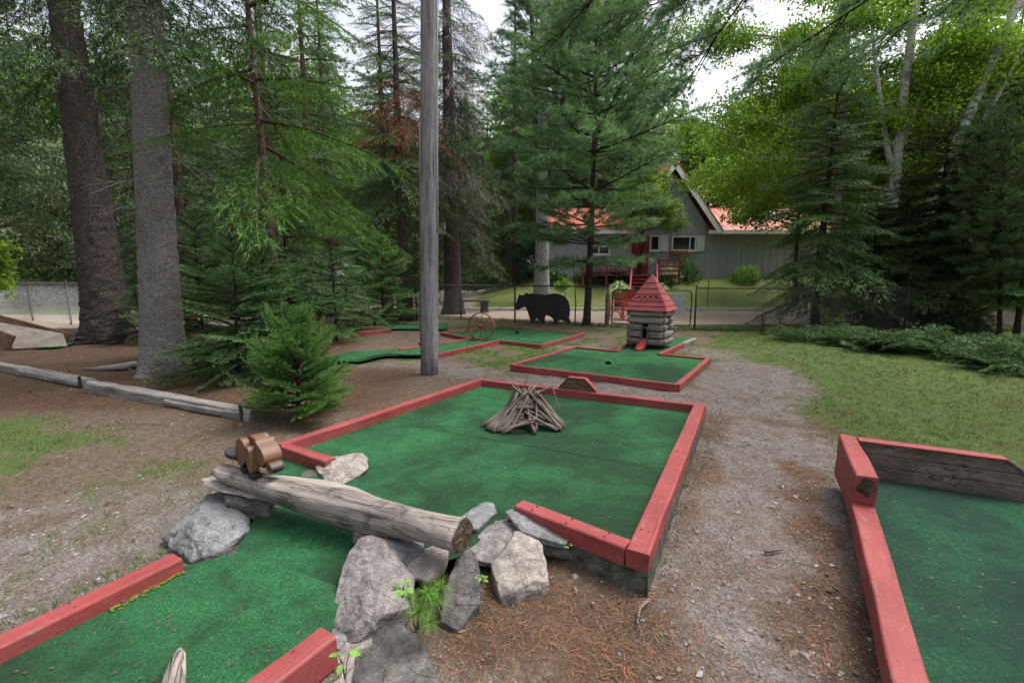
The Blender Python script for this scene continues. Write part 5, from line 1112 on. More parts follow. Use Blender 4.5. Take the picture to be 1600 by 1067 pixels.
B().tube([P(808, 521, zu + 0.003), P(808, 521, zu + 0.006)], 0.055, 14).build('cup_dark_disc', M['darkhole'], hC)  # no recess here, a black disc paints the shade of the hole
# narrow green furthest back
hD = thing('golf_green', 'narrow strip of green with two short red rails under the conifers', 'golf green', P(620, 514))
sheet('turf', [xy(P(*p)) for p in ((540, 520), (560, 517), (605, 516), (700, 517), (700, 507), (610, 508), (560, 512), (520, 516))], 0.04, M['turf'], hD)
for k, (p, q) in enumerate((((558, 518), (610, 514)), ((566, 511), (600, 509)))): rail('rail', P(*p, 0.10), P(*q, 0.10), 0.10, 0.11, M['redold'], hD, 0.003, 40 + k)

# the walled green at the right
hE = thing('golf_green', 'walled green with tall red corner in the right foreground', 'golf green', Vector((2.6, 2.2, 0)))
zw, zl, zg = 0.40, 0.225, 0.13
wc, we = P(1326, 682, zw), P(1350, 741, zw); le = P(1440, 1067, zl); vd = (wc - we).normalized(); vd.z = 0
e0 = P(1350, 788, zl); lowd = (P(1427, 1067, zl) - e0); lowd.z = 0; lowd.normalize()
fd_ = (P(1545, 710, zw) - wc); fd_.z = 0; flen = fd_.length; fd_.normalize()
lowend = e0 + lowd * 2.4
farlow = wc + fd_ * 3.0
poly = [xy(wc), xy(e0), xy(lowend), xy(lowend + Vector((2.6, -1.2, 0))), xy(farlow)]
sheet('turf', poly, zg, M['turfdark'], hE); B().prism(poly, -0.08, zg - 0.01).build('footing', M['slabside'], hE)
wl0 = Vector((wc.x, wc.y, zw))
def sideboard(z1, h, p0, p1, nm, mt, sd): rail(nm, Vector((p0.x, p0.y, z1)), Vector((p1.x, p1.y, z1)), 0.105, h, mt, hE, 0.004, sd, cap=0.007)
ax0 = Vector((wc.x, wc.y, 0)); ax1 = Vector((e0.x, e0.y, 0))
sideboard(zw, 0.165, ax0 + vd * 0.05, ax1, 'wall_rail', M['red'], 50)
sideboard(zw - 0.170, 0.13, ax0 + vd * 0.05, ax1 + lowd * 0.0, 'wall_rail', M['red'], 51)
rail('rail', Vector((e0.x, e0.y, zl)) + lowd * 0.004, lowend, 0.115, 0.12, M['red'], hE, 0.004, 52)
# rotten pocket in the end of the upper rail
rg = np.random.default_rng(9); pk_ = B(); ec = Vector((e0.x, e0.y, zw - 0.075)) + lowd * 0.002
ring = []
for k in range(14):
    a = 6.283 * k / 14; rr = 0.044 * (1 + 0.6 * (rg.random() - 0.5)); ring.append(ec + lowd.cross(Z) * (rr * math.cos(a) * 0.85) + Z * (rr * math.sin(a) * 1.25))
pk_.plate(ring, 0.003).build('rotten_hollow', M['rot'], hE)
# far wall of three boards with a sloped end
fb0 = ax0 + fd_ * 0.056
nz_ = [zg - 0.02, 0.22, 0.305, 0.385]
for k in range(3):
    z0, z1 = nz_[k], nz_[k + 1] - 0.003
    e_0 = flen + 0.02 + (0.385 - z0) * 1.35; e_1 = flen + 0.02 + (0.385 - z1) * 1.35
    B().plate([fb0 + Z * z0, fb0 + fd_ * e_0 + Z * z0, fb0 + fd_ * e_1 + Z * z1, fb0 + Z * z1], 0.06).build('wall_board', M['oldboard'], hE, bevel=0.005)
rail('wall_cap', fb0 + Z * 0.397, fb0 + fd_ * (flen + 0.02) + Z * 0.397, 0.085, 0.013, M['red'], hE, 0.001, 54, cap=0.003)
e2 = fb0 + fd_ * (flen + 0.03 + 0.16 * 1.35); rail('wall_cap', fb0 + fd_ * (flen + 0.03) + Z * 0.397, e2 + Z * 0.235, 0.085, 0.013, M['oldboard'], hE, 0.001, 55, cap=0.003)
rail('rail', e2 + Z * 0.236 + fd_ * 0.004, fb0 + fd_ * 3.0 + Z * 0.236, 0.09, 0.10, M['red'], hE, 0.003, 56)
B().tube([P(1372, 742, zg + 0.01), P(1430, 744, zg + 0.018), P(1500, 757, zg + 0.01)], [0.008, 0.012, 0.004], 5).build('leaf_litter', M['drift'], hE)

# wooden ramp hole at the far left
hF = thing('ramp_hole', 'plywood ramp with brown side boards at the left edge beside the galvanised fence', 'golf obstacle', P(60, 545))
r0, r1 = P(20, 543, 0.05), P(112, 541, 0.02); f0, f1 = P(-60, 512, 0.35), P(60, 518, 0.1)
B().plate([P(22, 545, 0.02), P(105, 541, 0.02), Q(98, 521, 9.9), Q(-10, 502, 9.6)], 0.02).build('ramp_sheet', M['plywood'], hF)
B().beam(Q(-40, 490, 9.7), Q(108, 528, 10.3), 0.06, 0.22).build('side_board', M['brownboard'], hF, bevel=0.01)
B().beam(Q(-60, 508, 8.9), Q(20, 535, 9.1), 0.06, 0.30).build('side_board', M['brownboard'], hF, bevel=0.01)
sheet('turf', [xy(P(*p)) for p in ((50, 546), (112, 531), (140, 533), (90, 545))], 0.035, M['turf'], hF)

# ------------------------------------------------------------------ toy log cabin
zc0 = zq
k0 = P(982, 542, zc0); KX = Vector((0.83, -0.558, 0)).normalized(); kw = 0.70; KY = Z.cross(KX); kd = 0.62
cb = thing('toy_log_cabin', 'toy log cabin with tiered red pyramid roof on the middle green', 'log cabin', k0)
lh = 0.148; wallh = 0.755; O = k0
def half_log(a, bq, z, out, seed):
    bb = B(); n = 8; L_ = (bq - a).length; prof = [(0.0, -lh / 2), (0.028, -lh / 2 + 0.006), (0.050, -lh * 0.30), (0.058, 0), (0.050, lh * 0.30), (0.028, lh / 2 - 0.006), (0.0, lh / 2), (-0.05, lh / 2), (-0.05, -lh / 2)]
    segs_ = max(2, int(L_ / 0.06)); vs = []; rgx = np.random.default_rng(seed); ph = rgx.random(3) * 6
    for i in range(segs_ + 1):
        q = a + (bq - a) * (i / segs_)
        for (y, zz_) in prof: vs.append(q + out * (y * (1 + 0.10 * math.sin(i * 0.7 + ph[0]))) + Z * (z + zz_ * (1 + 0.03 * math.sin(i * 0.9 + ph[1])) * 0.92))
    n = len(prof); fs = [(i * n + k, i * n + (k + 1) % n, (i + 1) * n + (k + 1) % n, (i + 1) * n + k) for i in range(segs_) for k in range(n)] + [tuple(range(n - 1, -1, -1)), tuple(segs_ * n + k for k in range(n))]
    bb.add(vs, fs); rot = frame(bq - a); o = bb.build('log', M['logwood'], cb, True, org=a, rot=rot)
    return o
dl, dr_ = kw * 0.40, kw * 0.585
for r in range(5):
    z = zc0 + 0.012 + lh * (r + 0.5)
    A0, A1, A2, A3 = O, O + KX * kw, O + KX * kw + KY * kd, O + KY * kd
    if r in (1, 2):
        half_log(A0, A0 + KX * dl, z, -KY, r); half_log(A0 + KX * dr_, A1, z, -KY, r + 10)
    else: half_log(A0, A1, z, -KY, r)
    if r in (2, 3):
        half_log(A1 + KY * 0.02, A1 + KY * kd * 0.3, z, KX, r + 20); half_log(A1 + KY * kd * 0.72, A2, z, KX, r + 24)
    else: half_log(A1 + KY * 0.02, A2, z, KX, r + 20)
    half_log(A2, A3, z, KY, r + 30); half_log(A3, A0, z, -KX, r + 40)
B().box(O + KX * kw / 2 + KY * kd / 2 + Z * (zc0 * 0 + 0.40), (kw - 0.12, kd - 0.12, 0.68), (KX, KY, Z)).build('inner_shade_box', M['darkhole'], cb)  # near-black filler stands in for the shade inside, seen between the logs
for xx in (dl, dr_): B().box(O + KX * xx - KY * 0.02 + Z * (0.012 + lh * 2), (0.025, 0.10, lh * 2), (KX, KY, Z)).build('door_jamb', M['oldboard'], cb)
B().box(O + KX * (dl + dr_) / 2 - KY * 0.02 + Z * (0.012 + lh * 3.0 - 0.02), (dr_ - dl - 0.028, 0.09, 0.035), (KX, KY, Z)).build('door_lintel', M['oldboard'], cb)
# little ramp out of the door
rc = O + KX * (dl + dr_) / 2 - KY * 0.05; ra, rb = rc + Z * (0.16), rc - KY * 0.30 + Z * 0.015
B().beam(ra, rb, 0.13, 0.015).build('ramp', M['chairred'], cb)
for sx in (-1, 1): B().beam(ra + KX * 0.075 * sx + Z * 0.015, rb + KX * 0.075 * sx + Z * 0.015, 0.016, 0.06).build('ramp_side', M['red'], cb)
# tiered roof
rw, rd_ = kw / 2 + 0.105, kd / 2 + 0.105; RC = O + KX * kw / 2 + KY * kd / 2 + Z * (0.012 + wallh - zc0 * 0)
apex = 0.76; nt = 6; lev = [0, 0.14, 0.28, 0.46, 0.61, 0.76, 1.0]
for k in range(nt):
    f0, f1 = lev[k], lev[k + 1]
    for sd in range(4):
        def cor(f, s0, s1, lift=0.0): return RC + KX * (rw * (1 - f) * s0) + KY * (rd_ * (1 - f) * s1) + Z * (apex * f + lift)
        c4 = [(-1, -1), (1, -1), (1, 1), (-1, 1)]; q0, q1 = c4[sd], c4[(sd + 1) % 4]; g = 0.035 * (1 if k < nt - 1 else 0.0)
        f0b = max(0, f0 - 0.02)
        lp = [cor(f0b, *q0, 0.022), cor(f0b, *q1, 0.022), cor(f1, *q1, 0.0), cor(f1, *q0, 0.0)]
        if f1 == 1.0: lp = lp[:2] + [cor(0.985, *q1), cor(0.985, *q0)]
        if sd in (0,) and k == 2:
            B().plate([p + KY * 0.02 - Z * 0.012 for p in lp], 0.006).build('trim_backing', M['darkhole'], cb)
            n = 5; dn_ = (lp[0] - lp[3]).cross(lp[1] - lp[0]).normalized(); dn_ = dn_ if dn_.z > 0 else -dn_
            def uv(u, v): return lp[0].lerp(lp[1], u).lerp(lp[3].lerp(lp[2], u), v) + dn_ * 0.006
            def strip(u0, v0, u1, v1, w_):
                q0_, q1_ = uv(u0, v0), uv(u1, v1); sd_ = (q1_ - q0_).cross(dn_).normalized() * (w_ / 2); B().plate([q0_ - sd_, q1_ - sd_, q1_ + sd_, q0_ + sd_], 0.008).build('lattice_strip', M['redroof'], cb)
            for j in range(n):
                strip(j / n, 0.1, (j + 1) / n, 0.9, 0.034); strip(j / n, 0.9, (j + 1) / n, 0.1, 0.034)
            for v_ in (0.06, 0.94): strip(0.0, v_, 1.0, v_, 0.03)
            for u_ in (0.03, 0.97):
                B().plate([uv(max(0, u_ - 0.06), 0.05), uv(min(1, u_ + 0.06), 0.05), uv(min(1, u_ + 0.05), 0.95), uv(max(0, u_ - 0.05), 0.95)], 0.014).build('trim_end', M['redroof'], cb)
            continue
        B().plate(lp, 0.016).build('roof_board', M['redroof'], cb, bevel=0.003)
B().tube([RC + Z * (apex - 0.03), RC + Z * (apex + 0.03)], [0.02, 0.004], 6).build('finial', M['redroof'], cb)

# ------------------------------------------------------------------ bear cutout
bp_ = [(118, 300), (120, 275), (138, 225), (144, 200), (150, 194), (160, 204), (185, 200), (192, 188), (205, 184), (214, 194), (240, 190), (300, 197), (340, 200), (400, 190), (440, 192), (480, 212), (508, 245), (521, 300), (520, 335), (514, 370), (524, 395), (526, 408), (495, 410), (482, 396), (470, 388), (445, 386), (434, 396), (432, 412), (392, 414), (402, 398), (396, 378), (372, 358), (344, 350), (336, 372), (336, 410), (296, 408), (298, 392), (285, 370), (268, 378), (262, 390), (264, 406), (224, 406), (230, 388), (222, 365), (208, 318), (192, 290), (165, 296), (145, 308), (130, 312)]
BY = 14.75
pts = [Q(780 + x_ / 4.706, 420 + y_ / 4.706, BY) for x_, y_ in bp_]; zmin = min(p.z for p in pts)
br_ = thing('bear_cutout', 'black bear silhouette board standing in front of the fence', 'bear cutout', Vector((1.1, BY, 0)))
pts = [p - Z * (zmin + 0.0) for p in pts]
bm = bmesh.new(); f = bm.faces.new([bm.verts.new(p - br_.location - Vector((0, 0.012, 0))) for p in pts]); r_ = bmesh.ops.extrude_face_region(bm, geom=[f]); bmesh.ops.translate(bm, verts=[v for v in r_['geom'] if isinstance(v, bmesh.types.BMVert)], vec=(0, 0.024, 0))
bmesh.ops.triangulate(bm, faces=bm.faces[:]); bmesh.ops.recalc_face_normals(bm, faces=bm.faces[:]); me = bpy.data.meshes.new('board'); bm.to_mesh(me); bm.free(); me.materials.append(M['blackpaint']); link('board', me, br_)
for x_ in (0.85, 1.45): B().box((x_, BY + 0.04, 0.35), (0.04, 0.04, 0.8)).build('stake', M['fencedark'], br_)

# ------------------------------------------------------------------ wagon wheel
wr_ = 0.325; wb_ = P(752, 531, zu); WC = Vector((wb_.x, wb_.y, zu + wr_))
wh = thing('wagon_wheel', 'rusty red spoked wagon wheel standing across the narrow lane', 'wheel', Vector((wb_.x, wb_.y, zu)))
WX = Vector((0.97, -0.24, 0)); WN = WX.cross(Z)
ringp = [WC + WX * (wr_ * 0.965 * math.cos(6.2832 * k / 32)) + Z * (wr_ * 0.965 * math.sin(6.2832 * k / 32)) for k in range(33)]
rb_ = B(); vs, fs = [], []
for k in range(32):
    d = WX * math.cos(6.2832 * k / 32) + Z * math.sin(6.2832 * k / 32)
    for (rr, ww) in ((wr_, -0.045), (wr_, 0.045), (wr_ - 0.018, 0.045), (wr_ - 0.018, -0.045)): vs.append(WC + d * rr + WN * ww)
for k in range(32):
    for q in range(4): a, b2 = k * 4 + q, k * 4 + (q + 1) % 4; c2, d2 = ((k + 1) % 32) * 4 + (q + 1) % 4, ((k + 1) % 32) * 4 + q; fs.append((a, b2, c2, d2))
rb_.add(vs, fs).build('rim', M['redold'], wh)
B().tube([WC - WN * 0.09, WC + WN * 0.09], 0.045, 12).build('hub', M['redold'], wh, True)
for k in range(10):
    d = WX * math.cos(6.2832 * k / 10 + 0.2) + Z * math.sin(6.2832 * k / 10 + 0.2); B().tube([WC + d * 0.04 + WN * 0.02 * (-1) ** k, WC + d * (wr_ - 0.012)], 0.0105, 6).build('spoke', M['redold'], wh, True)

# ------------------------------------------------------------------ utility pole
pp = P(671, 583)
po = thing('utility_pole', 'weathered grey wooden utility pole with cable running up its side', 'pole', pp)
tbp = B(); tbp.tube([pp + Vector((0.026 * z_, 0, z_)) for z_ in (-0.1, 0.3, 1.5, 3, 5, 7, 9.5)], [0.142, 0.139, 0.136, 0.132, 0.127, 0.122, 0.115], 22, jit=0.012); tbp.build('shaft', M['pole'], po, True)
B().tube([pp + Vector((0.130 + 0.0235 * z_, -0.05, z_)) for z_ in (2.2, 3, 4.5, 6, 8, 9.4)], 0.011, 6).build('cable', M['galv'], po, True)
B().tube([pp + Vector((-0.118, -0.055, 0.4)), pp + Vector((-0.133 + 0.083, -0.05, 3.2)), pp + Vector((-0.13 + 0.104, -0.05, 4.0))], 0.009, 5).build('cable', M['galv'], po, True)
B().tube([pp + Vector((-0.15, -0.02, 0.48)), pp + Vector((-0.13, -0.05, 0.48))], 0.02, 6).build('clamp', M['fencedark'], po)
bx_ = Q(691, 357, 18.2); hb_ = thing('bird_box', 'small dark box fixed to the spruce trunk behind the pole', 'box', bx_); B().box(bx_, (0.24, 0.22, 0.42)).build('box_body', M['siding'], hb_); B().box(bx_ + Vector((0, -0.03, 0.235)), (0.30, 0.32, 0.03)).build('lid', M['oldboard'], hb_)

# ------------------------------------------------------------------ log, rocks and beaver
lg = [(338, 733, 2.78, 0.040), (362, 744, 2.76, 0.062), (395, 754, 2.72, 0.075), (440, 765, 2.62, 0.098), (490, 777, 2.52, 0.112), (540, 792, 2.42, 0.108), (585, 806, 2.33, 0.096), (630, 814, 2.24, 0.084), (680, 825, 2.14, 0.080), (722, 836, 2.06, 0.082)]
l0 = Q(338, 733, 2.78); lgt = thing('fallen_log', 'bleached driftwood log lying across the lane on rocks', 'log', l0)
path = []; rads = []
for i in range(len(lg) - 1):
    for s_ in range(4):
        f = s_ / 4; q = [lg[i][j] + (lg[i + 1][j] - lg[i][j]) * f for j in range(4)]; path.append(Q(*q[:3])); rads.append(q[3] * (0.93 + 0.06 * i / 9))
path.append(Q(*lg[-1][:3])); rads.append(lg[-1][3] * 1.02)
ph = [0.3, 1.9, 4.0]
def knob(i, a): return 1 + 0.07 * math.sin(3 * a + i * 0.16 + ph[0]) + 0.08 * math.sin(2 * a - i * 0.33 + ph[1]) + 0.03 * math.sin(7 * a + i * 0.4) + 0.10 * math.exp(-((i - 21) / 2.2) ** 2) * math.cos(a - 1.0) + 0.12 * math.exp(-((i - 10) / 2.0) ** 2) * math.cos(a + 2.0)
tb = B().tube(path, rads, 22, caps=True, jit=0.022, fn=knob)
sb_ = Q(566, 815, 2.36); tb.tube([sb_ + Vector((0.02, 0.03, 0.02)), sb_ + Vector((0.01, -0.04, -0.04)), sb_ + Vector((0.0, -0.075, -0.085))], [0.062, 0.05, 0.032], 12, jit=0.05)
tb.build('trunk', M['drift'], lgt, True, org=l0, rot=frame(path[-1] - path[0]))
ex = (path[-1] - path[-3]).normalized(); ring = []; s1 = ex.orthogonal().normalized(); s2 = ex.cross(s1); rg = np.random.default_rng(4)
eb = B(); ev = [path[-1] + ex * 0.004]; 
for rr in (0.35, 0.7, 0.97):
    for k in range(18): a = 6.283 * k / 18; ev.append(path[-1] + ex * (0.003 + 0.010 * rg.random()) + (s1 * math.cos(a) + s2 * math.sin(a)) * (0.081 * rr * (1 + 0.05 * rg.normal())))
ef = [(0, 1 + k, 1 + (k + 1) % 18) for k in range(18)] + [(1 + j * 18 + k, 1 + (j + 1) * 18 + k, 1 + (j + 1) * 18 + (k + 1) % 18, 1 + j * 18 + (k + 1) % 18) for j in range(2) for k in range(18)]
eb.add(ev, ef).build('end_grain', M['rot'], lgt)

def rockm(name, c0_, c1_, c2_, moss=None):
    m, n, l, b_ = nodes(name); b_.inputs['Roughness'].default_value = 0.85; b_.inputs['Specular IOR Level'].default_value = 0.25
    v = coords(n, l); g = noise(n, l, v, 30, 8, 0.75, 0.3); sp_ = noise(n, l, v, 170, 3, 0.7); rot = n.new('ShaderNodeMapping'); rot.inputs['Rotation'].default_value = (0.6, 0.9, 0.3); rot.inputs['Scale'].default_value = (1, 1, 4); l.new(v, rot.inputs['Vector'])
    band = noise(n, l, rot.outputs[0], 7, 6, 0.65, 0.9); blot = noise(n, l, v, 5.5, 6, 0.7)
    c_ = ramp(n, l, g, [(0.28, c0_), (0.5, c1_), (0.70, c2_)])
    c_ = mixc(n, l, ramp(n, l, band, [(0.40, 0.0), (0.58, 0.75)]), c_, ramp(n, l, g, [(0.3, c1_), (0.7, tuple(min(1, x * 1.25) for x in c2_))]))
    c_ = mixc(n, l, 0.75, c_, ramp(n, l, blot, [(0.32, 0.42), (0.66, 1.2)]), 'MULTIPLY')
    c_ = mixc(n, l, 0.6, c_, ramp(n, l, sp_, [(0.32, 0.35), (0.65, 1.3)]), 'MULTIPLY')
    ckv = voronoi(n, l, coords(n, l, (1, 1.3, 1.8)), 7.5, 'DISTANCE_TO_EDGE'); c_ = mixc(n, l, ramp(n, l, noise(n, l, v, 4, 3), [(0.45, 0.0), (0.55, 0.8)]), c_, mixc(n, l, 1.0, c_, ramp(n, l, ckv, [(0.0, 0.25), (0.03, 1.0)]), 'MULTIPLY'))
    c_ = mixc(n, l, ramp(n, l, noise(n, l, v, 13, 7, 0.75), [(0.60, 0.0), (0.68, 0.55)]), c_, (0.24, 0.24, 0.19))
    if moss: c_ = mixc(n, l, ramp(n, l, noise(n, l, v, 9, 6, 0.7), [(0.58, 0.0), (0.72, 0.7)]), c_, moss)
    l.new(c_, b_.inputs['Base Color']); bump(n, l, b_, mixc(n, l, 0.35, g, sp_), 1.0, 0.02); return m
M['rockgrey'] = rockm('grey_granite', (0.10, 0.105, 0.11), (0.20, 0.205, 0.21), (0.31, 0.31, 0.32))
M['rockpink'] = rockm('pinkish_granite', (0.085, 0.08, 0.082), (0.21, 0.192, 0.19), (0.38, 0.335, 0.32))
M['rockdark'] = rockm('dark_damp_stone', (0.045, 0.043, 0.042), (0.11, 0.102, 0.098), (0.19, 0.175, 0.165), (0.05, 0.06, 0.025))
M['rockwarm'] = rockm('warm_pale_granite', (0.17, 0.15, 0.13), (0.31, 0.275, 0.25), (0.45, 0.40, 0.36))
def rock(label, pts, mat, back=0.22, seed=0, amp=0.014, grp='rocks piled beside the lane', low=-0.03, taper=0.75, rest=0.0):
    if rest is not None:
        lp_ = max(pts, key=lambda p: p[1]); s_ = P(lp_[0], lp_[1], rest).y / lp_[2]; pts = [(p[0], p[1], p[2] * s_) for p in pts]
    low = (rest - 0.03) if rest is not None else low
    W = [Q(*p) for p in pts]; c_ = sum(W, Vector()) / len(W); ex_ = []
    for w in W:
        ex_.append(Vector((c_.x + (w.x - c_.x) * taper, w.y + back, max(low, w.z * 0.72))))
        if w.z < 0.16: ex_.append(Vector((w.x, w.y + 0.01, low)))
    bm = bmesh.new()
    for w in W + ex_: bm.verts.new(w)
    r_ = bmesh.ops.convex_hull(bm, input=bm.verts[:]); bmesh.ops.delete(bm, geom=[v for v in bm.verts if not v.link_faces], context='VERTS')
    bmesh.ops.dissolve_limit(bm, angle_limit=R(7), verts=bm.verts[:], edges=bm.edges[:]); bmesh.ops.bevel(bm, geom=bm.edges[:], offset=0.004, segments=1, affect='EDGES', clamp_overlap=True)
    bmesh.ops.triangulate(bm, faces=bm.faces[:])
    for _ in range(4):
        lg_ = [e for e in bm.edges if e.calc_length() > 0.022]
        if lg_: bmesh.ops.subdivide_edges(bm, edges=lg_, cuts=1); bmesh.ops.triangulate(bm, faces=[f for f in bm.faces if len(f.verts) > 3])
    bm.normal_update(); co = np.array([v.co for v in bm.verts]); nr = np.array([v.normal for v in bm.verts])
    d_ = (np.abs(fbm(co * 9 + seed * 3.1, seed, 3) - 0.5) - 0.1) * amp * -3.6 + (np.abs(fbm(co * 26 + seed, seed + 5, 3) - 0.5) - 0.1) * amp * -2.2
    base = Vector((c_.x, c_.y + back * 0.4, 0))
    for v, q in zip(bm.verts, co + nr * d_[:, None]): v.co = Vector(q) - base
    me = bpy.data.meshes.new('rock'); bm.to_mesh(me); bm.free(); me.materials.append(mat); o = link('rock', me, None, base)
    return tag(o, label, 'rock', grp)
rock('grey wedge shaped rock at the end of the left lane rail', [(252, 838, 2.33), (262, 853, 2.27), (300, 878, 2.16), (340, 862, 2.20), (388, 826, 2.34), (372, 806, 2.42), (355, 780, 2.60), (325, 770, 2.68), (290, 812, 2.45), (305, 815, 2.30), (268, 826, 2.38)], M['rockgrey'], 0.15, 1)
rock('flat brown slab tucked under the upper end of the log', [(314, 748, 2.78), (318, 758, 2.74), (348, 770, 2.68), (425, 785, 2.60), (432, 772, 2.66), (400, 752, 2.85), (330, 744, 2.92)], M['rockwarm'], 0.12, 2, 0.006, low=0.1, taper=0.9, rest=None)
rock('small grey stone wedged under the log beside the turf', [(424, 787, 2.62), (430, 803, 2.56), (462, 797, 2.58), (470, 780, 2.66), (445, 776, 2.68)], M['rockgrey'], 0.12, 3, 0.008, rest=0.06)
rock('dark slab lying under the flat brown slab', [(350, 772, 2.70), (352, 786, 2.66), (420, 794, 2.62), (426, 783, 2.66), (390, 770, 2.75)], M['rockdark'], 0.15, 33, 0.006, low=0.05, rest=None)
rock('speckled grey brown rock on the turf beside the short rail', [(492, 728, 3.15), (518, 712, 3.25), (560, 708, 3.28), (576, 716, 3.18), (574, 732, 3.08), (552, 748, 2.98), (530, 757, 2.92), (508, 752, 2.95), (520, 735, 3.02)], M['rockwarm'], 0.12, 4, rest=0.12)
rock('low brown rock between the log and the speckled rock', [(468, 742, 3.0), (478, 734, 3.06), (500, 736, 3.03), (516, 750, 2.94), (508, 762, 2.88), (478, 756, 2.92)], M['rockdark'], 0.10, 5, 0.008, rest=0.08)
rock('large pink grey triangular boulder in front of the log', [(560, 842, 1.93), (578, 838, 1.94), (600, 848, 1.90), (646, 905, 1.76), (640, 950, 1.66), (600, 985, 1.60), (560, 1004, 1.55), (524, 1004, 1.57), (519, 960, 1.66), (530, 905, 1.78), (545, 860, 1.89), (600, 960, 1.60)], M['rockpink'], 0.16, 6, 0.012)
rock('grey green slab behind the triangular boulder', [(592, 845, 1.98), (610, 838, 2.10), (660, 848, 2.08), (664, 858, 2.02), (636, 880, 1.92), (618, 872, 1.94)], M['rockgrey'], 0.10, 7, 0.008, low=0.02, rest=0.13)
rock('brown stone under the thick end of the log', [(634, 886, 1.90), (650, 868, 1.98), (688, 852, 2.05), (702, 858, 2.02), (692, 884, 1.90), (668, 908, 1.83), (640, 902, 1.86)], M['rockwarm'], 0.10, 8, 0.008, low=0.0, rest=0.10)
rock('dark upright stone behind the pine seedling', [(726, 866, 1.98), (742, 872, 1.94), (751, 905, 1.86), (748, 945, 1.77), (715, 985, 1.68), (688, 970, 1.70), (694, 920, 1.80), (708, 885, 1.90)], M['rockdark'], 0.14, 9, 0.010)
rock('flat grey stone just behind the sawn end of the log', [(722, 806, 2.30), (755, 784, 2.48), (772, 786, 2.46), (776, 800, 2.36), (745, 826, 2.18), (730, 826, 2.18)], M['rockgrey'], 0.06, 10, 0.007, low=0.06, rest=0.14)
rock('wide brown pink rock between the log end and the near rail', [(728, 858, 2.10), (732, 872, 2.04), (770, 880, 2.02), (800, 860, 2.08), (832, 832, 2.22), (820, 806, 2.36), (790, 802, 2.40), (760, 822, 2.26)], M['rockpink'], 0.08, 11, 0.010, rest=0.07)
rock('sloping grey rock against the end of the near rail', [(788, 798, 2.44), (796, 793, 2.48), (820, 800, 2.44), (868, 828, 2.32), (896, 838, 2.28), (880, 850, 2.20), (840, 838, 2.24), (815, 830, 2.28)], M['rockgrey'], 0.04, 12, 0.008, low=0.02, rest=0.13)
rock('dark wet stone below the near rail', [(836, 832, 2.24), (850, 831, 2.26), (898, 840, 2.24), (905, 856, 2.18), (896, 868, 2.14), (856, 866, 2.16), (838, 848, 2.20)], M['rockdark'], 0.05, 13, 0.008, rest=0.05)
rock('pale angular boulder nearest the gravel path', [(768, 882, 1.98), (800, 842, 2.08), (812, 834, 2.12), (848, 852, 2.04), (854, 880, 1.97), (856, 912, 1.89), (838, 922, 1.86), (790, 944, 1.82), (782, 932, 1.83), (772, 902, 1.90), (800, 925, 1.82), (838, 905, 1.87)], M['rockwarm'], 0.14, 14, 0.010)
rock('pale rock at the bottom edge below the triangular boulder', [(448, 1062, 1.42), (470, 1038, 1.48), (525, 1014, 1.55), (565, 1006, 1.57), (585, 1022, 1.50), (570, 1067, 1.38), (540, 1100, 1.30), (470, 1100, 1.32)], M['rockwarm'], 0.14, 15, 0.009)
rock('dark rock at the bottom edge left of the fallen needles', [(556, 1024, 1.52), (580, 1008, 1.57), (610, 1004, 1.56), (640, 1022, 1.50), (668, 1042, 1.45), (686, 1072, 1.38), (660, 1110, 1.30), (570, 1110, 1.30), (552, 1060, 1.40)], M['rockdark'], 0.12, 16, 0.009)
rock('small grey stone behind the pale rock at the bottom edge', [(500, 992, 1.62), (518, 984, 1.66), (540, 1000, 1.60), (530, 1014, 1.56), (505, 1010, 1.57)], M['rockgrey'], 0.08, 17, 0.006)

# beaver: layered wooden cutouts on the log
bo_ = Q(398, 733, 2.715); bo_ = Vector((bo_.x, bo_.y, bo_.z))
bv = thing('wooden_beaver', 'brown wooden beaver figure of layered boards on the log end', 'beaver figure', bo_)
BF = Vector((0.80, -0.60, -0.10)).normalized(); BS = Vector((-0.60, -0.80, 0)).normalized(); BZ = BF.cross(BS) ; BZ = BZ if BZ.z > 0 else -BZ
def chaikin(p, k=2):
    for _ in range(k): p = [q for i in range(len(p)) for q in ((p[i][0] * 0.75 + p[(i + 1) % len(p)][0] * 0.25, p[i][1] * 0.75 + p[(i + 1) % len(p)][1] * 0.25), (p[i][0] * 0.25 + p[(i + 1) % len(p)][0] * 0.75, p[i][1] * 0.25 + p[(i + 1) % len(p)][1] * 0.75))]
    return p
def layer(name, prof, s0, thick, mat, bev=0.004):
    if len(prof) < 20: prof = chaikin(prof)
    pr_ = [bo_ + BF * (x_ * 0.92) + BZ * (z_ * 0.92) + BS * s0 for x_, z_ in prof]; B().plate(pr_, thick).build(name, mat, bv, bevel=bev, seg=3)
def ell(cx, cz, rx, rz, rot=0, n=36): return [(cx + rx * math.cos(6.283 * k / n) * math.cos(rot) - rz * math.sin(6.283 * k / n) * math.sin(rot), cz + rx * math.cos(6.283 * k / n) * math.sin(rot) + rz * math.sin(6.283 * k / n) * math.cos(rot)) for k in range(n)]
layer('body', [(-0.14, 0.04), (-0.165, 0.10), (-0.15, 0.165), (-0.10, 0.215), (-0.03, 0.238), (0.035, 0.232), (0.075, 0.205), (0.10, 0.15), (0.095, 0.07), (0.05, 0.025), (-0.08, 0.015)], -0.03, 0.07, M['beaver'])
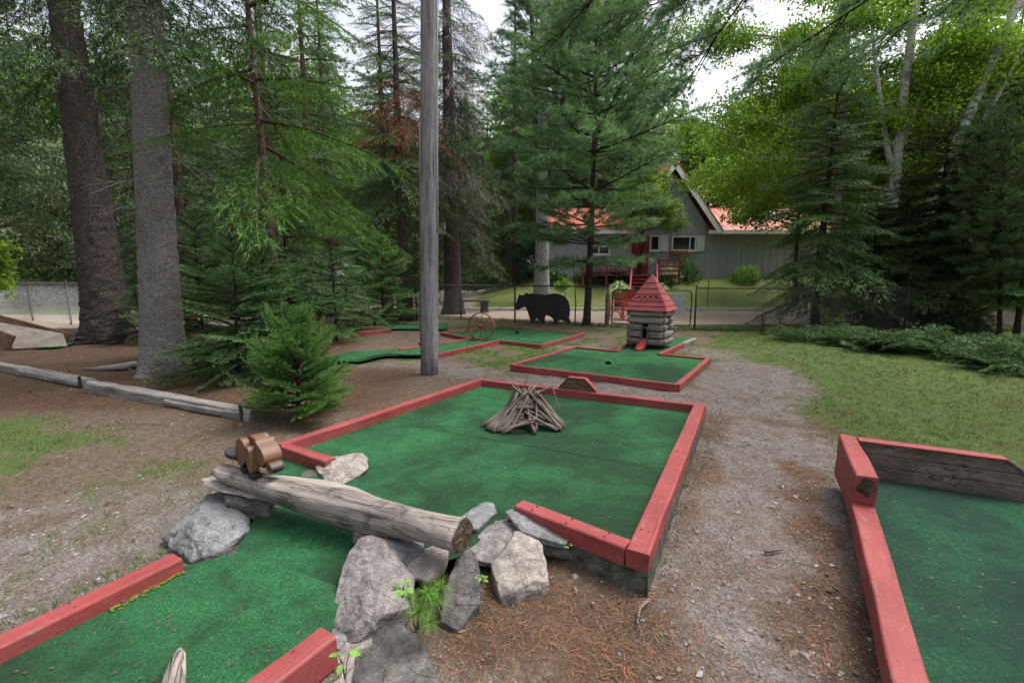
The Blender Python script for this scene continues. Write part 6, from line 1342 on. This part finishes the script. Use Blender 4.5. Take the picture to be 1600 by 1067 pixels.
for s_ in (0.028, -0.088):
    layer('hind_leg', ell(-0.085, 0.11, 0.075, 0.105, -0.25), s_, 0.045, M['beaver']); layer('front_leg', ell(0.035, 0.095, 0.045, 0.095, 0.38), s_, 0.045, M['beaver'])
    layer('foot', [(-0.08, -0.02), (0.0, -0.02), (0.005, 0.005), (-0.01, 0.02), (-0.07, 0.022)], s_ + 0.004, 0.055, M['blackpaint']); layer('foot', [(0.04, -0.02), (0.115, -0.015), (0.12, 0.01), (0.09, 0.025), (0.04, 0.02)], s_ + 0.004, 0.055, M['blackpaint'])
layer('head', [(0.05, 0.13), (0.05, 0.215), (0.075, 0.245), (0.10, 0.225), (0.155, 0.205), (0.20, 0.165), (0.205, 0.12), (0.16, 0.09), (0.09, 0.09)], -0.03, 0.11, M['beaver'])
layer('snout', [(0.165, 0.105), (0.205, 0.128), (0.255, 0.11), (0.262, 0.075), (0.225, 0.055), (0.17, 0.075)], -0.03, 0.075, M['beaverhead'])
layer('nose', [(0.25, 0.105), (0.268, 0.098), (0.268, 0.07), (0.25, 0.065)], -0.03, 0.05, M['blackpaint'], 0.003)
tailc = bo_ - BF * 0.205 + BZ * 0.045; tv = [tailc + BF * (0.095 * math.cos(6.283 * k / 20)) + BS * (0.06 * math.sin(6.283 * k / 20) + 0.02) for k in range(20)]; B().plate(tv, 0.028).build('tail', M['rubber'], bv, bevel=0.006)

# ------------------------------------------------------------------ stick pile
sc = P(822, 664, zt); ct = thing('stick_pile', 'campfire pile of dry grey sticks stacked as a cone on the big green', 'stick pile', sc)
rg = np.random.default_rng(77)
def stick(a, bq, r0, bow, sd, name='stick'):
    n = 7; d = bq - a; s = d.orthogonal().normalized(); s2 = d.cross(s).normalized(); pts_ = [a + d * (i / n) + s * (bow * math.sin(3.14 * i / n)) + s2 * (bow * 0.6 * math.sin(5.2 * i / n)) for i in range(n + 1)]
    B().tube(pts_, [r0 * (1 - 0.45 * i / n) * (1 + 0.10 * rg.normal()) for i in range(n + 1)], 7, jit=0.07, seed=sd).build(name, M['stick'], ct, True, org=a, rot=frame(d))
apx = Vector((sc.x + 0.03, sc.y + 0.05, zt + 0.33))
angs = [(-3.05 + 0.10 * k, 0.40) for k in range(9)] + [(-0.62 + 0.09 * k, 0.36) for k in range(8)] + [(-1.35 + 0.06 * k, 0.34) for k in range(3)] + [(0.4 + 0.28 * k, 0.34) for k in range(9)] + [(-2.4 + 0.16 * k, 0.36) for k in range(3)] + [(-2.95 + 0.11 * k, 0.36) for k in range(7)] + [(-0.5 + 0.1 * k, 0.33) for k in range(6)] + [(-2.8 + 0.13 * k, 0.30) for k in range(5)] + [(0.1 + 0.5 * k, 0.3) for k in range(6)]
for k, (a, rr) in enumerate(angs):
    rr = rr * rg.uniform(0.78, 1.08); s0 = Vector((sc.x + math.cos(a) * rr, sc.y + math.sin(a) * rr * 0.85, zt + 0.018)); e0_ = apx + Vector((rg.normal(0, 0.055), rg.normal(0, 0.05), rg.uniform(-0.10, 0.05))); e0_ = e0_ + (e0_ - s0) * rg.uniform(-0.12, 0.10)
    stick(s0, e0_, rg.uniform(0.013, 0.026), rg.normal(0, 0.016), k)
for k in range(16):
    a = rg.uniform(-3.2, -2.1) if k < 5 or k > 10 else rg.uniform(-0.7, 0.3); s0 = Vector((sc.x + math.cos(a) * 0.36, sc.y + math.sin(a) * 0.33, zt + 0.02)); e0_ = s0 + Vector((0.30 * (1 if (k < 5 or k > 10) else -1), 0.10 * rg.random(), 0.05 + 0.10 * rg.random())); stick(s0, e0_, rg.uniform(0.013, 0.02), 0.01, 60 + k)
stick(apx + Vector((-0.10, 0, -0.06)), apx + Vector((0.0, 0.02, 0.16)), 0.007, 0.004, 80); stick(apx + Vector((-0.04, 0.03, -0.1)), apx + Vector((0.24, 0.1, 0.02)), 0.016, 0.005, 81); stick(apx + Vector((0.24, 0.05, -0.0)), apx + Vector((0.32, 0.0, -0.26)), 0.007, 0.006, 82)
for k in range(3): stick(Vector((sc.x - 0.10 + 0.06 * k, sc.y - 0.08 + 0.05 * k, zt + 0.20 - 0.02 * k)), Vector((sc.x + 0.12, sc.y + 0.05 * k, zt + 0.17 + 0.03 * k)), 0.024, 0.006, 90 + k)

# ------------------------------------------------------------------ timbers, foreground wood, small things
tmb = [(P(-60, 556, 0.11), P(142, 592, 0.11), 'long grey timber edging at the far left behind the patchy grass'), (P(141, 595, 0.12), P(398, 640, 0.10), 'grey split timber edging ending at the bushy young spruce')]
for k, (p, q, lb) in enumerate(tmb):
    t = thing('timber_edging', lb, 'edging', Vector((p.x, p.y, 0))); rail('timber', p, q, 0.14, 0.17, M['greywood'], t, 0.009, 70 + k, cap=0.014)
    d = (q - p); rail('split_piece', p + d * 0.55 + V * -0.06 - Z * 0.03, p + d * 0.97 + V * -0.07 - Z * 0.02, 0.06, 0.07, M['greywood'], t, 0.008, 75 + k, cap=0.012)
    B().box(Vector((q.x, q.y, 0.06)) - d.normalized() * 0.1 - V * 0.085, (0.03, 0.02, 0.2)).build('stake', M['fencedark'], t)
t = thing('root_piece', 'weathered root lying on the needles beside the pale trunk', 'root', P(195, 574)); r0 = P(150, 577, 0.02)
B().tube([P(130, 577, 0.0), P(165, 575, 0.04), P(195, 572, 0.07), P(222, 567, 0.07), P(236, 571, 0.0)], [0.02, 0.045, 0.06, 0.055, 0.02], 10, jit=0.10).build('root', M['greywood'], t, True)
B().tube([P(180, 573, 0.05), P(205, 577, 0.01)], [0.035, 0.012], 8, jit=0.1).build('root_fork', M['greywood'], t, True)
fg0, fg1 = Vector((-1.02, 1.10, 0.10)), P(281, 1014, 0.12)
t = thing('driftwood_branch', 'short bleached branch end lying on the lane at the bottom edge', 'branch', Vector((fg0.x, fg0.y, 0.06))); d = fg1 - fg0
B().tube([fg0 - d * 0.5, fg0, fg0 + d * 0.4, fg0 + d * 0.75, fg0 + d * 0.93, fg1], [0.05, 0.048, 0.043, 0.036, 0.024, 0.008], 14, jit=0.05).build('branch', M['drift'], t, True, org=fg0, rot=frame(d))
B().tube([fg0 + d * 0.3 + Z * 0.03, fg0 + d * 0.3 + Z * 0.055], [0.016, 0.008], 7).build('knot', M['stick'], t, True)
def twig(label, pts, r0): 
    t = thing('fallen_twig', label, 'twig', pts[0]); B().tube(pts, [r0 * (1 - 0.6 * i / len(pts)) for i in range(len(pts))], 6, jit=0.1).build('stem', M['stick'], t, True)
    d = pts[1] - pts[0]; B().tube([pts[1], pts[1] + Vector((d.y, -d.x, 0)) * 0.35 + Z * 0.01], [r0 * 0.6, r0 * 0.25], 5).build('side_shoot', M['stick'], t, True)
twig('curved dark twig on the needles below the big green', [P(1015, 935, 0.015), P(1000, 950, 0.025), P(996, 970, 0.012), P(1003, 990, 0.008)], 0.007)
twig('short thick twig on the gravel path', [P(1195, 862, 0.012), P(1208, 860, 0.016), P(1224, 857, 0.012)], 0.010)
twig('thin twig on the bare soil left of the wooden beaver', [P(182, 655, 0.01), P(190, 660, 0.02), P(225, 660, 0.012), P(262, 663, 0.008)], 0.007)
twig('thin twig lying across the path beside the big green', [P(1118, 690, 0.01), P(1140, 695, 0.012), P(1165, 697, 0.008)], 0.006)

# pine seedling and small plants among the rocks
sdl = P(650, 985); t = thing('pine_seedling', 'bright green pine seedling with long needles among the rocks', 'seedling', Vector((sdl.x, 1.80, 0.0)))
tb = B(); TT, CC = [], []; rg = np.random.default_rng(31); s0 = Vector((sdl.x, 1.80, 0.0))
for (px, py, Y_, n_, l_) in ((668, 925, 1.60, 70, 0.075), (655, 955, 1.58, 80, 0.09), (682, 938, 1.64, 60, 0.085), (640, 935, 1.60, 50, 0.07), (690, 915, 1.70, 55, 0.085), (672, 972, 1.57, 60, 0.08)):
    p = Q(px, py, Y_ + 0.13); tb.tube([s0, s0.lerp(p, 0.6) + Z * 0.01, p], [0.004, 0.003, 0.002], 5)
    n_ = n_ * 2; d = unit(rg.normal(size=(n_, 3)) + np.array([0, -0.2, 0.45])); w = unit(np.cross(d, rg.normal(size=(n_, 3)))) * 0.0011; L_ = l_ * rg.uniform(0.7, 1.1, n_)[:, None]; pc = np.array(p) - np.array(t.location)
    TT.append(np.stack([pc - w, pc + w, pc + d * L_ + np.array([0, 0, -0.012])], 1)); CC.append(rg.uniform(0.2, 1, n_))
tb.build('stem', M['stick'], t); link('needles', tri_mesh('needles', np.concatenate(TT), M['seedling'], np.concatenate(CC)), t)
def leafy(label, px, py, Y_, sz, n_, sd, h=0.10):
    b0 = Q(px, py, Y_); gz = max(0.0, b0.z - h); g = Vector((b0.x, b0.y, gz)); t = thing('leafy_seedling', label, 'seedling', g); rg = np.random.default_rng(sd); TT, CC = [], []; tb = B()
    for k in range(n_):
        a = k * 2.4 + rg.normal(0, 0.3); e = Vector((math.cos(a) * sz * 0.6, math.sin(a) * sz * 0.6, h * rg.uniform(0.6, 1.1))); tb.tube([g, g + e * 0.5 + Z * 0.02, g + e], [0.0025, 0.002, 0.001], 4)
        d = np.array([math.cos(a), math.sin(a), rg.uniform(-0.4, 0.2)]); d /= np.linalg.norm(d); s = unit(np.cross(d, [0, 0, 1.0])); o_ = np.array(e); L_ = sz * rg.uniform(0.8, 1.15)
        for (u0, w0_, u1, w1_) in ((0, 0.08, 0.3, 0.34), (0.3, 0.34, 0.65, 0.30), (0.65, 0.30, 1.0, 0.02)): TT.append([o_ + d * L_ * u0 - s * L_ * w0_, o_ + d * L_ * u0 + s * L_ * w0_, o_ + d * L_ * u1 + s * L_ * w1_ + np.array([0, 0, -0.1 * L_ * u1]), o_ + d * L_ * u1 - s * L_ * w1_ + np.array([0, 0, -0.1 * L_ * u1])]); CC.append(0.7 + rg.normal(0, 0.15))
    tb.build('stem', M['stick'], t); link('leaves', tri_mesh('leaves', np.array(TT), M['seedling'], np.array(CC), 4), t)
leafy('leafy green sprout growing between the rocks at the bottom edge', 537, 1022, 1.44, 0.035, 5, 1, 0.10)
leafy('broad leaved sprout behind the pine seedling', 628, 915, 1.76, 0.035, 11, 2, 0.06)
leafy('tiny green sprout behind the pale angular boulder', 752, 900, 1.96, 0.024, 6, 3, 0.05)
leafy('tiny sprout on the dark wet stone below the near rail', 888, 850, 2.14, 0.016, 5, 4, 0.03)

# ------------------------------------------------------------------ ground cover too fine to count
rg = np.random.default_rng(900)
A_OUT = [xy(p) for p in (FL, FR_, NR, NE, Vector((-0.30, 2.35, 0)), laneR1, laneR0, laneL0, laneL1, Vector((-1.62, 2.75, 0)), LE)]
KEEP = [A_OUT, [xy(p) for p in (b['a'], b['b'], b['c'], b['d'], back0, back1, b['i'], b['e'], b['f'], b['g'])], [xy(p) for p in (c['a'], c['b'], c['c'], c['d'], c['e'], c['f'], P(560, 565, zu), P(500, 562, zu), P(624, 545, zu), c['g'])], poly]
def inside(x, y, pl):
    r = np.zeros(len(x), bool); n = len(pl)
    for i in range(n):
        x0, y0 = pl[i]; x1, y1 = pl[(i + 1) % n]; cnd = (y0 > y) != (y1 > y); r ^= cnd & (x < (x1 - x0) * (y - y0) / (y1 - y0 + 1e-12) + x0)
    return r
def scatter(n, x0, x1, y0, y1, which, power=1.0, inframe=True):
    x = rg.uniform(x0, x1, n); y = y0 + (y1 - y0) * rg.random(n) ** power; mk = masks(x, y)
    w = which(mk); ok = rg.random(n) < w
    for pl in KEEP: ok &= ~inside(x, y, pl)
    if inframe: ok &= np.abs(x) < 1.25 * y + 0.6
    return x[ok], y[ok]
def gz_at(x, y):
    pz = np.stack([x, y, 0 * x], 1); return height(x, y) + (fbm(pz * 2.2, 5, 3) - 0.5) * 0.035 + (fbm(pz * 9, 6, 2) - 0.5) * 0.014 - 0.012
# grass
def blades(x, y, hmin, hmax, per, w):
    n = len(x); X = np.repeat(x, per) + rg.normal(0, 0.02, n * per); Y = np.repeat(y, per) + rg.normal(0, 0.02, n * per); h = rg.uniform(hmin, hmax, n * per); a = rg.random(n * per) * 6.28; l = rg.normal(0, 0.45, (n * per, 2)) * h[:, None]
    zz = gz_at(X, Y) - 0.004; s = np.stack([np.cos(a), np.sin(a), 0 * a], 1) * w / 2; p = np.stack([X, Y, zz], 1)
    return np.stack([p - s, p + s, p + np.stack([l[:, 0], l[:, 1], h], 1)], 1), np.clip(np.repeat(rg.uniform(0.1, 0.8, n), per) + rg.normal(0, 0.15, n * per), 0, 1)
x1, y1 = scatter(26000, -6, 9, 0.9, 13.5, lambda m: m[0] * 0.9, 1.3); T1, C1 = blades(x1, y1, 0.012, 0.04, 6, 0.005)
x2, y2 = scatter(16000, -5, 4, 0.9, 6.0, lambda m: m[0] * 0.9, 1.0); T2, C2 = blades(x2, y2, 0.015, 0.05, 5, 0.004)
x3, y3 = scatter(16000, -3, 11, 4, 14.0, lambda m: m[0], 1.0); T3, C3 = blades(x3, y3, 0.02, 0.06, 6, 0.006)
gr = link('grass', tri_mesh('grass', np.concatenate([T1, T2, T3]), M['blade'], np.concatenate([C1, C2, C3]))); tag(gr, 'short patchy grass growing over the gravel and soil', 'grass', kind='stuff')
# fallen needles
x4, y4 = scatter(90000, -6.5, 4.5, 0.7, 8.5, lambda m: np.clip(m[2] * 1.0 + 0.05, 0, 1), 1.2); n = len(x4); a = rg.random(n) * 6.28; L_ = rg.uniform(0.02, 0.065, n); d = np.stack([np.cos(a), np.sin(a), rg.normal(0, 0.10, n)], 1); s = np.stack([-np.sin(a), np.cos(a), 0 * a], 1) * 0.0008
p = np.stack([x4, y4, gz_at(x4, y4) + rg.uniform(0.003, 0.012, n)], 1); e = p + d * L_[:, None]
nd = link('needle_litter', tri_mesh('needle_litter', np.stack([p - s, p + s, e + s, e - s], 1), M['litter'], rg.uniform(0, 1, n), 4)); tag(nd, 'orange brown pine needles fallen on the path and beds', 'needle litter', kind='stuff')
# dead leaves, bark flakes and twig bits on the beds
x6, y6 = scatter(16000, -9, 5, 1.0, 11, lambda m: np.clip(m[2] * 0.8 + 0.08, 0, 1), 1.0); n = len(x6); a = rg.random(n) * 6.28; L_ = rg.uniform(0.012, 0.05, n); W_ = L_ * rg.uniform(0.15, 0.7, n); d = np.stack([np.cos(a), np.sin(a), rg.normal(0, 0.25, n)], 1) * L_[:, None]; s = np.stack([-np.sin(a), np.cos(a), rg.normal(0, 0.25, n)], 1) * W_[:, None] / 2
p = np.stack([x6, y6, gz_at(x6, y6) + rg.uniform(0.004, 0.014, n)], 1)
fl_ = link('bark_flakes', tri_mesh('bark_flakes', np.stack([p - s * 0.3, p + d * 0.5 - s, p + d, p + d * 0.5 + s], 1), M['flake'], rg.uniform(0, 1, n) ** 2, 4)); tag(fl_, 'dead leaf bits and bark flakes strewn on the brown beds', 'leaf litter', kind='stuff')
# a thin scatter of needles blown onto the turf
nt_ = 600; f1, f2 = rg.random(nt_), rg.random(nt_); cA = [np.array(FL), np.array(FR_), np.array(NR), np.array(LE)]; tp_ = (cA[0] * (1 - f1)[:, None] + cA[1] * f1[:, None]) * (1 - f2)[:, None] + (cA[3] * (1 - f1)[:, None] + cA[2] * f1[:, None]) * f2[:, None]
l4 = [np.array(laneL0), np.array(laneL1), np.array(laneR1), np.array(laneR0)]; f3, f4 = rg.uniform(0.1, 0.9, 350), rg.random(350); tp2 = (l4[0] * (1 - f3)[:, None] + l4[3] * f3[:, None]) * (1 - f4)[:, None] + (l4[1] * (1 - f3)[:, None] + l4[2] * f3[:, None]) * f4[:, None]
tp_[:, 2] = [zA(q[0], q[1]) + 0.004 for q in tp_]; tp2[:, 2] = 0.067; f5, f6 = rg.uniform(0.05, 1, 350), rg.uniform(0.05, 0.9, 350); tp3 = np.array(e0) + np.outer(f5 * 2.2, np.array(lowd)) * 0.5 + np.outer(f6 * 2.0, np.array(fd_)); tp3[:, 2] = zg + 0.004
pa_ = np.concatenate([tp_, tp2, tp3]); n = len(pa_); a = rg.random(n) * 6.28; fl2 = rg.random(n) < 0.25; L_ = np.where(fl2, rg.uniform(0.008, 0.02, n), rg.uniform(0.02, 0.06, n)); W_ = np.where(fl2, L_ * 0.5, 0.0010)
d = np.stack([np.cos(a), np.sin(a), 0 * a], 1) * L_[:, None]; s = np.stack([-np.sin(a), np.cos(a), 0 * a], 1) * W_[:, None] / 1.4
tl_ = link('turf_litter', tri_mesh('turf_litter', np.stack([pa_ - s, pa_ + d - s * 0.6, pa_ + d + s * 0.6, pa_ + s], 1), M['flake'], rg.uniform(0, 0.35, n), 4)); tag(tl_, 'sparse needles and leaf bits blown onto the green carpets', 'leaf litter', kind='stuff')
# gravel stones
oct_f = [(0, 2, 4), (2, 1, 4), (1, 3, 4), (3, 0, 4), (2, 0, 5), (1, 2, 5), (3, 1, 5), (0, 3, 5)]
x5, y5 = scatter(60000, -5, 5, 0.7, 7.5, lambda m: np.clip(m[1] * 0.75 + 0.06, 0, 1), 1.2); n = len(x5)
r5 = np.clip(0.0045 * np.exp(rg.normal(0, 0.5, n)), 0.002, 0.022); ov_ = np.array([[1, 0, 0], [-1, 0, 0], [0, 1, 0], [0, -1, 0], [0, 0, 0.7], [0, 0, -0.7]], float); a = rg.random(n) * 6.28
vv = ov_[None] * r5[:, None, None] * rg.uniform(0.6, 1.35, (n, 6, 1)); vv[..., 0] += rg.normal(0, 0.25, (n, 6)) * r5[:, None]; ca, sa = np.cos(a)[:, None], np.sin(a)[:, None]
vx = vv[..., 0] * ca - vv[..., 1] * sa; vy = vv[..., 0] * sa + vv[..., 1] * ca; vv = np.stack([vx, vy, vv[..., 2]], -1) + np.stack([x5, y5, gz_at(x5, y5) + r5 * 0.3], 1)[:, None]
T5 = vv[:, np.array(oct_f)].reshape(-1, 3, 3)
gv = link('gravel', tri_mesh('gravel', T5, M['pebble'], np.repeat(np.clip(rg.normal(0.45, 0.22, n), 0, 1), 8))); tag(gv, 'loose grey gravel stones on the path', 'gravel', kind='stuff')
# weeds and tufts along rail footings and fence
rg = np.random.default_rng(950); TT, CC = [], []
for (q0, q1, dens) in ((P(1120, 640), P(1030, 872), 60), (P(900, 850), P(1010, 880), 60), (P(1315, 700), P(1335, 800), 40), (P(800, 575), P(1055, 605), 70), (P(1065, 600), P(1112, 566), 60), (P(695, 555), P(900, 525), 80), (P(430, 700), P(740, 600), 60), (P(0, 985), P(255, 862), 30)):
    n_ = dens; f = rg.random(n_); px_ = q0.x + (q1.x - q0.x) * f + rg.normal(0, 0.04, n_); py_ = q0.y + (q1.y - q0.y) * f + rg.normal(0, 0.04, n_)
    t_, c_ = blades(px_, py_, 0.03, 0.09, 5, 0.005); TT.append(t_); CC.append(c_ * 0.6 + 0.25)
fpts = [(-7.6, 18.9), (0.1, 15.42), (5.25, 13.02), (8.4, 12.75), (16.5, 12.9)]
for i in range(4):
    n_ = 260; f = rg.random(n_); q0, q1 = fpts[i], fpts[i + 1]; t_, c_ = blades(q0[0] + (q1[0] - q0[0]) * f + rg.normal(0, 0.12, n_), q0[1] + (q1[1] - q0[1]) * f + rg.normal(0, 0.12, n_), 0.06, 0.2, 5, 0.01); TT.append(t_); CC.append(c_ * 0.7)
wd = link('weeds', tri_mesh('weeds', np.concatenate(TT), M['blade'], np.concatenate(CC))); tag(wd, 'thin weeds growing along the rails and fence', 'weeds', kind='stuff')
